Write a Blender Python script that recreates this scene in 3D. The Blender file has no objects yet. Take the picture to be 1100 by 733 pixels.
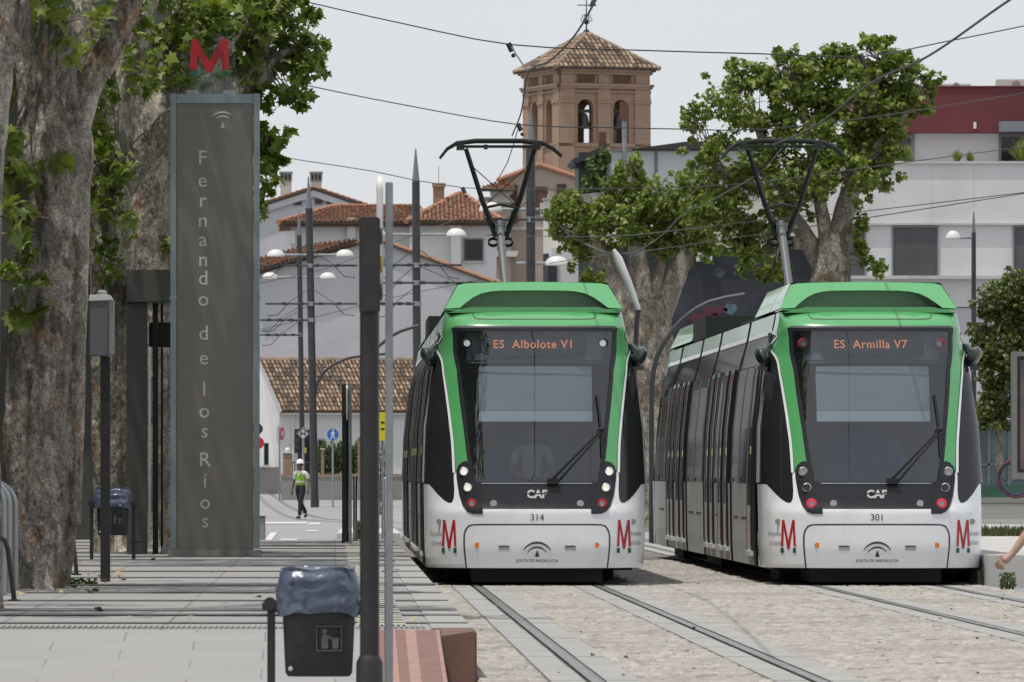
import bpy, bmesh, math, random
import numpy as np
from mathutils import Vector, Matrix, noise
R = math.radians
sc = bpy.context.scene
COL = sc.collection
random.seed(7); rng = np.random.default_rng(7)

# ------------------------------------------------------------------ camera, sky, sun, exposure
F, VPX, HY, CAMH = 7500.0, 360.0, 508.0, 1.42      # focal length in photo pixels, vanishing point, eye height
cam_d = bpy.data.cameras.new('camera'); cam = bpy.data.objects.new('camera', cam_d); COL.objects.link(cam)
cam.location = (0, 0, CAMH); cam.rotation_euler = (R(90), 0, 0)
cam_d.sensor_width = 36; cam_d.lens = 36 * F / 1100
cam_d.shift_x = (550 - VPX) / 1100; cam_d.shift_y = (HY - 366.5) / 1100
cam_d.clip_start = 1; cam_d.clip_end = 6000
cam_d.dof.use_dof = True; cam_d.dof.focus_distance = 84; cam_d.dof.aperture_fstop = 16
sc.camera = cam

SUN_EL, SUN_DIR = 73.0, (-0.80, -0.60)              # sun high, from the left and a little from the camera's side
w = bpy.data.worlds.new('World'); sc.world = w; w.use_nodes = True
nt = w.node_tree; nt.nodes.clear()
sky = nt.nodes.new('ShaderNodeTexSky'); sky.sky_type = 'NISHITA'; sky.sun_disc = False
sky.sun_elevation = R(SUN_EL); sky.sun_rotation = math.atan2(SUN_DIR[0], SUN_DIR[1])
sky.air_density = 1.0; sky.dust_density = 3.0; sky.ozone_density = 1.0
veil = nt.nodes.new('ShaderNodeMix'); veil.data_type = 'RGBA'; veil.inputs[0].default_value = 0.80
cl = nt.nodes.new('ShaderNodeTexNoise'); cl.inputs['Scale'].default_value = 3.0; cl.inputs['Detail'].default_value = 5
cr = nt.nodes.new('ShaderNodeValToRGB')
cr.color_ramp.elements[0].position = .25; cr.color_ramp.elements[0].color = (7.9, 8.25, 8.75, 1)
cr.color_ramp.elements[1].position = .75; cr.color_ramp.elements[1].color = (8.7, 8.95, 9.3, 1)
bg = nt.nodes.new('ShaderNodeBackground'); bg.inputs[1].default_value = 0.10
wo = nt.nodes.new('ShaderNodeOutputWorld')
nt.links.new(cl.outputs[0], cr.inputs[0]); nt.links.new(sky.outputs[0], veil.inputs[6]); nt.links.new(cr.outputs[0], veil.inputs[7])
nt.links.new(veil.outputs[2], bg.inputs[0]); nt.links.new(bg.outputs[0], wo.inputs[0])

sun_d = bpy.data.lights.new('sun', 'SUN'); sun = bpy.data.objects.new('sun', sun_d); COL.objects.link(sun)
sun_d.energy = 3.0; sun_d.angle = R(0.6); sun_d.color = (1, .955, .89)
_h = Vector((SUN_DIR[0], SUN_DIR[1], 0)).normalized() * math.cos(R(SUN_EL)); SUNV = Vector((_h.x, _h.y, math.sin(R(SUN_EL))))
sun.rotation_euler = SUNV.to_track_quat('Z', 'Y').to_euler()
vs = sc.view_settings; vs.view_transform = 'Standard'; vs.look = 'None'; vs.exposure = 0.0; vs.gamma = 1; vs.use_curve_mapping = False
sc.cycles.max_bounces = 6; sc.cycles.transparent_max_bounces = 12; sc.cycles.caustics_reflective = False; sc.cycles.caustics_refractive = False

# ------------------------------------------------------------------ materials
def _n(nt, t, **k):
    n = nt.nodes.new(t)
    for a, b in k.items(): setattr(n, a, b)
    return n
def rgba(c): return (c[0], c[1], c[2], 1)
def pmat(name, col, rough=.6, metal=0., spec=.5, coat=0., var=None, var2=None, bump=None, island=None, emit=None, trans=None, stretch=(1, 1, 1)):
    """Principled material; var=(scale, colour, low, high) mixes a second colour through noise; island=[(pos, colour)...] colours each loose piece."""
    m = bpy.data.materials.new(name); m.use_nodes = True; nt = m.node_tree
    b = nt.nodes['Principled BSDF']; L = nt.links.new
    b.inputs['Roughness'].default_value = rough; b.inputs['Metallic'].default_value = metal
    b.inputs['Specular IOR Level'].default_value = spec; b.inputs['Coat Weight'].default_value = coat; b.inputs['Coat Roughness'].default_value = .05
    src = None
    tc = _n(nt, 'ShaderNodeTexCoord'); mp = _n(nt, 'ShaderNodeMapping'); mp.inputs['Scale'].default_value = stretch
    L(tc.outputs['Object'], mp.inputs[0])
    if island:
        g = _n(nt, 'ShaderNodeNewGeometry'); r = _n(nt, 'ShaderNodeValToRGB'); el = r.color_ramp.elements
        while len(el) < len(island): el.new(.5)
        for e, (p, c) in zip(el, island): e.position = p; e.color = rgba(c)
        L(g.outputs['Random Per Island'], r.inputs[0]); src = r.outputs[0]
    for v in (var, var2):
        if not v: continue
        nz = _n(nt, 'ShaderNodeTexNoise'); nz.inputs['Scale'].default_value = v[0]; nz.inputs['Detail'].default_value = 6; nz.inputs['Roughness'].default_value = .62
        L(mp.outputs[0], nz.inputs['Vector'])
        mr = _n(nt, 'ShaderNodeMapRange'); mr.inputs[1].default_value = v[2]; mr.inputs[2].default_value = v[3]; L(nz.outputs[0], mr.inputs[0])
        mx = _n(nt, 'ShaderNodeMix', data_type='RGBA'); L(mr.outputs[0], mx.inputs[0])
        if src is None: mx.inputs[6].default_value = rgba(col)
        else: L(src, mx.inputs[6])
        mx.inputs[7].default_value = rgba(v[1]); src = mx.outputs[2]
    if src is None: b.inputs['Base Color'].default_value = rgba(col)
    else: L(src, b.inputs['Base Color'])
    if bump:
        nz = _n(nt, 'ShaderNodeTexNoise'); nz.inputs['Scale'].default_value = bump[0]; nz.inputs['Detail'].default_value = 6; L(mp.outputs[0], nz.inputs['Vector'])
        bp = _n(nt, 'ShaderNodeBump'); bp.inputs['Strength'].default_value = bump[1]; bp.inputs['Distance'].default_value = bump[2] if len(bump) > 2 else .02
        L(nz.outputs[0], bp.inputs['Height']); L(bp.outputs[0], b.inputs['Normal'])
    if emit: b.inputs['Emission Color'].default_value = rgba(emit[:3]); b.inputs['Emission Strength'].default_value = emit[3]
    if trans is not None:
        out = nt.nodes['Material Output']; t = _n(nt, 'ShaderNodeBsdfTranslucent'); t.inputs[0].default_value = rgba(trans[1])
        ms = _n(nt, 'ShaderNodeMixShader'); ms.inputs[0].default_value = trans[0]
        if src is not None:
            hs = _n(nt, 'ShaderNodeMix', data_type='RGBA', blend_type='MULTIPLY'); hs.inputs[0].default_value = 1; L(src, hs.inputs[6]); hs.inputs[7].default_value = rgba(trans[1]); L(hs.outputs[2], t.inputs[0])
        L(b.outputs[0], ms.inputs[1]); L(t.outputs[0], ms.inputs[2]); L(ms.outputs[0], out.inputs[0])
    return m
def glass(name, tint, refl, rough=.02):
    m = bpy.data.materials.new(name); m.use_nodes = True; nt = m.node_tree; nt.nodes.remove(nt.nodes['Principled BSDF'])
    out = nt.nodes['Material Output']; L = nt.links.new
    t = _n(nt, 'ShaderNodeBsdfTransparent'); t.inputs[0].default_value = rgba(tint)
    g = _n(nt, 'ShaderNodeBsdfGlossy'); g.inputs['Roughness'].default_value = rough
    lw = _n(nt, 'ShaderNodeLayerWeight'); lw.inputs[0].default_value = .10
    mr = _n(nt, 'ShaderNodeMapRange'); mr.inputs[3].default_value = refl; mr.inputs[4].default_value = .7; L(lw.outputs['Fresnel'], mr.inputs[0])
    ms = _n(nt, 'ShaderNodeMixShader'); L(mr.outputs[0], ms.inputs[0]); L(t.outputs[0], ms.inputs[1]); L(g.outputs[0], ms.inputs[2]); L(ms.outputs[0], out.inputs[0])
    return m
def tinted(name, col, r0, r1):
    """dark film-tinted glass: dark body, reflection rising towards grazing angles"""
    m = bpy.data.materials.new(name); m.use_nodes = True; nt = m.node_tree; nt.nodes.remove(nt.nodes['Principled BSDF']); out = nt.nodes['Material Output']; L = nt.links.new
    d = _n(nt, 'ShaderNodeBsdfDiffuse'); d.inputs[0].default_value = rgba(col); g = _n(nt, 'ShaderNodeBsdfGlossy'); g.inputs['Roughness'].default_value = .04
    lw = _n(nt, 'ShaderNodeLayerWeight'); lw.inputs[0].default_value = .3; mr = _n(nt, 'ShaderNodeMapRange'); mr.inputs[3].default_value = r0; mr.inputs[4].default_value = r1; L(lw.outputs['Fresnel'], mr.inputs[0])
    ms = _n(nt, 'ShaderNodeMixShader'); L(mr.outputs[0], ms.inputs[0]); L(d.outputs[0], ms.inputs[1]); L(g.outputs[0], ms.inputs[2]); L(ms.outputs[0], out.inputs[0]); return m
def brickmat(name, c1, c2, mortar, bw, bh, mort=.012, rough=.85, axis='xz', stain=None, bump=.4, offset=.5):
    m = bpy.data.materials.new(name); m.use_nodes = True; nt = m.node_tree; b = nt.nodes['Principled BSDF']; L = nt.links.new
    b.inputs['Roughness'].default_value = rough
    tc = _n(nt, 'ShaderNodeTexCoord'); sx = _n(nt, 'ShaderNodeSeparateXYZ'); cx = _n(nt, 'ShaderNodeCombineXYZ'); L(tc.outputs['Object'], sx.inputs[0])
    if axis == 'xz':
        ad = _n(nt, 'ShaderNodeMath'); L(sx.outputs[0], ad.inputs[0]); L(sx.outputs[1], ad.inputs[1]); L(ad.outputs[0], cx.inputs[0]); L(sx.outputs[2], cx.inputs[1])
    else: L(sx.outputs[0], cx.inputs[0]); L(sx.outputs[1], cx.inputs[1])
    br = _n(nt, 'ShaderNodeTexBrick'); br.inputs['Scale'].default_value = 1; br.inputs['Brick Width'].default_value = bw; br.inputs['Row Height'].default_value = bh
    br.inputs['Mortar Size'].default_value = mort; br.inputs['Color1'].default_value = rgba(c1); br.inputs['Color2'].default_value = rgba(c2); br.inputs['Mortar'].default_value = rgba(mortar)
    br.offset = offset; L(cx.outputs[0], br.inputs[0]); src = br.outputs[0]
    st = stain or (.6, tuple(x * .6 for x in c1), .5, .8)
    nz = _n(nt, 'ShaderNodeTexNoise'); nz.inputs['Scale'].default_value = st[0]; nz.inputs['Detail'].default_value = 8; nz.inputs['Roughness'].default_value = .7; L(tc.outputs['Object'], nz.inputs[0])
    mr = _n(nt, 'ShaderNodeMapRange'); mr.inputs[1].default_value = st[2]; mr.inputs[2].default_value = st[3]; L(nz.outputs[0], mr.inputs[0])
    mx = _n(nt, 'ShaderNodeMix', data_type='RGBA'); L(mr.outputs[0], mx.inputs[0]); L(src, mx.inputs[6]); mx.inputs[7].default_value = rgba(st[1]); L(mx.outputs[2], b.inputs['Base Color'])
    bp = _n(nt, 'ShaderNodeBump'); bp.inputs['Strength'].default_value = bump; bp.inputs['Distance'].default_value = .01; bp.invert = True; L(br.outputs['Fac'], bp.inputs['Height']); L(bp.outputs[0], b.inputs['Normal'])
    return m

M = {}
M['white'] = pmat('tram_white', (.80, .81, .83), .28, coat=.5, var=(2.2, (.66, .66, .64), .5, .85), var2=(7, (.60, .59, .56), .62, .85))
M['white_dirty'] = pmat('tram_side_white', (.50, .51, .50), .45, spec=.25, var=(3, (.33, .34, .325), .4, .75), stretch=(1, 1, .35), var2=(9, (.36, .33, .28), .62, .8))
M['green'] = pmat('tram_green', (.085, .35, .118), .26, coat=.7, var=(2.5, (.10, .35, .14), .45, .8))
M['line_white'] = pmat('trim_white', (.78, .79, .8), .3)
M['black_panel'] = pmat('tram_black_panel', (.020, .021, .025), .35, spec=.35)
M['black'] = pmat('black_rubber', (.012, .012, .013), .7)
M['win'] = tinted('tinted_glass', (.020, .021, .022), .045, .34)
M['screen'] = glass('windscreen_glass', (.62, .68, .72), .115)
M['clear'] = glass('clear_glass', (.86, .9, .88), .05)
M['seam'] = pmat('seam', (.05, .05, .055), .6)
M['red'] = pmat('red_paint', (.42, .012, .022), .4)
M['dgreen'] = pmat('dark_green_paint', (.012, .10, .05), .4)
M['greytext'] = pmat('grey_lettering', (.25, .26, .27), .5)
M['text_dark'] = pmat('dark_lettering', (.03, .033, .035), .5)
M['text_lite'] = pmat('pale_lettering', (.50, .50, .49), .45)
M['orange'] = pmat('orange_reflector', (.75, .20, .01), .3)
M['led'] = pmat('led_orange', (.8, .2, .05), .5, emit=(1, .30, .10, 1.3))
M['lamp_on'] = pmat('lamp_lit', (.9, .9, .85), .3, emit=(1, .95, .78, .5))
M['lamp_off'] = pmat('lamp_unlit', (.42, .43, .43), .15, spec=.8)
M['lamp_red'] = pmat('lamp_red', (.5, .02, .05), .25, emit=(1, .04, .10, .35))
M['lamp_dark'] = pmat('lamp_dark', (.05, .05, .055), .2)
M['chrome'] = pmat('bright_metal', (.62, .63, .64), .25, metal=1)
M['steel'] = pmat('galvanised_steel', (.33, .35, .36), .42, metal=.6, var=(6, (.22, .23, .24), .4, .8))
M['rail'] = pmat('rail_steel', (.30, .28, .27), .35, metal=.8, var=(5, (.10, .085, .075), .5, .75))
M['header'] = pmat('cab_header', (.15, .18, .21), .6)
M['blind'] = pmat('sun_blind', (.30, .345, .385), .8, var=(3, (.26, .305, .345), .4, .7))
M['blind_lite'] = pmat('blind_bar', (.47, .51, .54), .7)
M['seat'] = pmat('blue_seat_cloth', (.09, .19, .40), .8)
M['cab'] = pmat('cab_lining', (.12, .128, .145), .8)
M['under'] = pmat('underframe', (.02, .02, .02), .8)
M['panto'] = pmat('pantograph_black', (.015, .015, .016), .5)
M['pole'] = pmat('pole_charcoal', (.030, .032, .037), .5, var=(3, (.045, .047, .05), .4, .7))
M['pole_tip'] = pmat('pole_grey_cone', (.17, .19, .22), .4, metal=.3)
M['lampwhite'] = pmat('lamp_dome', (.62, .62, .60), .4)
M['wire'] = pmat('overhead_wire', (.05, .05, .052), .5, metal=.4)
M['pblack'] = pmat('post_black', (.016, .016, .017), .5, var=(8, (.028, .026, .025), .45, .75))
M['plastic'] = pmat('bin_plastic', (.018, .018, .020), .5, var=(14, (.035, .034, .033), .5, .8))
M['bag'] = pmat('bin_bag', (.072, .092, .140), .27, spec=.6, var=(6, (.10, .12, .17), .4, .7), bump=(17, .35, .02))
M['totem'] = pmat('totem_metal', (.205, .187, .165), .36, metal=.4, var=(1.3, (.15, .145, .13), .35, .75), stretch=(1, 1, .5), bump=(60, .04, .002))
M['totem_frame'] = pmat('totem_frame_glass', (.22, .27, .29), .25, metal=.35)
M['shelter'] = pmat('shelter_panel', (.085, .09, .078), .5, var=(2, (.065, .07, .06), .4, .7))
M['concrete'] = pmat('concrete', (.36, .355, .34), .85, var=(2.2, (.27, .265, .255), .35, .75), var2=(14, (.2, .2, .19), .64, .8), bump=(30, .2, .006))
M['conc_lt'] = pmat('pale_concrete', (.50, .49, .47), .85, var=(1.5, (.40, .39, .37), .4, .75))
M['asphalt'] = pmat('asphalt', (.29, .287, .28), .9, var=(.25, (.22, .218, .213), .4, .7), var2=(3, (.28, .27, .265), .55, .8))
M['paint'] = pmat('road_paint', (.55, .55, .54), .7, var=(5, (.4, .4, .4), .55, .75))
M['sett'] = pmat('granite_sett', (.3, .28, .26), .85, island=[(0, (.32, .30, .272)), (.3, (.42, .39, .352)), (.55, (.36, .333, .30)), (.8, (.49, .457, .415)), (1, (.23, .21, .185))], var=(.35, (.27, .25, .225), .48, .72))
M['groutbed'] = pmat('sett_joints', (.17, .155, .14), .95, var=(4, (.11, .1, .09), .4, .7))
M['brown_block'] = pmat('brown_concrete', (.19, .105, .08), .85, var=(3, (.14, .085, .065), .4, .7), bump=(40, .2, .006))
M['pink'] = pmat('pink_ramp', (.36, .215, .185), .85, var=(4, (.29, .18, .155), .45, .75))
M['pink_dk'] = pmat('brown_ramp_stripe', (.22, .125, .105), .85, var=(4, (.18, .11, .09), .45, .75))
M['tactile'] = pmat('tactile_yellow', (.40, .385, .32), .85, var=(2, (.34, .335, .31), .4, .7))
M['soil'] = pmat('planting_soil', (.09, .075, .055), .95)
# ------------------------------------------------------------------ builders
class MB:
    def __init__(s): s.v = []; s.f = []; s.mi = []
    def add(s, vs, fs, m=0):
        o = len(s.v); s.v += [tuple(p) for p in vs]; s.f += [tuple(i + o for i in f) for f in fs]; s.mi += [m] * len(fs); return s
    def box(s, x0, x1, y0, y1, z0, z1, m=0):
        return s.add([(x0, y0, z0), (x1, y0, z0), (x1, y1, z0), (x0, y1, z0), (x0, y0, z1), (x1, y0, z1), (x1, y1, z1), (x0, y1, z1)],
                     [(0, 3, 2, 1), (4, 5, 6, 7), (0, 1, 5, 4), (1, 2, 6, 5), (2, 3, 7, 6), (3, 0, 4, 7)], m)
    def tube(s, pts, rad, n=10, m=0, caps=True, jit=None):
        P = [Vector(p) for p in pts]; k = len(P)
        if not hasattr(rad, '__len__'): rad = [rad] * k
        vs = []; fs = []; ref = None
        for i in range(k):
            t = (P[min(i + 1, k - 1)] - P[max(i - 1, 0)]).normalized()
            if ref is None: ref = Vector((0, 1, 0)) if abs(t.y) < .9 else Vector((1, 0, 0))
            a = t.cross(ref).normalized(); b = a.cross(t).normalized(); ref = b
            for j in range(n):
                q = 2 * math.pi * j / n; d = a * math.cos(q) + b * math.sin(q); r = rad[i]
                if jit: r *= jit(P[i] + d * rad[i], q)
                vs.append(P[i] + d * r)
        for i in range(k - 1):
            for j in range(n):
                j2 = (j + 1) % n; fs.append((i * n + j, i * n + j2, (i + 1) * n + j2, (i + 1) * n + j))
        if caps: fs.append(tuple(range(n - 1, -1, -1))); fs.append(tuple((k - 1) * n + j for j in range(n)))
        return s.add(vs, fs, m)
    def lathe(s, prof, c=(0, 0, 0), n=16, m=0, axis='z'):
        vs = []; fs = []
        for r, h in prof:
            for j in range(n):
                q = 2 * math.pi * j / n
                p = (r * math.cos(q), r * math.sin(q), h) if axis == 'z' else (r * math.cos(q), h, r * math.sin(q))
                vs.append((p[0] + c[0], p[1] + c[1], p[2] + c[2]))
        for i in range(len(prof) - 1):
            for j in range(n):
                j2 = (j + 1) % n; fs.append((i * n + j, i * n + j2, (i + 1) * n + j2, (i + 1) * n + j))
        fs.append(tuple(range(n - 1, -1, -1))); fs.append(tuple((len(prof) - 1) * n + j for j in range(n)))
        return s.add(vs, fs, m)
    def prism(s, poly, d0, d1, axis='y', m=0):
        """poly of (a, b): axis y -> (x, z) outline from y=d0 to d1; axis z -> (x, y); axis x -> (y, z)"""
        mk = {'y': lambda p, d: (p[0], d, p[1]), 'z': lambda p, d: (p[0], p[1], d), 'x': lambda p, d: (d, p[0], p[1])}[axis]
        n = len(poly); vs = [mk(p, d0) for p in poly] + [mk(p, d1) for p in poly]
        fs = [tuple(range(n)), tuple(range(2 * n - 1, n - 1, -1))] + [(i, i + n, (i + 1) % n + n, (i + 1) % n) for i in range(n)]
        return s.add(vs, fs, m)
    def ball(s, c, r, n=14, k=8, m=0, rot=None):
        if not hasattr(r, '__len__'): r = (r, r, r)
        vs = []; fs = []
        for i in range(k + 1):
            th = math.pi * i / k
            for j in range(n):
                q = 2 * math.pi * j / n
                p = Vector((r[0] * math.sin(th) * math.cos(q), r[1] * math.sin(th) * math.sin(q), r[2] * math.cos(th)))
                if rot: p = rot @ p
                vs.append((p.x + c[0], p.y + c[1], p.z + c[2]))
        for i in range(k):
            for j in range(n):
                j2 = (j + 1) % n; fs.append((i * n + j, (i + 1) * n + j, (i + 1) * n + j2, i * n + j2))
        return s.add(vs, fs, m)
    def build(s, name, mats, parent=None, smooth=False, local=False, fix=True, bevel=0):
        if not isinstance(mats, (list, tuple)): mats = [mats]
        me = bpy.data.meshes.new(name); off = Vector((0, 0, 0))
        if parent is not None and not local:
            q = parent
            while q is not None: off = off + q.location; q = q.parent
        me.from_pydata([(p[0] - off.x, p[1] - off.y, p[2] - off.z) for p in s.v], [], s.f)
        for m in mats: me.materials.append(m)
        me.polygons.foreach_set('material_index', s.mi)
        if fix or bevel:
            bm = bmesh.new(); bm.from_mesh(me); bmesh.ops.recalc_face_normals(bm, faces=bm.faces[:])
            if bevel:
                bmesh.ops.remove_doubles(bm, verts=bm.verts[:], dist=1e-5)
                bmesh.ops.bevel(bm, geom=[e for e in bm.edges if len(e.link_faces) == 2 and e.calc_face_angle(0) > .5], offset=bevel, segments=2, affect='EDGES', clamp_overlap=True)
            bm.to_mesh(me); bm.free()
        o = bpy.data.objects.new(name, me); COL.objects.link(o)
        if parent is not None: o.parent = parent
        if smooth: shade(me)
        return o
def shade(me, ang=38):
    me.polygons.foreach_set('use_smooth', [True] * len(me.polygons))
    try: me.set_sharp_from_angle(angle=R(ang))
    except Exception: pass
def tag(o, label=None, cat=None, group=None, kind=None):
    for k, v in (('label', label), ('category', cat), ('group', group), ('kind', kind)):
        if v: o[k] = v
    return o
def thing(name, label, cat, loc=(0, 0, 0), group=None, rotz=0):
    o = bpy.data.objects.new(name, None); o.location = loc; o.rotation_euler = (0, 0, rotz); COL.objects.link(o); o.empty_display_size = .2
    return tag(o, label, cat, group)
def dup(o, loc=None, label=None, parent=None):
    c = o.copy(); COL.objects.link(c); c.parent = parent
    if loc is not None: c.location = loc
    if label: c['label'] = label
    for ch in list(o.children): dup(ch, parent=c)
    return c
def arrays(name, V, Fc, mats, parent=None, smooth=False):
    """mesh from numpy arrays: V (n,3), Fc (m,k) constant face size"""
    me = bpy.data.meshes.new(name); k = Fc.shape[1]; off = np.zeros(3); q = parent
    while q is not None: off = off + np.array(q.location); q = q.parent
    V = V - off
    me.vertices.add(len(V)); me.vertices.foreach_set('co', V.astype(np.float32).ravel())
    me.loops.add(Fc.size); me.loops.foreach_set('vertex_index', Fc.astype(np.int32).ravel())
    me.polygons.add(len(Fc)); me.polygons.foreach_set('loop_start', np.arange(0, Fc.size, k, dtype=np.int32))
    me.update(calc_edges=True)
    for m in (mats if isinstance(mats, (list, tuple)) else [mats]): me.materials.append(m)
    if smooth: me.polygons.foreach_set('use_smooth', [True] * len(me.polygons))
    o = bpy.data.objects.new(name, me); COL.objects.link(o)
    if parent is not None: o.parent = parent
    return o
def P(px, py, s): return Vector(((px - VPX) / s, F / s, CAMH + (HY - py) / s))    # photo pixel at a scale of s pixels per metre
def spline(pts, step=.5):
    """Catmull-Rom through rows of numbers"""
    A = np.array(pts, float); out = []
    Q = np.vstack([2 * A[0] - A[1], A, 2 * A[-1] - A[-2]])
    for i in range(1, len(Q) - 2):
        d = np.linalg.norm(Q[i + 1][:3] - Q[i][:3]); n = max(2, int(d / step))
        for t in np.arange(n) / n:
            a, b, c, e = Q[i - 1], Q[i], Q[i + 1], Q[i + 2]
            out.append(.5 * ((2 * b) + (-a + c) * t + (2 * a - 5 * b + 4 * c - e) * t * t + (-a + 3 * b - 3 * c + e) * t ** 3))
    out.append(A[-1]); return np.array(out)
def text_mesh(body, size=1.0, spacing=1.0, extrude=0, align='CENTER', bold=0):
    c = bpy.data.curves.new('lettering', 'FONT'); c.body = body; c.size = size; c.align_x = align; c.align_y = 'CENTER'; c.space_character = spacing
    c.extrude = extrude; c.offset = bold; c.resolution_u = 4
    o = bpy.data.objects.new('lettering', c); me = bpy.data.meshes.new_from_object(o)
    vs = [tuple(v.co) for v in me.vertices]; fs = [tuple(p.vertices) for p in me.polygons]
    bpy.data.objects.remove(o); bpy.data.curves.remove(c); bpy.data.meshes.remove(me)
    return vs, fs
def wall_text(mb, body, x, y, z, size, m=0, **k):
    """lettering facing the camera (-Y)"""
    vs, fs = text_mesh(body, size, **k); mb.add([(x + a, y - c, z + b) for a, b, c in vs], fs, m)
# ------------------------------------------------------------------ ground, platform, tracks
PZ = .34; PY0, PY1, RY0 = 47.9, 112.5, 43.3; PX1 = .96
def gz(Y): return 0.0 if Y < 215 else min(3.0, (Y - 215) * .0085)
XT = (2.50, 6.71); YN = 86.4                         # track centres, tram nose distance
mb = MB(); ys = [-60, 30, 215, 260, 310, 400, 570, 900, 3000]
for a, b in zip(ys[:-1], ys[1:]):
    mb.add([(-600, a, gz(a) - .012), (600, a, gz(a) - .012), (600, b, gz(b) - .012), (-600, b, gz(b) - .012)], [(0, 1, 2, 3)])
tag(mb.build('ground', M['asphalt']), kind='structure')

pave = brickmat('paving_slabs', (.32, .315, .308), (.295, .29, .284), (.20, .197, .193), .95, .62, .007, axis='xy', stain=(.5, (.32, .31, .30), .45, .75), bump=.2)
pave2 = brickmat('platform_slabs', (.30, .296, .288), (.27, .266, .26), (.15, .148, .144), 1.2, 1.9, .012, axis='xy', stain=(.35, (.29, .285, .28), .42, .72), bump=.25, offset=0)
band = pmat('shadow_joint_band', (.145, .143, .139), .9, var=(1.5, (.10, .098, .095), .4, .7), var2=(7, (.26, .255, .25), .6, .75))
# platform slab, its ramp towards the camera, and the flat pavement before it
mb = MB()
mb.add([(-9, PY0, PZ), (PX1 - .30, PY0, PZ), (PX1 - .30, PY1, PZ), (-9, PY1, PZ), (-9, PY0, -.1), (PX1 - .30, PY0, -.1), (PX1 - .30, PY1, -.1), (-9, PY1, -.1)],
       [(0, 1, 2, 3), (4, 5, 1, 0), (1, 5, 6, 2), (3, 2, 6, 7), (0, 3, 7, 4)])
tag(mb.build('platform', pave2), kind='structure')
mb = MB(); mb.box(PX1 - .297, PX1, PY0 + .55, PY1, -.1, PZ + .003)
tag(mb.build('platform_edge', M['concrete'], bevel=.008), kind='structure')
mb = MB(); x0, x1 = PX1 - .245, PX1 + .005
mb.add([(x0, PY0 - .35, -.1), (x1, PY0 - .35, -.1), (x1, PY0 + .547, -.1), (x0, PY0 + .547, -.1), (x0, PY0 - .35, PZ - .035), (x1, PY0 - .35, PZ + .002), (x1, PY0 + .547, PZ + .006), (x0, PY0 + .547, PZ + .006)],
       [(4, 5, 6, 7), (0, 1, 5, 4), (1, 2, 6, 5), (2, 3, 7, 6), (3, 0, 4, 7)])
tag(mb.build('platform_end_block', M['brown_block'], bevel=.012), kind='structure')
def zr(Y): return 0.004 if Y < RY0 else (PZ if Y > PY0 else PZ * (Y - RY0) / (PY0 - RY0) + .004)
mb = MB(); xr = PX1 - .245
mb.add([(-9, 20, .004), (xr, 20, .004), (xr, RY0, .004), (-9, RY0, .004), (xr, PY0, PZ), (-9, PY0, PZ), (xr, PY0, -.1)], [(0, 1, 2, 3), (3, 2, 4, 5), (2, 6, 4)])
tag(mb.build('pavement', pave), kind='structure')
mb = MB()                                            # pink tactile ramp with darker ribs running along it
for i, xa in enumerate(np.arange(.20, xr - .02, .07)):
    xb = min(xa + .07, xr - .002)
    mb.add([(xa, RY0, .008), (xb, RY0, .008), (xb, PY0 - .02, PZ + .003), (xa, PY0 - .02, PZ + .003)], [(0, 1, 2, 3)], [1, 1, 0, 1, 0, 1, 1, 0][i % 8])
tag(mb.build('tactile_ramp', [M['pink'], M['pink_dk']]), kind='structure')
mb = MB()                                            # tactile strips and dark bands across the platform: slab joints and painted-in tree shadows
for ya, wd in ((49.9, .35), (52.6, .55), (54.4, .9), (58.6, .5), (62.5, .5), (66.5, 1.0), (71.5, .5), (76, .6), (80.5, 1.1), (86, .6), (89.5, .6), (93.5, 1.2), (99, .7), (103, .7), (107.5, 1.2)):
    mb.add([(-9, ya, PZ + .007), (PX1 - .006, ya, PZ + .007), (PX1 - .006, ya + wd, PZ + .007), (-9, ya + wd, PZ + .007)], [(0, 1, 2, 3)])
tag(mb.build('shadow_joint_bands', band), kind='structure')
mb = MB()
for k in range(160):                                 # ribbed tactile course along the platform's near end
    x = -2.4 + k * .019
    if k % 2 == 0: mb.box(x, x + .019, PY0 + .35, PY0 + .95, PZ - .01, PZ + .016)
tag(mb.build('tactile_course', M['concrete']), kind='structure')
mb = MB()
for k in range(70):
    y = PY0 + 1.2 + k * .9
    mb.add([(.15, y, PZ + .011), (.50, y, PZ + .011), (.50, y + .62, PZ + .011), (.15, y + .62, PZ + .011)], [(0, 1, 2, 3)], 0)
tag(mb.build('tactile_strip', M['tactile']), kind='structure')

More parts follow.
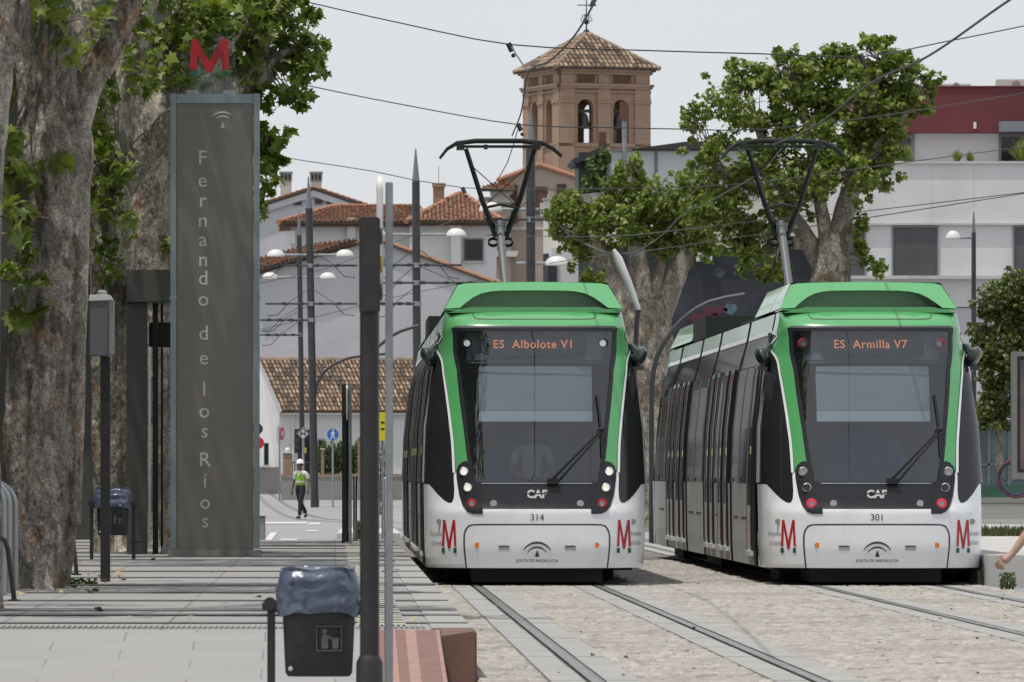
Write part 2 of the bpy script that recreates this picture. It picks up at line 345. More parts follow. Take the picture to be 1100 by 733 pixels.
# track bed: joints below, then real granite setts row by row
XL, XR, Y0, Y1 = PX1 + .005, 8.06, 20.0, 150.0
mb = MB(); mb.add([(XL, Y0, .0), (XR, Y0, .0), (XR, Y1, .0), (XL, Y1, .0)], [(0, 1, 2, 3)])
tag(mb.build('track_bed', M['groutbed']), kind='structure')
rails = [x + d for x in XT for d in (-.753, .753)]
lanes = [XL] + [v for r in rails for v in (r - .30, r + .30)] + [XR]
sv = []; sf = []
Yc = 44.5
while Yc < 112:
    dp = .085 + .03 * rng.random()
    for li in range(0, len(lanes), 2):
        x = lanes[li] + .01 - .1 * rng.random()
        while x < lanes[li + 1] - .02:
            wd = .09 + .06 * rng.random(); xa = max(x, lanes[li] + .004); xb = min(x + wd - .012, lanes[li + 1] - .004); x += wd
            if xb - xa < .03: continue
            o = len(sv); h = .012 + .014 * rng.random(); t = (rng.random(4) - .5) * .010; e = .012
            sv += [(xa, Yc, -.01), (xb, Yc, -.01), (xb, Yc + dp - .012, -.01), (xa, Yc + dp - .012, -.01),
                   (xa + e, Yc + e, h + t[0]), (xb - e, Yc + e, h + t[1]), (xb - e, Yc + dp - .012 - e, h + t[2]), (xa + e, Yc + dp - .012 - e, h + t[3])]
            sf += [(o + 4, o + 5, o + 6, o + 7), (o, o + 1, o + 5, o + 4), (o + 1, o + 2, o + 6, o + 5), (o + 3, o, o + 4, o + 7), (o + 2, o + 3, o + 7, o + 6)]
    Yc += dp
tag(arrays('granite_setts', np.array(sv), np.array(sf), M['sett']), kind='structure')
mb = MB(); mr = MB(); mg = MB()
for r in rails:
    for xa, xb in ((r - .30, r - .075), (r + .075, r + .30)):
        y = Y0
        while y < Y1:                                # poured strips with joints
            mb.box(xa, xb, y, y + 2.985, -.05, .022 + .002 * (int(y) % 2)); y += 3
    mg.box(r - .075, r + .075, Y0, Y1, -.05, -.006)
    mr.box(r - .036, r + .034, Y0, Y1, -.02, .026); mr.box(r + .052, r + .066, Y0, Y1, -.02, .014); mr.box(r - .060, r - .050, Y0, Y1, -.02, .012)
tag(mb.build('track_concrete', M['concrete']), kind='structure'); tag(mr.build('track_rails', M['rail']), kind='structure'); tag(mg.build('track_groove', M['black']), kind='structure')

# far crossing: the track bends away to the left, white markings on the asphalt
def strip_on_ground(mb, pts, wd, lift=.004):
    pts = [Vector(p) for p in pts]; L = []; Rr = []
    for i, p in enumerate(pts):
        t = (pts[min(i + 1, len(pts) - 1)] - pts[max(i - 1, 0)]).normalized(); n = Vector((t.y, -t.x))
        for lst, q in ((L, p - n * wd / 2), (Rr, p + n * wd / 2)): lst.append((q.x, q.y, gz(q.y) - .012 + lift))
    k = len(pts); mb.add(L + Rr, [(i, i + 1, k + i + 1, k + i) for i in range(k - 1)])
mb = MB()
for off in (0, 1.5):
    c = spline([(2.2 + off, 150, 0), (1.2 + off, 190, 0), (-1.15 + off * .6, 215, 0), (-2.15 + off * .45, 240, 0), (-3.0 + off * .4, 275, 0), (-3.6 + off * .35, 300, 0)], 4)
    strip_on_ground(mb, [Vector((p[0], p[1])) for p in c], .16, .010)
tag(mb.build('curved_rails', M['rail']), kind='structure')
mb = MB()
def ground_quad(px0, px1, py0, py1, skew=0):
    q = []
    for px, py in ((px0, py1), (px1, py1), (px1 + skew, py0), (px0 + skew, py0)):
        Y = F * CAMH / (py - HY); q.append(((px - VPX) * Y / F, Y, .0))
    mb.add(q, [(0, 1, 2, 3)])
ground_quad(284, 291, 572, 581, 7); ground_quad(300, 318, 578.8, 580.6, 2); ground_quad(276, 330, 560.8, 562.6); ground_quad(331, 344, 561.8, 563.6); ground_quad(328, 340, 569.6, 571, 2)
tag(mb.build('road_markings', M['paint']), kind='structure')
mb = MB(); mb.add([((362 - VPX) / 50, F / 50., .12), (1.4, F / 50., .12), (1.4, F / 46., .12), ((366 - VPX) / 46., F / 46., .12), ((362 - VPX) / 50, F / 50., -.02), (1.4, F / 50., -.02), (1.4, F / 46., -.02), ((366 - VPX) / 46., F / 46., -.02)], [(0, 1, 2, 3), (4, 5, 1, 0), (7, 4, 0, 3)])
tag(mb.build('kerb_island', M['conc_lt']), kind='structure')
# opposite platform on the right
mb = MB(); mb.box(8.08, 30, 86.6, 138, -.1, .40)
tag(mb.build('platform_right', M['conc_lt'], bevel=.012), kind='structure')
gr = pmat('verge_grass', (.075, .10, .03), .9, var=(3, (.13, .12, .06), .4, .7))
mb = MB(); mb.add([(8.3, 112, .404), (30, 112, .404), (30, 121, .404), (8.3, 121, .404)], [(0, 1, 2, 3)])
gb = []; gf = []
for _ in range(5200):
    x = 8.3 + 4.5 * rng.random(); y = 112 + 9 * rng.random(); h = .06 + .10 * rng.random(); a = rng.random() * 3.14; o = len(gb); dx, dy = .012 * math.cos(a), .012 * math.sin(a)
    gb += [(x - dx, y - dy, .40), (x + dx, y + dy, .40), (x + (rng.random() - .5) * .08, y + (rng.random() - .5) * .08, .40 + h)]; gf.append((o, o + 1, o + 2))
tag(mb.build('verge', M['soil']), kind='structure')
tag(arrays('grass', np.array(gb), np.array(gf), gr), 'strip of dry green grass on the far right platform', kind='stuff')
# ------------------------------------------------------------------ trams (local: x across, y back from the nose, z up; 88 photo px per metre at the nose)
TS, ZB, DN, PN = 88.0, 634.0, 1.2, 3.0
_z = [.20, .24, .5, 1.3, 2.0, 2.66, 2.90, 3.11, 3.30, 3.44, 3.52]
_w = [1.345, 1.36, 1.375, 1.385, 1.36, 1.29, 1.24, 1.175, 1.135, 1.11, 1.08]
_bz = [.20, .24, .5, .95, 1.02, 3.24, 3.36, 3.44, 3.52]
_by = [.06, .03, .0, .02, .06, .86, 1.02, 1.25, 1.6]
_dz = [2.9, 3.44]; _dn = [1.2, .40]
def Dz(z): return float(np.interp(z, _dz, _dn))
def Wz(z): return float(np.interp(z, _z, _w))
def Bz(z): return float(np.interp(z, _bz, _by))
def surf0(q, z, sd):
    if q <= 1:
        a = max(q, 0) * math.pi / 2; u = math.sin(a) ** (2 / PN); c = max(math.cos(a), 0) ** (2 / PN)
        return Vector((sd * Wz(z) * u, Bz(z) + Dz(z) * (1 - c), z))
    k = Bz(z) + Dz(z); k1 = 2.06
    return Vector((sd * Wz(z), k + (k1 - k) * min(1, (q - 1) / 1.2) + (q - 1) * 1.0, z))
def surf(q, z, sd, off=0):
    p = surf0(q, z, sd)
    if off:
        e = .012; q1 = max(q - e, 0)
        a = surf0(q + e, z, sd) - surf0(q1, z, sd); b = surf0(q, min(z + e, 3.52), sd) - surf0(q, max(z - e, .2), sd)
        n = a.cross(b); n = n * (1 if sd > 0 else -1)
        if q < .004: n.x = 0
        p = p + n.normalized() * off
    return p
def qpx(o, y):
    z = (ZB - y) / TS; a, b = 0.0, 1.0
    for _ in range(24):
        q = (a + b) / 2; p = surf0(q, z, 1)
        if p.x * TS / (1 + p.y / YN) < abs(o): a = q
        else: b = q
    return (a, z)
def qz(v):
    """('q', q, z) stays as it is; (o, y) is a pixel offset from the tram's middle"""
    return (v[1], v[2]) if v[0] == 'q' else qpx(*v)
def region(mb, poly, off=0, m=0, sides=(1, -1), dq=.04, dz=.06):
    pts = [qz(v) for v in poly]
    for sd in sides:
        bm = bmesh.new(); f = bm.faces.new([bm.verts.new((q, z, 0)) for q, z in pts])
        bmesh.ops.triangulate(bm, faces=[f])
        qs = [p[0] for p in pts]; zs = [p[1] for p in pts]
        g = np.arange(math.floor(min(qs) / dq) * dq, min(max(qs), 1.0 + dq), dq)
        for c in list(g) + list(np.arange(1.4, max(qs), .5)):
            bmesh.ops.bisect_plane(bm, geom=bm.verts[:] + bm.edges[:] + bm.faces[:], plane_co=(c, 0, 0), plane_no=(1, 0, 0), dist=1e-5)
        for c in np.arange(math.floor(min(zs) / dz) * dz, max(zs), dz):
            bmesh.ops.bisect_plane(bm, geom=bm.verts[:] + bm.edges[:] + bm.faces[:], plane_co=(0, c, 0), plane_no=(0, 1, 0), dist=1e-5)
        bm.verts.index_update()
        vs = [surf(v.co.x, v.co.y, sd, off) for v in bm.verts]; mb.add(vs, [tuple(v.index for v in fc.verts) for fc in bm.faces], m); bm.free()
def ribbon(mb, path, wd, off, m=0, sides=(1, -1), thick=None):
    """strip of width wd (m) along a path on the tram's skin"""
    pts = [qz(v) for v in path]; pts = [tuple(p) for p in spline([(a, b, 0) for a, b in pts], .05)]
    for sd in sides:
        C = [surf(p[0], p[1], sd, off) for p in pts]; L = []; Q = []
        for i in range(len(C)):
            t = (C[min(i + 1, len(C) - 1)] - C[max(i - 1, 0)]); n = surf(pts[i][0], pts[i][1], sd, off + .02) - C[i]
            d = t.cross(n).normalized() * wd / 2; L.append(C[i] - d); Q.append(C[i] + d)
        k = len(C); mb.add(L + Q, [(i, i + 1, k + i + 1, k + i) for i in range(k - 1)], m)
def on_skin(o, y, off): 
    q, z = qpx(o, y); return surf(q, z, 1 if o >= 0 else -1, off)
def skin_text(mb, body, o, y, size, off=.006, m=0, **k):
    vs, fs = text_mesh(body, size, **k)
    mb.add([on_skin(o + a * TS, y - b * TS, off) for a, b, c in vs], fs, m)
def skin_poly(mb, poly, off=.006, m=0):
    mb.add([on_skin(o, y, off) for o, y in poly], [tuple(range(len(poly)))], m)
def disc(mb, o, y, r, off, m=0, ring=None, n=18, tilt=0):
    c = on_skin(o, y, off); vs = []
    for j in range(n):
        a = 2 * math.pi * j / n; ro = ring or 0
        vs += [c + Vector((r * math.cos(a), 0, r * math.sin(a))), c + Vector((r * math.cos(a), .03, r * math.sin(a)))]
        if ring: vs.append(c + Vector((ro * math.cos(a), -.006, ro * math.sin(a))))
    s = 3 if ring else 2
    fs = [(s * j, s * ((j + 1) % n), s * ((j + 1) % n) + 1, s * j + 1) for j in range(n)]
    if ring: fs += [(3 * j, 3 * ((j + 1) % n), 3 * ((j + 1) % n) + 2, 3 * j + 2) for j in range(n)]
    else: fs.append(tuple(2 * j for j in range(n)))
    mb.add(vs, fs, m)

LINE = [(89.2, 509), (91, 470), (94.5, 436), (99, 397), (102, 380), (105, 369), ('q', .84, 3.135), ('q', .96, 3.17), ('q', 1.15, 3.185)]
TIP = [(115.5, 521.5), (112, 526), (106.5, 533), (100.5, 539), (95.5, 542), (92, 541.5), (90, 537), (89.3, 528), (89.8, 509)]
LEN = 32.0
MODS = [(8.9, 'door'), (15.7, 'mid'), (20.9, 'door')]
def tram(X, label, dest, number, front_on):
    T = thing('tram', label, 'tram', (X, YN, 0), 'trams standing at the stop')
    bl = lambda mb, name, mats, par=T, sm=True, **k: mb.build(name, mats, par, smooth=sm, local=True, **k)
    # --- shell: green hood and pillars, white apron, sides
    body = MB()
    inner = [(75, 497), (75.6, 490), (78.7, 460), (85, 397), (89, 358), (90, 349), (0, 349)]
    region(body, [(0, 331), ('q', 1, 3.44), ('q', 1.45, 3.44), ('q', 1.45, 3.20), ('q', 1.15, 3.20), ('q', .96, 3.185), ('q', .84, 3.15), (104, 369), (101.3, 380), (98, 397), (93.5, 436), (90, 470), (87.5, 508)] + inner, 0, 1)
    region(body, [(0, 613), ('q', 1, .24), ('q', 1.22, .24), ('q', 1.22, 1.28), ('q', 1, 1.28)] + TIP + [(86.5, 508), (86, 516), (83.3, 535), (80, 546), (74, 552.5), (59, 553.5), (59, 548), (0, 548)], 0, 0)
    ribbon(body, LINE + [('q', 1.3, 3.19), ('q', 1.45, 3.20)], .036, .010, 2)
    body.prism([(-1.09, 3.43), (1.09, 3.43), (.8, 3.50), (-.8, 3.50)], 1.25, LEN - 1.6, 'y', 1)
    for sd in (1, -1):                                # cab side behind the glass: green flash at the sill, white stripe, cove, dirty lower panels
        x = sd * 1.30
        body.add([surf(1.22, .245, sd, .012), surf(1.22, .26, sd, .012), surf(1.22, .68, sd, .012), surf(1.12, .62, sd, .012), surf(1.15, .42, sd, .012), surf(1.05, .245, sd, .012)], [(0, 1, 2, 3, 4, 5)], 1)
    bl(body, 'body', [M['white'], M['green'], M['line_white']])
    # --- side walls module by module
    prof = [(.24, 1.285, 3), (.5, 1.31, 3), (1.26, 1.33, 3)]
    def wall(y0, y1, name):
        mb = MB()
        for sd in (1, -1):
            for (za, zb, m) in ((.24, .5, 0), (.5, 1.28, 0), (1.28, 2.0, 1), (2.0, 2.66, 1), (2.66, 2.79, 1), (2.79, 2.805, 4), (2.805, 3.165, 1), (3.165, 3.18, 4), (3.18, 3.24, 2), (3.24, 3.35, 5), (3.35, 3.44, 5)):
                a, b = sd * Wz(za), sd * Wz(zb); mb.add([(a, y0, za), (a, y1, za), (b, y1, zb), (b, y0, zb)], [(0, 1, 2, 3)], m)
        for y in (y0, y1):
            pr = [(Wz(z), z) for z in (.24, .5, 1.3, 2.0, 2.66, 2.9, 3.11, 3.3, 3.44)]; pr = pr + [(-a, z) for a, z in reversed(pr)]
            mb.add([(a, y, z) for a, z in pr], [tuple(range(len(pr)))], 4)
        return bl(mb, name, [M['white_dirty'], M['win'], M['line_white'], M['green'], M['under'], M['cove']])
    segs = [(2.5, 7.36), (7.88, 14.24), (14.76, 19.34), (19.86, 25.64), (26.16, LEN - 2.0)]
    for a, b in segs: wall(a, b, 'body_module')
    for a, b in zip(segs[:-1], segs[1:]):              # bellows between the modules, folded like a concertina
        mb = MB(); rings = []
        for k in range(9):
            y = a[1] + (b[0] - a[1]) * k / 8; t = .008 + .035 * (k % 2); pr = [(Wz(z) - t, z) for z in (.30, .5, 1.3, 2.0, 2.66, 2.9, 3.11, 3.3, 3.40)]; rings.append([(x, y, z) for x, z in pr] + [(-x, y, z) for x, z in reversed(pr)])
        n = len(rings[0]); mb.add([v for r in rings for v in r], [(i * n + j, i * n + (j + 1) % n, (i + 1) * n + (j + 1) % n, (i + 1) * n + j) for i in range(8) for j in range(n)]); bl(mb, 'bellows', M['black'], sm=False)
    mb = MB(); mb.box(-1.22, 1.22, 1.0, LEN - 1.0, .20, .30); mb.box(-.80, .82, .35, 2.2, .06, .26); mb.box(-1.05, 1.05, 2.6, 4.4, .05, .2); mb.box(-1.05, 1.05, 16, 20, .05, .2); mb.box(-1.05, 1.05, 27, 30, .05, .2)
    bl(mb, 'underframe', M['under'], sm=False)
    # --- doors and windows along both sides
    def sidebox(mb, sd, y0, y1, z0, z1, t, m=0):
        zz = sorted({z0, z1} | {z for z in _z if z0 < z < z1}); 
        o = [(sd * (Wz(z) + t), y, z) for z in zz for y in (y0, y1)] + [(sd * (Wz(z) - .01), y, z) for z in zz for y in (y0, y1)]; n = len(zz); fs = []
        for i in range(n - 1):
            a = 2 * i; b = 2 * n + a; fs += [(a, a + 1, a + 3, a + 2), (a, a + 2, b + 2, b), (a + 1, b + 1, b + 3, a + 3)]
        fs += [(0, 2 * n, 2 * n + 1, 1), (2 * n - 2, 2 * n - 1, 4 * n - 1, 4 * n - 2)]
        mb.add(o, fs, m)
    def door(sd, y0, y1):
        mb = MB()
        for a, b in ((y0, y0 + .05), (y1 - .05, y1)): sidebox(mb, sd, a, b, .42, 2.82, .028, 0)
        sidebox(mb, sd, y0 + .05, y1 - .05, .42, 1.0, .022, 1); sidebox(mb, sd, y0 + .05, y1 - .05, 2.76, 2.82, .024, 0)
        sidebox(mb, sd, y0 + .06, y0 + .18, .50, .92, .026, 2); sidebox(mb, sd, y0 + .06, y0 + .18, 2.50, 2.74, .026, 2)
        sidebox(mb, sd, y0 - .1, y1 + .1, .36, .42, .05, 3)
        for a in (y0 - .035, y1): sidebox(mb, sd, a, a + .035, .42, 2.82, .03, 4)
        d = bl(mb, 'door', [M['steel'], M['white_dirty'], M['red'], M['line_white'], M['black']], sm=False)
        g = MB(); sidebox(g, sd, y0 + .05, y1 - .05, 1.0, 2.76, .018, 0); bl(g, 'door_window', M['win'], d, sm=False)
        g = MB(); sidebox(g, sd, y0 + .10, y0 + .17, 1.66, 1.76, .034, 0); bl(g, 'door_button', M['button'], d, sm=False)
    for sd in (1, -1):
        mb = MB(); sidebox(mb, sd, 2.28, 2.62, .24, 3.16, .012, 0); bl(mb, 'cab_post', M['black_panel'], sm=False)
        door(sd, 2.72, 3.6)
        for y in (8.3, 9.7, 11.8, 13.1, 20.2, 21.6, 23.4, 24.6): door(sd, y, y + .78)
        for a, b in ((3.85, 5.5), (5.62, 7.2), (10.65, 11.65), (15.0, 17.0), (17.12, 19.1), (22.5, 23.25), (26.4, 28.6)):
            mb = MB(); sidebox(mb, sd, a, b, 1.34, 2.78, .012, 0)
            wn = bl(mb, 'side_window', M['win'], sm=False)
            for e in (a - .05, b): mb = MB(); sidebox(mb, sd, e, e + .05, 1.30, 2.79, .018, 0); bl(mb, 'window_frame', M['steel'], wn, sm=False)
            mb = MB(); sidebox(mb, sd, a + .3, b - .3, .83, .845, .006, 0); bl(mb, 'panel_gap', M['seam'], wn, sm=False)
    # --- rear cab: the plain white and green end
    mb = MB(); r = []
    for sd in (1, -1):
        for za, zb, m in ((.24, 1.28, 0), (1.28, 3.04, 1), (3.04, 3.44, 2)):
            n = 8
            for j in range(n):
                q0, q1 = j / n, (j + 1) / n
                V = [surf0(q, z, sd) for q, z in ((q0, za), (q1, za), (q1, zb), (q0, zb))]; mb.add([(v.x, LEN - v.y, v.z) for v in V], [(0, 1, 2, 3)], m)
            V = [surf0(q, z, sd) for q, z in ((1, za), (1.3, za), (1.3, zb), (1, zb))]; mb.add([(v.x, LEN - v.y, v.z) for v in V], [(0, 1, 2, 3)], m)
    bl(mb, 'rear_cab', [M['white'], M['win'], M['green']])
    # --- cab glass
    for sd in (1, -1):
        mb = MB(); region(mb, [('q', 1.24, 1.28), ('q', 1, 1.28)] + TIP + [(93, 470), (96.3, 436), (100.7, 397), (103.5, 382), (107, 370), ('q', .86, 3.11), ('q', .97, 3.145), ('q', 1.15, 3.165), ('q', 1.24, 3.17)], .002, sides=(sd,))
        cw = bl(mb, 'cab_side_window', M['win'])
        for q in (.97, 1.10):
            mb = MB(); mb.tube([surf(q, 1.3, sd, .012), surf(q, 2.0, sd, .012), surf(q - .02, 3.0, sd, .012)], .014, 6); bl(mb, 'window_bar', M['steel'], cw)
    mb = MB(); region(mb, [(0, 349), (89.9, 349), (88.9, 358), (84.9, 397), (78.6, 460), (75.5, 490), (74.8, 498), (73, 500), (70, 510), (66, 519.5), (0, 519.5)], .0)
    ws = bl(mb, 'windscreen', M['screen'])
    mb = MB(); region(mb, [(90, 349), (89, 358), (85, 397), (78.7, 460), (75.6, 490), (71, 512), (67.5, 512), (71, 490), (74.3, 460), (80.6, 397), (84.8, 353), (0, 353), (0, 349)], .005)
    region(mb, [(0, 384.5), (80, 384.5), (79.7, 387), (0, 387)], -.015)
    bl(mb, 'windscreen_border', M['black_panel'], ws)
    mb = MB(); region(mb, [(0, 519), (68, 519), (63, 530), (59, 553.5), (59, 548.5), (0, 548.5)], .003); ribbon(mb, [(0, 521), (35, 521), (60, 521)], .012, .014, 1, sides=(1, -1))
    bl(mb, 'front_panel', [M['black_panel'], M['steel']])
    # --- behind the windscreen
    mb = MB(); mb.box(-1.33, 1.33, 2.42, 2.47, .9, 2.4); mb.box(-1.2, 1.2, 2.42, 2.47, 2.4, 3.2); mb.box(-.55, .55, .30, 1.2, .90, 1.0); mb.box(-1.0, 1.0, 1.2, 2.4, .90, 1.02); mb.box(-.95, .95, 1.45, 2.4, 3.18, 3.22)
    bl(mb, 'cab_interior', M['cab'], sm=False)
    mb = MB(); region(mb, [(0, 352), (83, 352), (80.5, 384), (0, 384)], -.14, 0); bl(mb, 'cab_header', M['header'])
    mb = MB(); region(mb, [(0, 389), (64, 389), (64, 438), (0, 438)], -.10, 0); region(mb, [(0, 438.5), (64, 438.5), (64, 450), (0, 450)], -.095, 1)
    bl(mb, 'sun_blind', [M['blind'], M['blind_lite']])
    mb = MB(); mb.ball((-.02, 2.0, 1.55), (.55, .16, .42), 20, 10); mb.box(-.55, .5, 1.85, 2.1, 1.05, 1.5); bl(mb, 'driver_seat', M['seat'])
    mb = MB(); mb.prism([(-.9, 1.03), (.9, 1.03), (.85, 1.22), (.1, 1.30), (-.3, 1.22), (-.85, 1.24)], .45, .8, 'y'); bl(mb, 'driver_desk', M['cab'], sm=False)
    # --- destination display
    mb = MB(); region(mb, [(0, 357), (58, 357), (57, 379), (0, 379)], -.05); dd = bl(mb, 'destination_display', M['black_panel'])
    mb = MB(); vs, fs = text_mesh(dest, .142, spacing=1.10, bold=.001)
    vmin, vmax = min(v[1] for v in vs), max(v[1] for v in vs); bm = bmesh.new(); bv = [bm.verts.new(v) for v in vs]
    for f in fs:
        try: bm.faces.new([bv[i] for i in f])
        except ValueError: pass
    for k in range(7):                                 # scan lines cut the LED letters into rows
        zc = vmin + (vmax - vmin) * (k + .62) / 6.6
        for c, sgn in ((zc, 1), (zc + .007, -1)): bmesh.ops.bisect_plane(bm, geom=bm.verts[:] + bm.edges[:] + bm.faces[:], plane_co=(0, c, 0), plane_no=(0, 1, 0), dist=1e-6)
        kill = [f for f in bm.faces if zc < f.calc_center_median().y < zc + .007]
        bmesh.ops.delete(bm, geom=kill, context='FACES')
    bm.verts.index_update()
    mb.add([on_skin(-2 + v.co.x * TS, 367 - v.co.y * TS, -.035) for v in bm.verts], [tuple(v.index for v in f.verts) for f in bm.faces]); bm.free()
    bl(mb, 'display_lettering', M['led'], dd, sm=False)
    # --- lamps
    for sd in (1, -1):
      mb = MB(); region(mb, [(76.5, 496.5), (81, 498), (85, 502), (86.8, 508), (86.5, 515), (83.8, 534), (80, 546), (76, 551), (70, 553.8), (59, 554), (60, 540), (63, 528), (68, 512), (73, 498)], .010, sides=(sd,)); bl(mb, 'lamp_cluster', M['black_panel'])
    for sd in (1, -1):
        for (o, y, m) in ((78, 508.5, 'lamp_on' if front_on else 'lamp_off'), (74.3, 526, 'lamp_on' if front_on else 'lamp_dark')):
            mb = MB(); disc(mb, sd * o, y, .056, .034, 1, ring=.046); disc(mb, sd * o, y, .046, .030, 0); bl(mb, 'headlight', [M[m], M['chrome']], sm=False)
        mb = MB(); disc(mb, sd * 70, 543.5, .064, .034, 1, ring=.036); disc(mb, sd * 70, 543.5, .036, .03, 0); bl(mb, 'tail_light', [M['lamp_off'], M['lamp_red'] if not front_on else M['red']], sm=False)
        mb = MB(); disc(mb, sd * 47, 543, .043, .016, 0); bl(mb, 'fog_light', M['lamp_off'], sm=False)
        mb = MB(); disc(mb, sd * 75, 366, .068, -.02, 1, ring=.046); disc(mb, sd * 75, 366, .040, -.022, 0); bl(mb, 'upper_lamp', [M['lamp_on'] if front_on else M['lamp_off'], M['black_panel'] if front_on else M['red']], sm=False)
        mb = MB(); disc(mb, sd * 64.5, 588, .034, .016, 0); bl(mb, 'reflector', M['orange'], sm=False)
        mb = MB(); skin_poly(mb, [(sd * 36 - 6, 588.5), (sd * 36 + 6, 588.5), (sd * 36 + 6, 593.5), (sd * 36 - 6, 593.5)], .015); skin_poly(mb, [(sd * 36 - 6, 588.5), (sd * 36 + 6, 588.5), (sd * 36 + 5, 590), (sd * 36 - 5, 590)], .017, 1); bl(mb, 'hatch_slot', [M['white_dirty'], M['seam']], sm=False)
    # --- bumper cover, emblem and lettering
    mb = MB(); region(mb, [(0, 566.5), (70, 566.8), (75, 570), (77.5, 576), (77.8, 590), (75.5, 612.5), (0, 612.5)], .012); bp = bl(mb, 'bumper_cover', M['white'])
    mb = MB(); ribbon(mb, [(0, 565.6), (35, 565.6), (70, 566), (76, 569.5), (78.8, 576), (79, 590), (76.6, 613)], .020, .005); ribbon(mb, [(0, 332.5 + 16), (40, 348.6), (88, 348.6)], .03, .006)
    ribbon(mb, [(67, 331.8), (66, 337), (61, 339.6), (30, 340), (0, 340)], .012, .005); bl(mb, 'panel_seams', M['seam'], sm=False)
    mb = MB()
    for r0, wd in ((17.5, 2.3), (12.2, 1.8)):
        n = 14; a0, a1 = R(28), R(152)
        for i in range(n):
            t0 = a0 + (a1 - a0) * i / n; t1 = a0 + (a1 - a0) * (i + 1) / n
            wt = lambda t: wd * (.35 + .65 * math.sin((t - a0) / (a1 - a0) * math.pi))
            skin_poly(mb, [(r0 * math.cos(t0) * .98, 601.5 - r0 * math.sin(t0)), (r0 * math.cos(t1) * .98, 601.5 - r0 * math.sin(t1)), ((r0 - wt(t1)) * math.cos(t1) * .98, 601.5 - (r0 - wt(t1)) * math.sin(t1)), ((r0 - wt(t0)) * math.cos(t0) * .98, 601.5 - (r0 - wt(t0)) * math.sin(t0))], .017)
    bl(mb, 'front_emblem', M['text_dark'], bp, sm=False); mb = MB(); skin_poly(mb, [(-2.6, 600.5), (2.6, 600.5), (0, 593)], .017, 0); bl(mb, 'emblem_triangle', M['text_dark'], bp, sm=False)
    mb = MB(); skin_text(mb, 'JUNTA DE ANDALUCIA', 0, 604.8, .052, .017, 0, spacing=.95)
    bl(mb, 'emblem_lettering', M['text_dark'], bp, sm=False)
    mb = MB(); skin_text(mb, number, 0, 558, .118, .006, 0); bl(mb, 'fleet_number', M['text_dark'], sm=False)
    mb = MB(); skin_text(mb, 'CAF', 0, 533, .135, .010, 0, bold=.006)
    skin_poly(mb, [(-13.5, 531.6), (12.5, 531.6), (12.5, 532.8), (-13.5, 532.8)], .0125, 1); bl(mb, 'maker_lettering', [M['text_lite'], M['black_panel']], sm=False)
    for sd in (1, -1):
        o = sd * 95.0; mb = MB(); y0, y1 = 560.5, 589.5; w0 = 3.1; h = 7.6
        L = [(-h, y1), (-h + 1.2, y0), (-h + 3.6, y0), (0, 583), (h - 3.6, y0), (h - 1.2, y0), (h, y1), (h - 2.3, y1), (h - 3.0, 569), (1.2, 592), (-1.2, 592), (-h + 3.0, 569), (-h + 2.3, y1)]
        for tri in ((0, 1, 11, 12), (1, 2, 11), (2, 3, 10, 11), (3, 4, 8, 9), (3, 9, 10), (4, 5, 8), (5, 6, 7, 8)): skin_poly(mb, [(o + L[i][0], L[i][1]) for i in tri], .006, 0)
        for a in (-h - .2, h - 3.0): skin_poly(mb, [(o + a, 591.2), (o + a + 3.2, 591.2), (o + a + 3.2, 596.5), (o + a, 596.5)], .006, 1)
        bl(mb, 'side_emblem', [M['red'], M['dgreen']], sm=False)
        for t, y in (('Metropolitano', 575.5), ('de Granada', 585.5)):
            mb = MB(); vs, fs = text_mesh(t, .085)
            k = sd
            mb.add([surf(max(.05, qpx(106, y)[0] + (a * k * .75 if k > 0 else -a * .75) * .55 + .04), (ZB - y) / TS + b, k, .006) for a, b, c in vs], fs); bl(mb, 'side_lettering', M['greytext'], sm=False)
        mb = MB(); disc(mb, sd * 104.5, 562.5, .035, .02); bl(mb, 'side_badge', M['greytext'], sm=False)
    # --- wiper
    mb = MB()
    a0, a1 = on_skin(12, 521, .05), on_skin(70, 463, .05)
    mb.tube([a0, a1], .013, 6); mb.tube([on_skin(21, 521, .05), on_skin(70.5, 466, .05)], .012, 6); mb.tube([on_skin(66, 424, .03), on_skin(70.5, 463, .035), on_skin(71, 492, .03)], .011, 6)
    mb.box(a0.x - .01, a0.x + .13, a0.y - .02, a0.y + .04, a0.z - .02, a0.z + .05); mb.ball(a1, (.045, .03, .03), 8, 6); bl(mb, 'wiper', M['black'])
    # --- wing mirrors
    for sd in (1, -1):
        mb = MB(); c = Vector((sd * 1.33, 1.5, 2.88)); mb.ball(c, (.085, .20, .14), 14, 8, rot=Matrix.Rotation(sd * R(28), 3, 'Y')); mb.tube([(sd * 1.15, 1.75, 3.02), (sd * 1.25, 1.6, 3.0), c], [.05, .05, .06], 8)
        mb.box(sd * 1.34 - .05, sd * 1.34 + .05, 1.45, 1.6, 2.71, 2.77); bl(mb, 'wing_mirror', M['mirror'])
    # --- roof fairings with a recessed front
    fz0, fz1 = 3.485, 3.835
    def fy(z): return 1.42 + (z - fz0) * 1.5
    mb = MB()
    xo = lambda z: (98 + (84 - 98) * (z - fz0) / (fz1 - fz0)) / TS
    arch = [(-82, 326), (-75, 320), (-67, 314), (-58, 309.5), (-47, 307), (-36, 306.2), (0, 305.8), (36, 306.2), (47, 307), (58, 309.5), (67, 314), (75, 320), (82, 326)]
    A = [(o / TS, (ZB - y) / TS - .005) for o, y in arch]
    zt = lambda x: fz1 - .012 * (x / .95) ** 2
    top = []
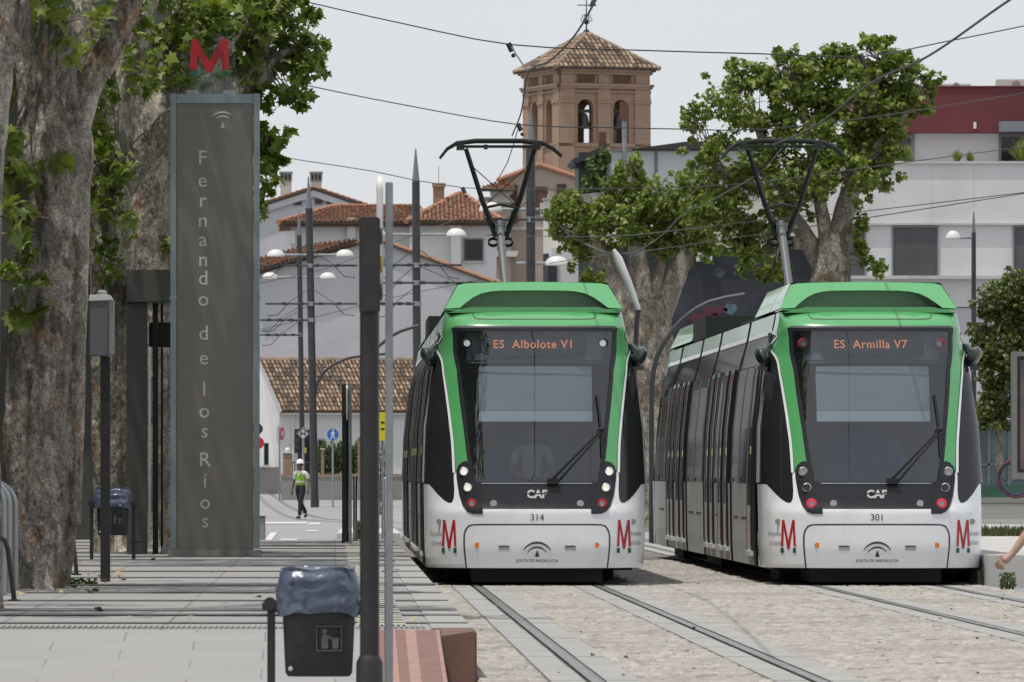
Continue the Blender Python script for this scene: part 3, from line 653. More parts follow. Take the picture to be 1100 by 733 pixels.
    for x, z in A:
        u = x / A[-1][0]
        if abs(u) > .80: f_ = (abs(u) - .80) / .20; top.append((math.copysign((1 - f_) * .935 + f_ * xo(fz0), x), fy(fz1) * (1 - f_) + fy(fz0) * f_, zt(.93) * (1 - f_) + fz0 * f_ + .0))
        else: xx = u / .80 * .935; top.append((xx, fy(fz1), zt(xx)))
    n = len(A); vs = [(x, fy(z), z) for x, z in A] + top; mb.add(vs, [(i, i + 1, n + i + 1, n + i) for i in range(n - 1)])
    mb.add([(x, fy(z), z) for x, z in A] + [(x, 2.6, z) for x, z in A], [(i, i + 1, n + i + 1, n + i) for i in range(n - 1)])
    mb.add([(x, 2.15 + 0 * x, z) for x, z in A], [tuple(range(n))])
    mb.box(-1.10, 1.10, 1.40, 2.6, 3.462, 3.478)
    def fairing(mb, y0, y1, front=True):
        pr = lambda y: [(-xo(fz0), fz0), (-.95, fz1 - .02), (-.935, zt(.935)), (-.45, zt(.45)), (0, fz1), (.45, zt(.45)), (.935, zt(.935)), (.95, fz1 - .02), (xo(fz0), fz0)]
        a = pr(y0); k = len(a); vs = [(x, (fy(z) if front else y0), z) for x, z in a] + [(x, y1, z) for x, z in a]
        mb.add(vs, [(i, i + 1, k + i + 1, k + i) for i in range(k - 1)]); mb.add([(x, y1, z) for x, z in a], [tuple(range(k))])
        if not front: mb.add([(x, y0, z) for x, z in a], [tuple(range(k))])
    fairing(mb, 1.5, 3.6); bl(mb, 'roof_fairing', M['green'])
    for ya, yb in ((3.66, 6.7), (23.4, 26.4), (26.46, LEN - 1.8)): mb = MB(); fairing(mb, ya, yb, False); bl(mb, 'roof_fairing', M['green'])
    for q in ((-.8, .8, 8.2, 15.2, 3.47, 3.60), (-1.08, 1.08, 19.6, 23.4, 3.47, 3.80), (-.72, .72, 4, 7, 3.84, 3.862)): mb = MB(); mb.box(*q); bl(mb, 'roof_equipment', M['under'], sm=False)
    if not front_on:
        mb = MB(); mb.box(.30, .62, 6.8, 7.1, 3.858, 3.95, 0); mb.box(.39, .53, 6.79, 7.11, 3.856, 3.953, 1); bl(mb, 'roof_beacon', [M['beacon_red'], M['beacon_yellow']], sm=False)
    # --- pantograph (72 photo px per metre where it stands)
    pan = thing('pantograph', None, None, (-.02, 17.8, 3.5)); pan.parent = T
    pc = lambda px, py, dy=0: Vector(((px - 540) / 72, dy, CAMH + (HY - py) / 72 - 3.5))
    mb = MB()
    for dy in (-.16, .16):
        mb.tube([pc(474, 170, dy), pc(482, 160, dy), pc(492, 154, dy), pc(512, 151.5, dy), pc(562, 151.5, dy), pc(585, 154, dy), pc(596, 160, dy), pc(605, 168, dy)], [.018, .022, .028, .03, .03, .028, .022, .018], 6)
        mb.tube([pc(497, 157.5, dy), pc(580, 157.5, dy)], .014, 6)
    mb.box(*[v for p in ((pc(492, 0).x, pc(500, 0).x), (-.2, .2), (pc(0, 161).z, pc(0, 154).z)) for v in p]); mb.box(*[v for p in ((pc(573, 0).x, pc(582, 0).x), (-.2, .2), (pc(0, 161).z, pc(0, 154).z)) for v in p]); mb.box(*[v for p in ((pc(521, 0).x, pc(525, 0).x), (-.2, -.12), (pc(0, 161).z, pc(0, 156).z)) for v in p])
    mb.build('collector_head', M['panto'], pan, local=True)
    mb = MB(); mb.tube([pc(502, 160), pc(520, 215, .2), pc(535, 252, .5)], [.034, .039, .046], 8); mb.tube([pc(576, 160), pc(560, 215, .2), pc(546, 252, .5)], [.034, .039, .046], 8)
    mb.tube([pc(521, 223, .2), pc(540, 219, .2), pc(558, 223, .2)], .022, 6); mb.tube([pc(509, 179), pc(557, 221, .2)], .008, 5); mb.tube([pc(572, 175), pc(522, 221, .2)], .008, 5)
    for a in np.arange(0, 3.2, .8):
        for s0 in (-1, 1): mb.tube([pc(540 + s0 * 8 + 6 * math.cos(t) * .9, 258 + 4 * math.sin(t) + a, .45) for t in np.arange(0, 6.3, .7)], .007, 4, caps=False)
    mb.build('upper_arm', M['panto'], pan, smooth=True, local=True)
    mb = MB(); mb.tube([pc(539, 238, .4), pc(540, 262, 0), pc(545, 330, -.8)], [.055, .06, .065], 10); mb.box(pc(534, 0).x, pc(546, 0).x, .3, .5, pc(0, 248).z, pc(0, 238).z); mb.build('lower_arm', M['arm_grey'], pan, smooth=True, local=True)
    mb = MB(); mb.box(-.5, .5, -1.2, .8, .12, .2)
    for x in (-.42, .42):
        for y in (-1.1, .7): mb.lathe([(.05, 0), (.08, .03), (.05, .06), (.08, .09), (.05, .12)], (x, y, .0), 8)
    mb.build('pantograph_base', M['steel'], pan, local=True)
    return T
M['cove'] = pmat('roof_cove', (.10, .31, .13), .25, coat=.5, var=(1.5, (.15, .31, .16), .4, .7)); M['button'] = pmat('door_button', (.55, .50, .25), .3, emit=(1, .9, .5, .15))
M['mirror'] = pmat('mirror_shell', (.025, .036, .032), .3, coat=.4); M['arm_grey'] = pmat('arm_grey_paint', (.13, .135, .14), .5)
M['beacon_red'] = pmat('beacon_red', (.55, .04, .03), .4); M['beacon_yellow'] = pmat('beacon_yellow', (.65, .48, .03), .4)
tram(XT[0], 'green and white tram number 314 with lit white headlights, beside the platform', 'ES  Albolote V1', '314', True)
tram(XT[1], 'green and white tram number 301 with red rings round its lamps, on the far track', 'ES  Armilla V7', '301', False)
# ------------------------------------------------------------------ trees
M['bark'] = None
def barkmat(name, base, lite, dark, rust):
    m = pmat(name, base, .9, var=(1.6, lite, .50, .62), var2=(2.6, dark, .52, .68), stretch=(1, 1, .5), bump=(14, 1.0, .06))
    nt = m.node_tree; b = nt.nodes['Principled BSDF']; L = nt.links.new; src = b.inputs['Base Color'].links[0].from_socket; mp = [n for n in nt.nodes if n.type == 'MAPPING'][0]
    for sc_, c, lo, hi in ((5.5, rust, .58, .66), (24, tuple(x * .55 for x in dark), .60, .74), (1.1, tuple(x * 1.25 for x in lite), .60, .66)):
        nz = _n(nt, 'ShaderNodeTexNoise'); nz.inputs['Scale'].default_value = sc_; nz.inputs['Detail'].default_value = 5; L(mp.outputs[0], nz.inputs[0])
        mr = _n(nt, 'ShaderNodeMapRange'); mr.inputs[1].default_value = lo; mr.inputs[2].default_value = hi; L(nz.outputs[0], mr.inputs[0])
        mx = _n(nt, 'ShaderNodeMix', data_type='RGBA'); L(mr.outputs[0], mx.inputs[0]); L(src, mx.inputs[6]); mx.inputs[7].default_value = rgba(c); src = mx.outputs[2]
    for sc_, k0, k1 in ((46, .62, 1.38), (16, .75, 1.25)):
        fz = _n(nt, 'ShaderNodeTexNoise'); fz.inputs['Scale'].default_value = sc_; fz.inputs['Detail'].default_value = 3; tc_ = [n for n in nt.nodes if n.type == 'TEX_COORD'][0]; L(tc_.outputs['Object'], fz.inputs[0])
        fm = _n(nt, 'ShaderNodeMapRange'); fm.inputs[1].default_value = .32; fm.inputs[2].default_value = .68; fm.inputs[3].default_value = k0; fm.inputs[4].default_value = k1; L(fz.outputs[0], fm.inputs[0])
        fc = _n(nt, 'ShaderNodeCombineColor'); [L(fm.outputs[0], fc.inputs[i]) for i in range(3)]; fu = _n(nt, 'ShaderNodeMix', data_type='RGBA', blend_type='MULTIPLY'); fu.inputs[0].default_value = 1; L(src, fu.inputs[6]); L(fc.outputs[0], fu.inputs[7]); src = fu.outputs[2]
    vo = _n(nt, 'ShaderNodeTexVoronoi'); vo.inputs['Scale'].default_value = 7.5; vo.inputs['Randomness'].default_value = 1; ds = _n(nt, 'ShaderNodeTexNoise'); ds.inputs['Scale'].default_value = 5; L(mp.outputs[0], ds.inputs[0])
    va = _n(nt, 'ShaderNodeVectorMath', operation='SCALE'); va.inputs[3].default_value = .35; L(ds.outputs['Color'], va.inputs[0]); vb = _n(nt, 'ShaderNodeVectorMath', operation='ADD'); L(mp.outputs[0], vb.inputs[0]); L(va.outputs[0], vb.inputs[1]); L(vb.outputs[0], vo.inputs['Vector'])
    hs = _n(nt, 'ShaderNodeSeparateColor'); L(vo.outputs['Color'], hs.inputs[0]); mr = _n(nt, 'ShaderNodeMapRange'); mr.inputs[1].default_value = 0; mr.inputs[2].default_value = 1; mr.inputs[3].default_value = .55; mr.inputs[4].default_value = 1.55; L(hs.outputs[0], mr.inputs[0])
    mu = _n(nt, 'ShaderNodeMix', data_type='RGBA', blend_type='MULTIPLY'); mu.inputs[0].default_value = .85; L(src, mu.inputs[6]); cc = _n(nt, 'ShaderNodeCombineColor'); [L(mr.outputs[0], cc.inputs[i]) for i in range(3)]; L(cc.outputs[0], mu.inputs[7]); src = mu.outputs[2]
    b2 = _n(nt, 'ShaderNodeBump'); b2.inputs['Strength'].default_value = .7; b2.inputs['Distance'].default_value = .03; L(hs.outputs[1], b2.inputs['Height'])
    b1 = [n for n in nt.nodes if n.type == 'BUMP' and n != b2][0]; L(b1.outputs[0], b2.inputs['Normal']); L(b2.outputs[0], b.inputs['Normal'])
    L(src, b.inputs['Base Color']); return m
M['bark'] = barkmat('plane_bark', (.205, .182, .152), (.33, .30, .255), (.072, .060, .048), (.17, .11, .068))
M['bark2'] = barkmat('grey_plane_bark', (.235, .205, .165), (.36, .325, .265), (.10, .084, .066), (.19, .13, .085))
M['leaf'] = pmat('plane_leaf', (.07, .13, .02), .45, spec=.4, island=[(0, (.085, .125, .026)), (.35, (.16, .215, .042)), (.7, (.235, .29, .065)), (.9, (.31, .35, .11)), (1, (.40, .42, .20))], trans=(.42, (.9, 1.0, .35)))
M['leaf_shrub'] = pmat('shrub_leaf', (.06, .09, .02), .5, island=[(0, (.05, .075, .02)), (.5, (.10, .135, .032)), (.85, (.16, .185, .05)), (1, (.23, .225, .07))], trans=(.25, (.9, 1, .4)))
M['leaf_hedge'] = pmat('hedge_leaf', (.05, .09, .02), .5, island=[(0, (.03, .06, .014)), (.6, (.06, .11, .02)), (1, (.11, .15, .03))], trans=(.25, (.9, 1, .4)))
M['leaf_spiky'] = pmat('yucca_leaf', (.18, .24, .05), .5, island=[(0, (.12, .18, .03)), (1, (.28, .32, .08))], trans=(.3, (1, 1, .5)))

LOBED = np.array([(0, -.42, 0), (.10, -.18, .02), (.42, -.30, -.05), (.34, -.06, .0), (.52, .12, -.08), (.26, .16, 0), (.16, .30, 0), (0, .58, -.10), (-.16, .30, 0), (-.26, .16, 0), (-.52, .12, -.08), (-.34, -.06, 0), (-.42, -.30, -.05), (-.10, -.18, .02)])
LF = [(0, 1, 5, 13), (1, 2, 3, 5), (3, 4, 5, 5), (13, 5, 9, 9), (13, 9, 11, 12), (9, 10, 11, 11), (5, 6, 8, 9), (6, 7, 8, 8)]
LTRI = np.array([t for f in LF for t in ([(f[0], f[1], f[2])] + ([(f[0], f[2], f[3])] if f[3] != f[2] else []))])
OVAL = np.array([(0, -.5, 0), (.26, -.05, .04), (0, .5, -.05), (-.26, -.05, .04)]); OTRI = np.array([(0, 1, 2), (0, 2, 3)])
def leaves(name, C, size, mat, parent, shape='lobed', up=.55, jitter=.35):
    """one leaf-shaped face group per point in C"""
    n = len(C); base, tri = (LOBED, LTRI) if shape == 'lobed' else (OVAL, OTRI)
    nrm = rng.normal(size=(n, 3)); nrm[:, 2] = np.abs(nrm[:, 2]) * .6 + up; nrm /= np.linalg.norm(nrm, axis=1)[:, None]
    t = rng.normal(size=(n, 3)); t[:, 2] -= .5; t -= nrm * (t * nrm).sum(1)[:, None]; t /= np.linalg.norm(t, axis=1)[:, None]
    b = np.cross(nrm, t); sz = size * (1 + jitter * (rng.random(n) * 2 - 1))
    V = C[:, None, :] + sz[:, None, None] * (base[None, :, 0:1] * b[:, None, :] + base[None, :, 1:2] * t[:, None, :] + base[None, :, 2:3] * nrm[:, None, :])
    Fc = (tri[None] + (np.arange(n) * len(base))[:, None, None]).reshape(-1, 3)
    return arrays(name, V.reshape(-1, 3), Fc, mat, parent)
def clump_points(c, r, n, shell=.45, thr=-.12, fs=1.7):
    out = []; c = np.array(c); r = np.array(r); seed = rng.random(3) * 50
    tries = 0
    while len(out) < n:
        tries += 1
        if tries > 4 * n: thr = -9
        d = rng.normal(size=3); d /= np.linalg.norm(d); k = (shell + (1 - shell) * rng.random() ** .6) * (1 + .30 * noise.noise(Vector(d * 2.2 + seed)))
        p = c + d * r * k
        if noise.noise(Vector(p * fs + seed)) > thr: out.append(p)
    return out
def jitter_bark(sc_=1.0, amp=.16):
    def f(p, q): 
        return 1 + amp * .5 * (abs(noise.noise(Vector((math.cos(q) * 2.2, math.sin(q) * 2.2, p.z * .45 + p.x)))) * 2 - .6) + amp * noise.noise(p * 1.3 * sc_ + Vector((0, 0, p.z * -.7))) + amp * .55 * noise.noise(Vector((p.x * 4, p.y * 4, p.z * 1.6)) * sc_) + amp * .35 * noise.noise(Vector((p.x * 11, p.y * 11, p.z * 5)) * sc_) + amp * .28 * noise.noise(Vector((p.x * 26, p.y * 26, p.z * 11)))
    return f
def limb(mb, path, s, n=18, amp=.16, step=.09):
    """path of (px, py, width px[, metres nearer]) at a scale of s px per metre"""
    W_ = []
    for p in path:
        v = P(p[0], p[1], s); W_.append((v.x, v.y - (p[3] if len(p) > 3 else 0), v.z, p[2] / 2 / s))
    C = spline(W_, step); e = C[-1]
    if e[3] > .05:
        d = (C[-1] - C[-2])[:3]; d = d / np.linalg.norm(d); C = np.vstack([C] + [[*(e[:3] + d * e[3] * a), e[3] * b] for a, b in ((.35, .92), (.65, .72), (.85, .42), (.93, .1))])
    e = C[0]; d = (C[0] - C[1])[:3]; d = d / np.linalg.norm(d); C = np.vstack([[*(e[:3] + d * e[3] * a), e[3] * b] for a, b in ((.7, .25), (.5, .7), (.25, .92))] + [C])
    mb.tube([tuple(c[:3]) for c in C], [max(c[3], .012) for c in C], n, jit=jitter_bark(1, amp))
    return C
def plane_tree(name, label, s, trunk, limbs, clumps, per, size, group, twigs=5, ragged=0, thr=-.12, mat='bark', leafmat='leaf', cat='tree', amp=.16, dense=1.0, extra=None):
    """clumps: (px, py, rx, ry[, metres nearer[, weight]]); per = leaves per square metre of clump"""
    b = P(trunk[0][0], trunk[0][1], s); T = thing(name, label, cat, (b.x, b.y, b.z), group)
    mb = MB(); paths = [limb(mb, trunk, s, 88 if s > 70 else 48, amp)] + [limb(mb, l, s, 48 if s > 70 else 24, amp) for l in limbs]
    allp = np.vstack([p for p in paths])
    C = []
    for cl in list(clumps):
        for _ in range(ragged):
            a = rng.random() * 6.28; f = 1.0 + .16 * rng.random(); clumps.append((cl[0] + cl[2] * f * math.cos(a), cl[1] + cl[3] * f * math.sin(a), 4 + 4 * rng.random(), 4 + 5 * rng.random(), (cl[4] if len(cl) > 4 else 0) + (rng.random() - .5), .9))
    for cl in clumps:
        c = P(cl[0], cl[1], s); c.y -= cl[4] if len(cl) > 4 else 0; rx, ry = cl[2] / s, cl[3] / s; wgt = cl[5] if len(cl) > 5 else 1
        n = max(8, int(per * rx * ry * 4 * wgt * dense)); C += clump_points(c, (rx, (rx + ry) / 2, ry), n, thr=thr)
        for _ in range(twigs if max(rx, ry) * s > 9.5 else (1 if rng.random() < .35 else 0)):
            e = Vector(clump_points(c, (rx * .8, rx * .6, ry * .8), 1, .2)[0]); d = np.linalg.norm(allp[:, :3] - np.array(e), axis=1); a = allp[np.argmin(d)]; a = Vector(a[:3])
            if (e - a).length > 4: continue
            m_ = (a + e) / 2 + Vector((rng.normal(), rng.normal(), rng.normal() + .8)) * .10; mb.tube([a, m_, e], [.020, .013, .006], 5, caps=False)
    mb.build('trunk', M[mat], T, smooth=True, fix=False)
    if extra is not None: C += extra
    leaves('crown', np.array(C), size, M[leafmat], T)
    return T
GT = 'plane trees on the right'
plane_tree('plane_tree', 'tall pollarded plane tree with a broad leafy crown, rising behind the right-hand tram', 50,
    [(893, 582, 74), (893, 562, 62), (893, 480, 54), (893, 400, 48), (892, 330, 44), (892, 290, 43), (894, 262, 38)],
    [[(886, 296, 22), (868, 258, 20), (848, 226, 15), (826, 172, 11), (812, 130, 7)], [(896, 272, 28), (908, 225, 24), (922, 165, 15), (938, 100, 9), (950, 62, 5)], [(890, 268, 20), (878, 200, 13), (868, 140, 10), (858, 92, 6)],
     [(850, 226, 12), (812, 200, 14), (772, 180, 9)], [(915, 190, 20), (955, 140, 14), (984, 105, 8)], [(868, 262, 16), (835, 258, 12), (808, 238, 8)]],
    [(800, 112, 52, 34), (850, 95, 48, 36), (790, 165, 50, 32), (922, 110, 56, 46), (962, 92, 40, 36), (940, 62, 32, 20), (985, 95, 24, 24), (880, 150, 58, 38), (780, 222, 42, 26), (832, 205, 46, 36), (932, 165, 40, 34),
     (820, 268, 32, 30), (792, 250, 26, 24), (948, 146, 20, 24), (905, 82, 36, 28), (938, 192, 14, 18), (925, 240, 8, 26, .3, .6), (860, 180, 40, 28, 1), (900, 190, 30, 24, 1.2), (938, 46, 10, 9), (900, 58, 12, 10), (802, 72, 14, 9), (842, 66, 16, 10), (870, 75, 18, 12), (748, 130, 14, 14), (752, 232, 12, 14), (936, 285, 10, 7, .3, .7), (828, 296, 10, 8, .2, .7)],
    430, .132, GT, mat='bark2', ragged=6, thr=.03, twigs=6)
plane_tree('plane_tree', 'thick forked plane tree with a low round crown, standing between the two trams', 44,
    [(694, 573, 92), (694, 555, 78), (694, 470, 70), (694, 400, 62), (694, 360, 58), (694, 342, 54)],
    [[(684, 352, 30), (668, 320, 25), (650, 282, 19), (634, 240, 13), (622, 212, 7)], [(692, 350, 28), (688, 300, 24), (680, 246, 19), (676, 192, 9)], [(703, 352, 30), (720, 312, 25), (738, 268, 19), (752, 222, 9)], [(700, 335, 18), (710, 278, 12), (712, 220, 7)], [(650, 285, 10), (628, 262, 10), (605, 245, 6)]],
    [(622, 235, 32, 32), (608, 248, 20, 20), (640, 213, 30, 22), (675, 196, 20, 22), (682, 225, 36, 24), (716, 214, 42, 26), (742, 224, 36, 32), (735, 256, 32, 22), (700, 240, 36, 24), (650, 255, 26, 18), (626, 274, 14, 14), (762, 238, 30, 36), (756, 200, 28, 18), (712, 266, 18, 14), (662, 240, 28, 22, .6), (600, 228, 12, 12), (676, 180, 9, 10), (636, 300, 6, 8, .2, .6)],
    430, .130, GT, mat='bark2', ragged=6, thr=.03, twigs=6)

GL = 'plane trees along the platform'
def upper(s, cx, spread, n, z0=7.5, z1=13):
    """leaves of the part of the crown that stands above the photograph"""
    out = []
    for _ in range(int(n * 1.5)):
        c = P(cx + spread * (rng.random() * 2 - 1), 0, s); c.z = z0 + (z1 - z0) * rng.random(); c.y += (rng.random() * 2 - 1) * 2.5 - 1.6; c.x -= .9  # unseen upper crown, set towards the sun to shade trunks and platform
        out += clump_points(c, (.75, .75, .5), 70, .3)
    return out
plane_tree('plane_tree', 'massive gnarled plane tree trunk with mottled brown bark, beside the arched bicycle racks', 115,
    [(36, 640, 84), (38, 625, 74), (42, 590, 76), (46, 480, 82), (48, 350, 78), (52, 230, 78), (58, 165, 84), (60, 120, 66), (60, 70, 42), (58, 10, 32), (56, -60, 26)],
    [[(44, 170, 40), (32, 90, 30), (18, 0, 26), (0, -160, 24)], [(70, 170, 40), (92, 100, 32), (122, 40, 28), (146, -20, 24), (170, -170, 20)], [(62, 165, 22), (84, 130, 22), (91, 96, 20), (88, 80, 12)], [(80, 560, 16, .1), (83, 420, 20, .1), (84, 300, 22, .1), (86, 200, 22, .1), (84, 130, 20, .1)]],
    [(25, 210, 24, 36, .6), (58, 178, 22, 14, .5), (40, 318, 24, 24, .6), (18, 290, 14, 20, .6), (48, 8, 34, 16, .5), (66, 22, 24, 12, .4), (12, 150, 14, 20, .6), (22, 345, 10, 12, .5), (10, 190, 14, 18, .5), (70, 60, 16, 24, .5), (34, 240, 16, 14, .6), (108, 30, 18, 16, .5), (30, 270, 14, 16, .6)],
    62, .20, GL, twigs=2, extra=upper(115, 60, 240, 26))
plane_tree('plane_tree', 'slim pale plane tree trunk at the left edge of the pavement', 137,
    [(-24, 662, 62), (-23, 640, 54), (-22, 400, 46), (-19, 200, 44), (-14, 130, 44), (-5, 80, 38), (4, 30, 30), (10, -30, 24), (14, -200, 18)],
    [[(0, 85, 12), (18, 30, 13), (27, -10, 12), (40, -120, 9)]],
    [(18, 240, 16, 24, .5, .6), (15, 300, 10, 14, .4, .5)], 60, .19, GL, twigs=2, extra=upper(137, -20, 220, 14))
plane_tree('plane_tree', 'leaning plane tree with a knobbly bulging limb, behind the thin meter post', 79,
    [(122, 594, 54), (121, 575, 46), (122, 480, 44), (121, 340, 44), (117, 230, 50), (112, 165, 54)],
    [[(112, 185, 46), (122, 120, 40), (142, 50, 32), (160, -10, 26), (180, -140, 20)], [(118, 215, 38), (142, 178, 36), (168, 150, 30), (184, 132, 32), (194, 118, 18)], [(108, 175, 40), (96, 90, 40), (84, 10, 30), (70, -120, 22)]],
    [(118, 200, 24, 44, .7), (130, 180, 20, 28, .6), (106, 150, 18, 30, .6), (160, 72, 28, 36, .7), (112, 262, 18, 20, .5), (104, 60, 16, 30, .5), (120, 300, 16, 14, .6, .6), (104, 230, 14, 26, .8), (138, 240, 12, 20, .8), (112, 110, 16, 24, .8), (126, 280, 12, 16, .8), (96, 190, 10, 20, .8), (150, 20, 26, 24, .5)],
    85, .19, GL, twigs=3, mat='bark2', extra=upper(90, 110, 190, 22))
plane_tree('plane_tree', 'grey plane tree trunk rising straight up beside the station name column', 74,
    [(163, 588, 44), (164, 565, 38), (164, 330, 42), (160, 240, 50), (166, 180, 48), (176, 110, 46)],
    [[(176, 120, 40), (190, 50, 30), (206, -20, 22), (220, -140, 16)], [(160, 200, 34), (150, 120, 30), (140, 30, 22), (130, -60, 16)], [(176, 110, 30), (214, 72, 22), (244, 52, 18)]],
    [(196, 85, 26, 20, .5), (214, 36, 42, 30, .4), (174, 30, 24, 20, .4), (236, 76, 12, 9, .3), (250, 16, 38, 22, .4), (180, 2, 36, 20, .5), (182, 262, 6, 10, .3), (226, 6, 30, 20, .6)],
    95, .19, GL, mat='bark2', extra=upper(82, 190, 150, 18))
plane_tree('plane_tree', 'plane tree with dense foliage spreading right of the station name column', 69,
    [(226, 583, 50), (226, 480, 44), (226, 330, 42), (228, 220, 40), (242, 130, 36), (258, 95, 34)],
    [[(256, 100, 40), (272, 80, 40), (276, 58, 24), (290, 10, 16)], [(244, 130, 26), (226, 70, 22), (216, 0, 16)], [(264, 90, 18), (300, 60, 11), (326, 55, 6)]],
    [(300, 40, 42, 36), (284, 92, 38, 32), (326, 54, 22, 22), (292, 14, 46, 26), (286, 140, 22, 22), (282, 182, 16, 22), (278, 222, 10, 14), (264, 62, 26, 30), (332, 76, 12, 12), (300, -24, 54, 28), (276, 20, 40, 30, .7), (316, 100, 14, 14), (240, 30, 30, 30, .5), (256, 120, 16, 26, -.6), (290, 160, 14, 20)],
    185, .19, GL, mat='bark', ragged=4, thr=-.02, extra=upper(72, 250, 120, 10))
plane_tree('plane_tree', 'farther plane tree trunk, seen in the narrow gap left of the station name column', 62,
    [(178, 575, 30), (178, 555, 24), (179, 420, 22), (178, 300, 24), (176, 200, 26)],
    [[(176, 220, 20), (196, 130, 16), (214, 60, 12)], [(176, 220, 18), (150, 120, 14), (130, 40, 10)]],
    [(150, 230, 30, 40, -.5), (190, 150, 40, 40), (120, 120, 50, 50), (60, 160, 40, 60), (176, 60, 60, 40), (90, 40, 60, 40), (30, 60, 50, 60), (186, 410, 5, 14, .3), (70, 300, 20, 60), (240, 60, 30, 40)],
    110, .20, GL, mat='bark')
# shrub tree on the right
plane_tree('shrub_tree', 'bushy olive green shrub tree at the right edge, behind the advertising panel', 52,
    [(1074, 512, 9), (1073, 470, 8), (1074, 430, 10)], [[(1074, 440, 8), (1062, 390, 6), (1058, 330, 3)], [(1074, 440, 8), (1088, 380, 6), (1094, 310, 3)]],
    [(1075, 325, 26, 28), (1095, 320, 30, 30), (1064, 355, 18, 20), (1080, 372, 30, 30), (1066, 400, 18, 22), (1085, 425, 30, 26), (1068, 442, 16, 14), (1100, 400, 30, 40), (1120, 350, 40, 50), (1056, 330, 10, 12), (1090, 306, 20, 12), (1058, 420, 8, 14, 0, .7), (1090, 450, 26, 14), (1056, 440, 10, 18), (1064, 380, 20, 20), (1052, 370, 10, 16), (1075, 345, 24, 20)],
    560, .110, None, leafmat='leaf_shrub', twigs=7, amp=.1, ragged=2)
# ------------------------------------------------------------------ buildings
def tint(name, c, r=.85, sp=.5): return pmat(name, c, r, var=(.35, tuple(x * .84 for x in c), .42, .72), var2=(2.4, tuple(x * .78 for x in c), .60, .80), bump=(8, .08, .01))
M['wall_white'] = tint('white_render', (.62, .62, .62)); M['wall_grey'] = tint('pale_grey_render', (.47, .47, .49)); M['wall_lilac'] = tint('lilac_grey_render', (.50, .495, .515))
M['wall_beige'] = tint('beige_render', (.40, .32, .265)); M['plinth'] = tint('grey_plinth', (.27, .265, .25)); M['wall_red'] = tint('red_render', (.135, .030, .036))
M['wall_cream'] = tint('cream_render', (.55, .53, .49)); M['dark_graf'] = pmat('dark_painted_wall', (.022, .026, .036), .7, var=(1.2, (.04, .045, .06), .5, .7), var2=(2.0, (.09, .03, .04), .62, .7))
M['brick'] = brickmat('tower_brick', (.34, .205, .135), (.27, .155, .10), (.30, .23, .17), .52, .13, .02, stain=(.5, (.26, .175, .13), .45, .78), bump=.35)
M['brick_pale'] = brickmat('tower_brick_trim', (.37, .235, .16), (.31, .19, .125), (.32, .25, .19), .52, .13, .02, stain=(.9, (.28, .2, .15), .5, .78), bump=.3)
TILE_OLD = pmat('old_roof_tile', (.3, .2, .13), .9, island=[(0, (.065, .05, .038)), (.25, (.16, .105, .07)), (.5, (.26, .175, .115)), (.78, (.40, .30, .21)), (1, (.21, .135, .085))], var=(1.1, (.085, .07, .058), .50, .70))
TILE_ORG = pmat('orange_roof_tile', (.4, .17, .08), .9, island=[(0, (.15, .07, .045)), (.3, (.27, .118, .07)), (.65, (.34, .155, .092)), (1, (.40, .22, .14))], var=(.7, (.20, .11, .075), .52, .75))
M['tile_under'] = pmat('tile_channels', (.085, .06, .045), .95); M['tile_ridge'] = pmat('ridge_tile', (.40, .20, .12), .9, var=(3, (.30, .17, .11), .4, .7)); M['tile_ridge_old'] = pmat('old_ridge_tile', (.30, .21, .15), .9, var=(3, (.15, .12, .10), .4, .7))
M['shutter'] = pmat('grey_shutter', (.075, .075, .08), .6, var=(.9, (.095, .095, .10), .4, .7)); M['darkwin'] = pmat('dark_window', (.018, .02, .024), .12); M['frame_grey'] = pmat('grey_frame', (.17, .19, .21), .5)
M['wood'] = pmat('brown_wood', (.12, .06, .035), .7, var=(3, (.08, .04, .025), .4, .7)); M['void'] = pmat('dark_opening', (.02, .018, .016), .9); M['bronze'] = pmat('bell_bronze', (.05, .05, .045), .5, metal=.5)
M['milk'] = pmat('milky_glass_panel', (.55, .58, .59), .3, spec=.5); M['iron'] = pmat('wrought_iron', (.03, .03, .032), .6)
def tiles(O, U, V, poly, tw=.24, tl=.40, r=.085):
    """barrel tiles on a sloping plane: O origin, U along the eave, V up the slope, poly = outline in (u, v) metres"""
    O, U, V = Vector(O), Vector(U).normalized(), Vector(V).normalized(); N = U.cross(V).normalized()
    if N.z < 0: N = -N
    bm = bmesh.new(); us = [p[0] for p in poly]; vs_ = [p[1] for p in poly]
    def inside(x, y):
        c = False; n = len(poly)
        for i in range(n):
            (x1, y1), (x2, y2) = poly[i], poly[(i + 1) % n]
            if (y1 > y) != (y2 > y) and x < (x2 - x1) * (y - y1) / (y2 - y1) + x1: c = not c
        return c
    mb = MB(); u = min(us)
    while u < max(us):
        v = min(vs_)
        while v < max(vs_):
            if inside(u + tw / 2, v + tl / 2):
                q = []; j = (rng.random(2) - .5) * .03
                for vv, lift, rr in ((v - .03, .055 + j[0] * .5, r * 1.08), (v + tl, .02, r * .9)):
                    for k in range(6):
                        a = math.pi * k / 5; q.append(O + U * (u + tw / 2 + j[1] - rr * math.cos(a)) + V * vv + N * (rr * .9 * math.sin(a) + lift))
                mb.add(q, [(k, k + 1, 6 + k + 1, 6 + k) for k in range(5)] + [tuple(range(6))])
            v += tl
        u += tw
    base = [O + U * a + V * b for a, b in poly]; mb.add(base, [tuple(range(len(base)))], 1)
    mb.add([p - N * .10 for p in base], [tuple(range(len(base)))], 1)
    n = len(base); mb.add(base + [p - N * .10 for p in base], [(i, (i + 1) % n, n + (i + 1) % n, n + i) for i in range(n)], 1)
    return mb
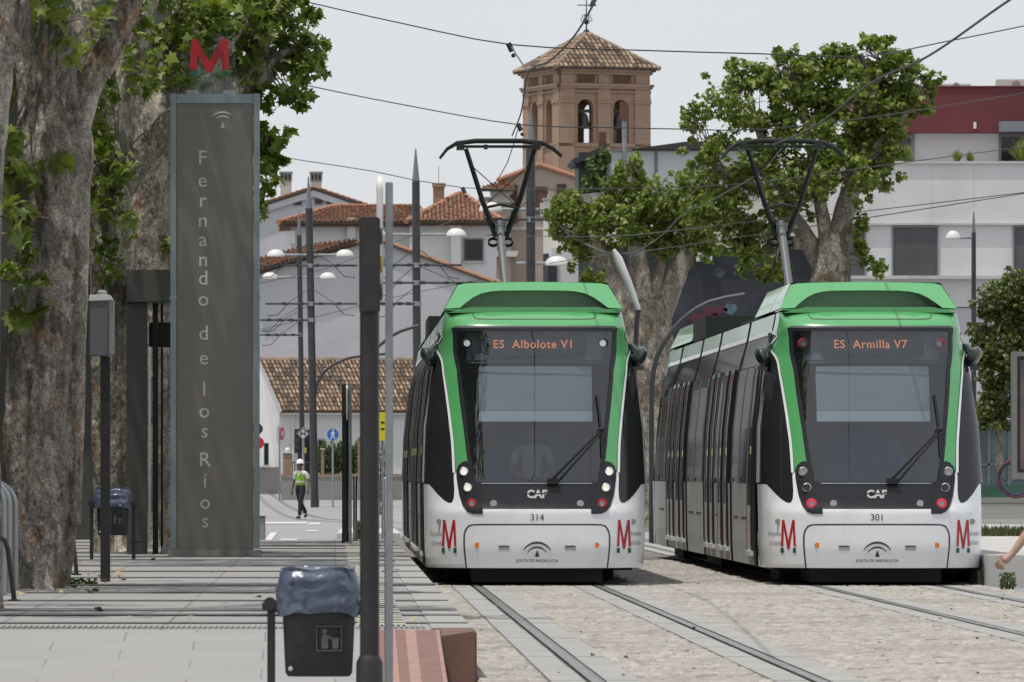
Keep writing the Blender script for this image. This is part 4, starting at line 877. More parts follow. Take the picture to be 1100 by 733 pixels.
def roof_tri(mb_list, A, B, C, D=None, **k):
    """roof face from eave A-B to ridge (C, or D-C): all world points"""
    A, B, C = Vector(A), Vector(B), Vector(C); U = (B - A).normalized(); Nn = U.cross(C - A).normalized(); V = Nn.cross(U)
    if V.z < 0: V = -V
    pl = [(0, 0), ((B - A).dot(U), (B - A).dot(V)), ((C - A).dot(U), (C - A).dot(V))]
    if D is not None: D = Vector(D); pl.append(((D - A).dot(U), (D - A).dot(V)))
    return tiles(A, U, V, pl, **k)
def ridge(mb, a, b, r=.12, seg=.42, m=0):
    a, b = Vector(a), Vector(b); n = max(2, int((b - a).length / seg))
    for i in range(n):
        p, q = a.lerp(b, i / n), a.lerp(b, (i + 1) / n); mb.tube([p, q], [r * 1.08, r * .92], 8, m)
def window(parent, x0, x1, y, z0, z1, frame='frame_grey', pane='darkwin', sill=True, depth=.06, fr=.06, name='window', bars=0):
    """frame proud of the facade (facing -Y) with its pane set back"""
    mb = MB()
    for a, b, c, d in ((x0, x0 + fr, z0, z1), (x1 - fr, x1, z0, z1), (x0 + fr, x1 - fr, z1 - fr, z1), (x0 + fr, x1 - fr, z0, z0 + fr)): mb.box(a, b, y - depth, y + .02, c, d)
    f = mb.build(name, M[frame], parent)
    mb = MB(); mb.box(x0 + fr, x1 - fr, y - .012, y + .03, z0 + fr, z1 - fr); mb.build('pane', M[pane], f)
    if sill: mb = MB(); mb.box(x0 - .08, x1 + .08, y - .12, y + .01, z0 - .08, z0 - .003); mb.build('sill', M['conc_lt'], f)
    if bars:
        mb = MB()
        for k in range(bars): mb.box(x0 + (x1 - x0) * (k + .5) / bars - .012, x0 + (x1 - x0) * (k + .5) / bars + .012, y - .10, y - .08, z0, z1)
        mb.build('window_grille', M['iron'], f)
    return f
X_ = lambda px, s: (px - VPX) / s
Z_ = lambda py, s: CAMH + (HY - py) / s

# ---- church bell tower (18 px per metre), one corner towards us
def tower():
    s = 18.0; Yt = F / s; ang = R(20); L = 97 / s / math.cos(ang)
    c0 = Vector((X_(601.5, s), Yt, 0)); U = Vector((math.cos(ang), math.sin(ang), 0)); Vv = Vector((-math.sin(ang), math.cos(ang), 0))
    T = thing('bell_tower', 'brick church bell tower with arched openings and a tiled pyramid roof', 'tower', (c0.x, c0.y, gz(Yt)))
    z = lambda py: Z_(py, s); cen = c0 + U * L / 2 + Vv * L / 2
    def oriented(mb, face, u0, u1, d0, d1, z0, z1, m=0):
        """box on one of the four faces: u along the face, d outwards"""
        dirs = [(c0, U, -Vv), (c0 + U * L, Vv, U), (c0 + U * L + Vv * L, -U, Vv), (c0 + Vv * L, -Vv, -U)][face]; o, a, n = dirs
        v = [o + a * uu + n * dd + Vector((0, 0, zz)) for zz in (z0, z1) for uu, dd in ((u0, d0), (u1, d0), (u1, d1), (u0, d1))]
        mb.add(v, [(0, 1, 2, 3), (4, 5, 6, 7), (0, 1, 5, 4), (1, 2, 6, 5), (2, 3, 7, 6), (3, 0, 4, 7)], m)
    def arch_face(mb, face, m=0):
        """upper wall with two arched openings, 0.7 m thick"""
        dirs = [(c0, U, -Vv), (c0 + U * L, Vv, U), (c0 + U * L + Vv * L, -U, Vv), (c0 + Vv * L, -Vv, -U)][face]; o, a, n = dirs
        zb, zt = z(153), z(74); ops = [(.20 * L, .375 * L), (.60 * L, .775 * L)]; zs, = (z(115),)
        u = 0
        for (p, q) in ops + [(L, L)]:
            oriented(mb, face, u, p, -.7, 0, zb, zt, m)
            if p < L:
                rr = (q - p) / 2; cx = (p + q) / 2; n_ = 10; pts = [(cx - rr * math.cos(math.pi * i / n_), zs + rr * math.sin(math.pi * i / n_)) for i in range(n_ + 1)]
                for (ua, za), (ub, zb_) in zip(pts[:-1], pts[1:]):
                    v = [o + a * uu + n * dd + Vector((0, 0, zz)) for dd in (0, -.7) for uu, zz in ((ua, za), (ub, zb_), (ub, zt), (ua, zt))]
                    mb.add(v, [(0, 1, 2, 3), (7, 6, 5, 4), (0, 4, 5, 1), (2, 6, 7, 3)], m)
            u = q
    mb = MB()
    for f in range(4): oriented(mb, f, 0, L, -.7, 0, gz(Yt) - .5, z(153)); arch_face(mb, f)
    oriented(mb, 0, .1, L - .1, -L + .1, -.6, z(156), z(154)); oriented(mb, 0, .1, L - .1, -L + .1, -.6, z(80), z(78))
    mb.build('wall', M['brick'], T)
    mb = MB()
    for f in range(4):
        for a, b in ((0, .16), (.42, .56), (.84, 1.0)):
            oriented(mb, f, a * L + (0 if a else -.06), b * L + (.06 if b == 1 else 0), 0, .10, gz(Yt), z(94.5)); oriented(mb, f, a * L + .05, b * L - .05, 0, .09, z(89.5), z(79))
            for q, (za, zb, d) in enumerate(((z(110), z(107.5), .17), (z(107.2), z(105), .13))): oriented(mb, f, a * L - .05, b * L + .05, .0, d, za, zb)
    mb.build('pilasters', M['brick_pale'], T)
    mb = MB()
    for f in range(4):
        for za, zb, d in ((94.5, 92, .18), (92, 89.5, .25), (98.5, 96.8, .12), (79, 76, .18), (76, 73.2, .34)): oriented(mb, f, -d, L + d, 0, d, z(za), z(zb))
    mb.build('cornice', M['brick_pale'], T)
    mb = MB()
    for f in range(4): oriented(mb, f, -.1, L + .1, 0, .1, z(157), z(153.5))
    mb.build('string_course', M['brick_pale'], T)
    for f in range(4):
        for a, b in ((.19, .39), (.60, .80)): mb = MB(); oriented(mb, f, a * L, b * L, 0, .012, z(88.5), z(80)); mb.build('frieze_panel', M['wood'], T)
    ov = .52; zE = z(72.5); ap = Vector((cen.x, cen.y, z(31)))
    cs = [c0 - U * ov - Vv * ov, c0 + U * (L + ov) - Vv * ov, c0 + U * (L + ov) + Vv * (L + ov), c0 - U * ov + Vv * (L + ov)]
    cs = [Vector((p.x, p.y, zE)) for p in cs]
    mb = MB()
    for i in range(4):
        t = roof_tri(None, cs[i], cs[(i + 1) % 4], ap, tw=.30, tl=.46, r=.10); o = len(mb.v); mb.add(t.v, t.f); mb.mi[-len(t.mi):] = t.mi
    rf = mb.build('roof', [TILE_OLD, M['tile_under']], T)
    mb = MB()
    for c in cs: ridge(mb, c, ap, .14)
    mb.build('ridge_tiles', M['tile_ridge_old'], rf)
    mb = MB(); mb.lathe([(.22, -.1), (.18, .12), (.05, .2), (.04, .55), (.13, .68), (.13, .74), (.04, .85), (.025, 2.6)], (ap.x, ap.y, ap.z), 10)
    for k in range(6): a = k * math.pi / 3; mb.tube([(ap.x + .04 * math.cos(a), ap.y, ap.z + .5), (ap.x + .34 * math.cos(a), ap.y + .34 * math.sin(a), ap.z + .75), (ap.x + .2 * math.cos(a), ap.y + .2 * math.sin(a), ap.z + 1.1), (ap.x, ap.y, ap.z + .95)], .025, 4)
    mb.box(ap.x - .55, ap.x + .45, ap.y - .02, ap.y + .02, ap.z + 1.62, ap.z + 1.68); mb.prism([(ap.x + .15, ap.z + 1.55), (ap.x + .62, ap.z + 1.60), (ap.x + .5, ap.z + 1.8), (ap.x + .62, ap.z + 2.0), (ap.x + .3, ap.z + 1.95)], ap.y - .015, ap.y + .015, 'y')
    mb.build('weather_vane', M['iron'], T)
    for k, uu in enumerate((.30, .685)):
        b = c0 + U * (uu * L) + Vv * .45; mb = MB(); h = z(132)
        mb.lathe([(.02, .95), (.16, .9), (.26, .7), (.30, .35), (.42, .06), (.46, 0), (.40, 0)], (b.x, b.y, h - .3), 14); mb.box(b.x - .45, b.x + .45, b.y - .08, b.y + .08, h + .65, h + .85); mb.build('bell', M['bronze'], T, smooth=True)
    mb = MB()
    for f in range(4):
        for a, b in ((.375 + .0, .40), (.775, .80)): pass
    mb.box(cen.x + .9, cen.x + 1.1, cen.y - .1, cen.y + .1, z(153), z(80)); mb.build('bell_frame', M['wood'], T)
    return T
tower()

# ---- beige gabled building below the tower
def beige_house():
    s = 20.0; Y = F / s; x = lambda p: X_(p, s); z = lambda p: Z_(p, s)
    T = thing('gabled_house', 'beige gabled house with brown shuttered windows, directly below the bell tower', 'house', (x(578), Y, gz(Y)))
    mb = MB(); mb.prism([(x(538), 2), (x(645), 2), (x(645), z(192)), (x(622), z(192)), (x(579), z(178)), (x(538), z(193))], Y, Y + 9, 'y'); mb.build('wall', M['wall_beige'], T)
    mb = MB(); mb.box(x(514), x(548), Y - 1.5, Y + 2, 2, z(213)); mb.box(x(596), x(650), Y + .5, Y + 3, 2, z(243)); mb.build('side_wing', M['wall_beige'], T)
    mb = MB(); mb.prism([(x(526), z(206)), (x(552), z(206)), (x(545), z(213)), (x(552), z(219)), (x(528), z(219))], Y - 1.9, Y - .05, 'y'); mb.prism([(x(512), z(271)), (x(556), z(271)), (x(554), z(277)), (x(516), z(277))], Y - 2.1, Y - .05, 'y'); mb.build('moulded_cornice', M['wall_cream'], T)
    mb = MB(); ridge(mb, (x(534), Y - .12, z(194)), (x(579), Y - .12, z(177)), .13); ridge(mb, (x(579), Y - .12, z(177)), (x(624), Y - .12, z(192)), .13); mb.build('verge_tiles', M['tile_ridge'], T)
    t = roof_tri(None, (x(512), Y - 2.6, z(206)), (x(552), Y - 2.6, z(206)), (x(552), Y - .1, z(197)), (x(530), Y - .1, z(197)), tw=.22, tl=.36, r=.085); t.build('porch_roof', [TILE_ORG, M['tile_under']], T)
    for a, b, c, d in ((542, 556, 199, 240), (574, 588, 201, 230), (598, 608, 198, 226)): window(T, x(a), x(b), Y - .02, z(d), z(c), 'wood', 'wood', False)
    mb = MB(); mb.box(x(580), x(585), Y - .08, Y - .02, z(233), z(218)); mb.build('window_blind', M['wall_cream'], T)
    mb = MB(); mb.box(x(534), x(640), Y - .06, Y - .003, z(247), z(244)); mb.build('string_course', M['wall_cream'], T)
    mb = MB(); mb.tube([(x(588.5), Y - .8, z(210)), (x(588.5), Y - .8, z(275))], .05, 8); mb.build('downpipe', M['wall_cream'], T)
    return T
beige_house()

# ---- white house with the orange hipped roof
def hip_house():
    s = 22.0; Y = F / s; x = lambda p: X_(p, s); z = lambda p: Z_(p, s)
    T = thing('hipped_house', 'white house with orange hip roof and a barred window, left of the bell tower', 'house', (x(430), Y, gz(Y)))
    mb = MB(); mb.box(x(312), x(455), Y + .6, Y + 9, 1, z(241)); mb.box(x(440), x(533), Y - .6, Y + 8, 1, z(241)); mb.build('wall', M['wall_white'], T)
    # left range and right range, each a hip
    zE = z(239); mb = MB()
    def hip(x0, x1, ya, yb, zr, rx0, rx1):
        ym = (ya + yb) / 2; A, B, C, D = (x0, ya, zE), (x1, ya, zE), (x1, yb, zE), (x0, yb, zE); r0, r1 = (rx0, ym, zr), (rx1, ym, zr)
        for t in (roof_tri(None, A, B, r1, r0, tw=.21, tl=.32, r=.075), roof_tri(None, C, D, r0, r1, tw=.21, tl=.32, r=.075), roof_tri(None, D, A, r0, tw=.21, tl=.32, r=.075), roof_tri(None, B, C, r1, tw=.21, tl=.32, r=.075)):
            o = len(mb.mi); mb.add(t.v, t.f); mb.mi[o:] = t.mi
        rd = MB()
        for a, b in ((A, r0), (D, r0), (B, r1), (C, r1), (r0, r1)): ridge(rd, a, b, .13)
        return rd
    r1 = hip(x(299), x(462), Y - .3, Y + 9.5, z(218), x(358), x(450)); r2 = hip(x(436), x(541), Y - 1.6, Y + 8.6, z(205), x(494), x(498))
    rf = mb.build('roof', [TILE_ORG, M['tile_under']], T)
    r1.build('ridge_tiles', M['tile_ridge'], rf); r2.build('ridge_tiles', M['tile_ridge'], rf)
    mb = MB(); mb.box(x(306), x(458), Y - .1, Y + .58, z(243.5), z(239.6)); mb.box(x(440), x(538), Y - 1.4, Y - .62, z(243.5), z(239.6)); mb.build('eave_soffit', M['wood'], T)
    mb = MB(); mb.box(x(466), x(478), Y + 2, Y + 2.6, z(232), z(199)); mb.box(x(465), x(479.5), Y + 1.9, Y + 2.7, z(199), z(195)); mb.tube([(x(472), Y + 2.3, z(196)), (x(472), Y + 2.3, z(176))], .018, 5); mb.build('chimney', M['brick'], rf)
    window(T, x(498), x(519), Y - .62, z(281), z(257), 'frame_grey', 'darkwin', True, bars=7)
    mb = MB(); mb.box(x(372), x(376), Y + .3, Y + .58, z(262), z(240)); mb.box(x(373), x(382), Y + .1, Y + .58, z(258), z(234)); mb.build('small_chimney', M['wall_cream'], T)
    mb = MB(); mb.prism([(x(479), z(239.8)), (x(498), z(239.8)), (x(494.5), z(247)), (x(494.5), z(291)), (x(484), z(291)), (x(484), z(247))], Y - 1.1, Y - .62, 'y'); mb.build('white_flue', M['lampwhite'], T)
    mb = MB(); mb.box(x(306), x(317), Y + .2, Y + .58, z(262), z(248)); mb.build('air_conditioner', M['lampwhite'], T)
    return T
hip_house()
def chimney_house():
    s = 20.5; Y = F / s; x = lambda p: X_(p, s); z = lambda p: Z_(p, s)
    T = thing('gabled_house', 'pale lilac gabled house with two tall chimneys, behind the trees at the left', 'house', (x(330), Y, gz(Y)))
    mb = MB(); mb.prism([(x(255), 1), (x(420), 1), (x(420), z(231)), (x(337), z(203)), (x(255), z(229))], Y, Y + 8, 'y'); mb.build('wall', M['wall_lilac'], T)
    A, B = (x(250), Y - .3, z(229)), (x(337), Y - .3, z(201.5)); C = (x(425), Y - .3, z(231))
    mb = MB()
    for (a, b) in ((A, B), (C, B)):
        t = roof_tri(None, a, (a[0], Y + 8.2, a[2]), (b[0], Y + 8.2, b[2]), b, tw=.21, tl=.32, r=.075); o = len(mb.mi); mb.add(t.v, t.f); mb.mi[o:] = t.mi
    rf = mb.build('roof', [TILE_ORG, M['tile_under']], T)
    mb = MB(); mb.prism([(A[0] + 1.2, A[2] + .2), (B[0], B[2] - .15), (C[0] - 1.2, C[2] + .2), (C[0] - 1.2, C[2] - .1), (B[0], B[2] - .5), (A[0] + 1.2, A[2] - .1)], Y - .22, Y - .003, 'y'); mb.build('verge_board', M['wall_lilac'], T)
    for a, b in ((301, 313), (333.5, 345.5)):
        mb = MB(); mb.box(x(a), x(b), Y + 1, Y + 1.6, z(225), z(194), 0); mb.box(x(a - .6), x(b + .6), Y + .95, Y + 1.65, z(193.8), z(185.5), 1); mb.box(x(a - 1.3), x(b + 1.3), Y + .9, Y + 1.7, z(185.3), z(183.6), 1)
        for k in (.1, .45, .78): mb.box(x(a) + k * .55, x(a) + k * .55 + .1, Y + .93, Y + .945, z(192.5), z(187), 2)
        mb.build('chimney', [M['wall_cream'], M['plinth'], M['void']], rf)
    for a, b, c, d in ((315.5, 324.5, 221, 215.5), (338, 347, 220, 213), (350, 358.5, 220, 216)): window(T, x(a), x(b), Y, z(c), z(d), 'frame_grey', 'wood', False, fr=.04)
    return T
chimney_house()

# ---- big blank lilac gable wall, and the low tiled house in front of it
def gable_building():
    s = 25.0; Y = F / s; x = lambda p: X_(p, s); z = lambda p: Z_(p, s)
    T = thing('gabled_building', 'large plain lilac grey gable wall with tiled edges, behind the low tiled house', 'building', (x(400), Y, gz(Y)))
    mb = MB(); mb.prism([(x(262), .3), (x(548), .3), (x(548), z(303)), (x(500), z(292)), (x(408), z(257.5)), (x(380), z(259)), (x(262), z(297))], Y, Y + 11, 'y'); mb.build('wall', M['wall_lilac'], T)
    mb = MB()
    for a, b, c in (((x(258), Y - .2, z(298)), (x(402), Y - .2, z(256)), 1), ((x(536), Y - .2, z(305)), (x(402), Y - .2, z(256)), 1)):
        bb = Vector(b); t = roof_tri(None, a, (a[0], Y + 10, a[2]), (b[0], Y + 10, b[2]), b, tw=.26, tl=.42, r=.09); o = len(mb.mi); mb.add(t.v, t.f); mb.mi[o:] = t.mi
    rf = mb.build('roof', [TILE_ORG, M['tile_under']], T)
    mb = MB(); ridge(mb, (x(268), Y - .1, z(295)), (x(402), Y - .1, z(255.5)), .10); ridge(mb, (x(530), Y - .1, z(303)), (x(402), Y - .1, z(255.5)), .10); mb.build('verge_tiles', M['tile_ridge'], rf)
    roof_tri(None, (x(268), Y - .5, z(294)), (x(384), Y - .5, z(257.5)), (x(330), Y + 2.2, z(262)), (x(268), Y + 2.8, z(272)), tw=.2, tl=.3, r=.072).build('lean_to_roof', [TILE_ORG, M['tile_under']], T)
    return T
gable_building()
def low_house():
    s = 26.5; Y = F / s; x = lambda p: X_(p, s); z = lambda p: Z_(p, s); g = gz(Y)
    T = thing('tiled_house', 'low white house with a weathered brown tiled roof, at the end of the street', 'house', (x(360), Y, g))
    Yr = Y + 3.0
    mb = MB(); mb.box(x(300.5), x(448), Y, Y + 6, g + .55, z(441.5)); mb.build('front_wall', M['wall_white'], T)
    mb = MB(); v = [(x(250), Y - 1.0, g - .2), (x(300), Y, g - .2), (x(300), Y, z(441)), (x(281), Y - .1 + 1.5, z(395)), (x(250), Y + 1.5, z(392)), ]
    mb.add(v, [(0, 1, 2, 3, 4)]); mb.add([(x(250), Y + 4, g), (x(300), Y + 4, g), (x(300), Y + 4, z(441)), (x(281), Y + 4, z(395)), (x(250), Y + 4, z(392))], [(0, 1, 2, 3, 4)])
    mb.build('gable_wall', M['wall_white'], T)
    mb = MB(); mb.box(x(299.4), x(450), Y - .08, Y + .3, g - .5, g + .52); mb.add([(x(250), Y - 1.08, g - .3), (x(301), Y - .06, g - .3), (x(301), Y - .06, Z_(502, s)), (x(250), Y - 1.08, Z_(502, s))], [(0, 1, 2, 3)]); mb.build('plinth', M['plinth'], T)
    A_, B_ = Vector((x(300), Y - .35, z(442))), Vector((x(276), Y + 2.6, z(386))); t = tiles(A_, (1, 0, 0), B_ - A_, [(0, 0), (x(452) - x(300), 0), (x(472) - x(300), (B_ - A_).length), (0, (B_ - A_).length)], tw=.165, tl=.31, r=.055)
    rf = t.build('roof', [TILE_OLD, M['tile_under']], T)
    mb = MB(); ridge(mb, (x(276), Y + 2.6, z(386)), (x(452), Y + 2.6, z(386)), .13); mb.build('ridge_tiles', M['tile_ridge_old'], rf)
    mb = MB(); mb.prism([(x(300), z(444.5)), (x(277), z(391)), (x(279.5), z(388)), (x(303), z(441.5))], Y - .5, Y - .3, 'y'); mb.box(x(300), x(450), Y - .3, Y - .003, z(445.5), z(442.6)); mb.build('verge_board', M['wall_white'], T)
    window(T, x(283.5), x(289), Y - .55, z(500), z(476), 'frame_grey', 'darkwin', True, fr=.03)
    window(T, x(341), x(349), Y, z(489), z(472), 'frame_grey', 'darkwin', True, fr=.05)
    mb = MB(); mb.box(x(320), x(333), Y - .05, Y - .003, g + .56, z(462)); mb.build('door', M['darkwin'], T)
    mb = MB(); mb.tube([(x(315), Y - .08, z(445)), (x(315), Y - .08, g + .5)], .04, 6); mb.build('downpipe', M['wall_white'], T)
    return T
low_house()

# ---- modern white terraced building on the right, with the red top storey
def modern():
    s = 32.0; Y = F / s; x = lambda p: X_(p, s); z = lambda p: Z_(p, s)
    T = thing('apartment_building', 'modern white apartment building with a red top storey and grey shutters', 'building', (x(900), Y, 0))
    mb = MB(); mb.box(x(896), x(1200), Y, Y + 14, z(330), z(176)); mb.build('wall', M['wall_white'], T)
    mb = MB(); mb.box(x(900), x(1200), Y - .30, Y - .003, z(300), z(296.5)); mb.box(x(896), x(1200), Y - .14, Y - .003, z(242), z(240)); mb.box(x(895), x(1200), Y - .10, Y + .3, z(176), z(173.4)); mb.build('ledge', M['conc_lt'], T)
    mb = MB(); mb.box(x(896), x(1200), Y + .05, Y + 14, -.1, z(331)); mb.build('ground_storey', M['wall_grey'], T)
    mb = MB(); mb.box(x(900), x(1200), Y + 3.0, Y + 13, z(176) + .0, z(139)); mb.build('penthouse_wall', M['wall_white'], T)
    mb = MB(); mb.box(x(938), x(1200), Y + 2.2, Y + 13.4, z(139) + .003, z(90)); mb.box(x(938), x(1200), Y + 2.15, Y + 13.45, z(90) + .003, z(88.5)); mb.build('red_storey', M['wall_red'], T)
    window(T, x(947), x(990), Y + 3.0, z(176), z(140), 'frame_grey', 'shutter', False, fr=.12, name='shutter_window'); window(T, x(1082), x(1150), Y + 3.0, z(176), z(140), 'frame_grey', 'darkwin', False, fr=.08)
    mb = MB(); mb.box(x(1079), x(1150), Y + 1.4, Y + 2.1, z(139), z(128)); mb.build('window_canopy', M['frame_grey'], T)
    for a, b in ((958, 1008), (1088, 1140), (905, 930)): window(T, x(a), x(b), Y - .003, z(299), z(243), 'frame_grey', 'shutter', False, fr=.05, name='shutter_window')
    mb = MB(); mb.box(x(1052), x(1055), Y + 2.1, Y + 2.2, z(135), z(128)); mb.build('wall_lamp', M['lampwhite'], T)
    for p in (935, 1001, 1046): mb = MB(); mb.box(x(p) - .008, x(p) + .008, Y - .004, Y + .01, z(239), z(178)); mb.build('wall_joint', M['conc_lt'], T)
    mb = MB()
    for zz in np.arange(z(297), z(244), .085): mb.box(x(959), x(1007), Y - .028, Y - .016, zz, zz + .072)
    mb.build('shutter_slats', M['shutter'], T)
    return T
modern()
s = 32.0; Yb = F / s; bx = lambda p: X_(p, s); bz = lambda p: Z_(p, s)
for a, b, y0, lab in ((1022, 1055, 83, 'long pale air conditioning unit on the red storey roof'), (1083, 1125, 78, 'pale air conditioning unit on the roof at the right edge')):
    T = thing('air_conditioner', lab, 'air conditioner', (bx((a + b) / 2), Yb + 4, bz(88.5)), 'roof air conditioners')
    mb = MB(); mb.box(bx(a), bx(b), Yb + 4, Yb + 4.6, bz(88.4), bz(y0)); mb.build('casing', M['wall_cream'], T, bevel=.02)
    mb = MB(); mb.lathe([(.11, -.02), (.13, 0), (.13, .02)], (bx((a + b) / 2), Yb + 3.97, (bz(88) + bz(y0)) / 2), 14, axis='y'); mb.build('fan_grille', M['plinth'], T)
def spiky(name, label, px, py, s_, h, wd, n, dy=0, group=None, y=None):
    c = P(px, py, s_); c.y += dy; T = thing(name, label, 'plant', tuple(c), group); V = []; Fc = []
    for k in range(n):
        a = rng.random() * 6.28; t = rng.random() * .9; L = h * (.6 + .5 * rng.random()); o = len(V); d = Vector((math.cos(a) * math.sin(t), math.sin(a) * math.sin(t), math.cos(t))); sd = Vector((-math.sin(a), math.cos(a), 0)) * wd
        p1 = c + d * L * .55; p2 = c + d * L - Vector((0, 0, L * .25 * t)); V += [c - sd, c + sd, p1 + sd * .8, p1 - sd * .8, p2, p2]; Fc += [(o, o + 1, o + 2, o + 3), (o + 3, o + 2, o + 4, o + 5)]
    arrays('foliage', np.array([tuple(v) for v in V]), np.array(Fc), M['leaf_spiky'], T)
    mb = MB(); mb.lathe([(.12, -.22), (.16, .0)], tuple(c), 10); mb.build('pot', M['plinth'], T); return T
for px, hh, lab in ((976, .46, 'spiky plant on the parapet below the grey shutter'), (1030, .34, 'low spiky plant on the parapet before the white panel'), (1098, .62, 'tall spiky plant on the parapet at the right edge'), (1044, .28, 'tiny plant on the parapet, right of the low spiky plant')):
    spiky('potted_plant', lab, px, 174, 32, hh * 1.5, .03, 90, .6, 'plants on the parapet')

def white_block():
    s = 31.0; Y = F / s; x = lambda p: X_(p, s); z = lambda p: Z_(p, s)
    T = thing('terraced_building', 'white terraced building with a milky glass penthouse, between the two plane trees', 'building', (x(720), Y, 0))
    mb = MB(); v0 = [(x(668), Y), (x(896), Y), (x(896), Y + 13), (x(630), Y + 13), (x(590), Y + 7)]
    mb.prism(v0, z(266), z(207), 'z'); mb.build('wall', M['wall_cream'], T)
    mb = MB(); mb.prism([(p[0] * 1.0 + (.05 if i in (1, 2) else -.05), p[1] - .06) for i, p in enumerate(v0)], z(207) + .003, z(204.5), 'z'); mb.build('coping', M['plinth'], T)
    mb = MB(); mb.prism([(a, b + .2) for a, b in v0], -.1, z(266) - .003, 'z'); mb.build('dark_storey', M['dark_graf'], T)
    mb = MB(); mb.box(x(656), x(842), Y + 3, Y + 10, z(207) + .0, z(157)); mb.build('penthouse_wall', M['milk'], T)
    mb = MB()
    for p in (657, 709, 760): mb.box(x(p) - .05, x(p) + .05, Y + 2.94, Y + 2.995, z(204), z(157))
    mb.box(x(656), x(842), Y + 2.93, Y + 2.995, z(158.5), z(157)); mb.build('panel_frame', M['frame_grey'], T)
    mb = MB(); mb.prism([(x(682), z(156.5)), (x(740), z(148.5)), (x(850), z(146)), (x(850), z(156.5))], Y + 2.6, Y + 10.4, 'y'); mb.build('roof', M['iron'], T)
    mb = MB(); mb.prism([(x(617), z(168)), (x(655), z(152)), (x(655), z(157)), (x(622), z(172))], Y + 2.4, Y + 8, 'y'); mb.box(x(626), x(655), Y + 4, Y + 8, z(207), z(158)); mb.build('pergola_roof', M['iron'], T)
    mb = MB(); mb.tube([(x(620), Y + 2.6, z(170)), (x(622), Y + 2.6, z(176)), (x(628), Y + 2.7, z(180)), (x(630), Y + 2.8, z(200))], .05, 6); mb.build('gutter_pipe', M['iron'], T)
    mb = MB(); mb.tube([(x(674), Y + 2.6, z(205)), (x(674), Y + 2.6, z(122))], .085, 8); mb.build('mast', M['steel'], T)
    mb = MB(); mb.box(x(647), x(655), Y + 3.2, Y + 3.6, z(157), z(137)); mb.build('vent_box', M['wood'], T); mb = MB(); mb.box(x(669), x(678), Y + 2.4, Y + 2.55, z(126), z(106)); mb.build('mast_box', M['wood'], T)
    # side wing lower left: white shed, corrugated panels and dark window
    mb = MB(); mb.box(x(596), x(668), Y + 4, Y + 9, z(330), z(262)); mb.build('lower_wing', M['wall_white'], T)
    mb = MB()
    for k in range(9): mb.box(x(628 + k * 3), x(630 + k * 3), Y + 3.93, Y + 3.995, z(330), z(270))
    mb.build('corrugated_panel', M['lampwhite'], T)
    mb = MB(); mb.box(x(592), x(602), Y + 3.9, Y + 3.99, z(330), z(272)); mb.build('door', M['darkwin'], T)
    mb = MB(); mb.box(x(748), x(765), Y - .05, Y + .19, z(281), z(262)); mb.build('poster_board', M['milk'], T)
    for i, (a, b, c, d, m) in enumerate(((752, 782, 328, 338, 'mural_red'), (778, 792, 326, 338, 'mural_teal'), (766, 780, 287, 298, 'mural_grey'), (740, 776, 336, 350, 'mural_red'))):
        mb = MB(); n = 22
        pts = [(x(a + (b - a) * (.5 + .5 * math.cos(6.283 * k / n) * (1 + .25 * math.sin(3 * k)))), z(c + (d - c) * (.5 + .5 * math.sin(6.283 * k / n) * (1 + .2 * math.cos(5 * k))))) for k in range(n)]
        mb.prism(pts, Y + .185, Y + .198, 'y'); mb.build('mural_patch', M[m], T)
    return T
M['mural_red'] = pmat('mural_red', (.09, .022, .035), .7, var=(2, (.04, .02, .03), .4, .6)); M['mural_teal'] = pmat('mural_teal', (.08, .17, .20), .7, var=(3, (.05, .07, .09), .42, .6), stretch=(1, 1, .3)); M['mural_grey'] = pmat('mural_grey', (.11, .12, .14), .7, var=(3, (.04, .045, .05), .4, .6))
white_block()
spiky('potted_plant', 'yellow green spiky plant on the terrace before the milky glass panel', 671, 206, 31, 1.1, .035, 90, .9, 'plants on the parapet')
def creeper():
    c = P(640, 195, 30.6); T = thing('climbing_plant', 'creeper hanging under the dark pergola roof beside the bell tower', 'plant', tuple(c))
    pts = []
    for px, py, rx, ry in ((640, 178, 12, 14), (648, 172, 8, 14), (634, 195, 10, 10)):
        pts += clump_points(P(px, py, 30.8), (rx / 31, .5, ry / 31), 170, .2)
    leaves('foliage', np.array(pts), .16, M['leaf_hedge'], T); mb = MB(); mb.tube([P(640, 206, 30.6), P(641, 185, 30.6), P(645, 168, 30.6)], .03, 5); mb.build('stem', M['wood'], T)
creeper()
# dark building behind the left-hand trees
def left_block():
    T = thing('dark_building', 'dim building front in deep shade behind the left-hand tree trunks', 'building', (-9.5, 100, 0))
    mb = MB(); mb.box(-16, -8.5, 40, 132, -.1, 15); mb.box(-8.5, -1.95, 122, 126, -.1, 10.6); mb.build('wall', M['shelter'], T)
    for k in range(9): 
        y = 46 + k * 9; mb = MB(); mb.box(-8.52, -8.44, y, y + 2.0, 1.2, 3.2); mb.build('window', M['darkwin'], T)
    return T
left_block()
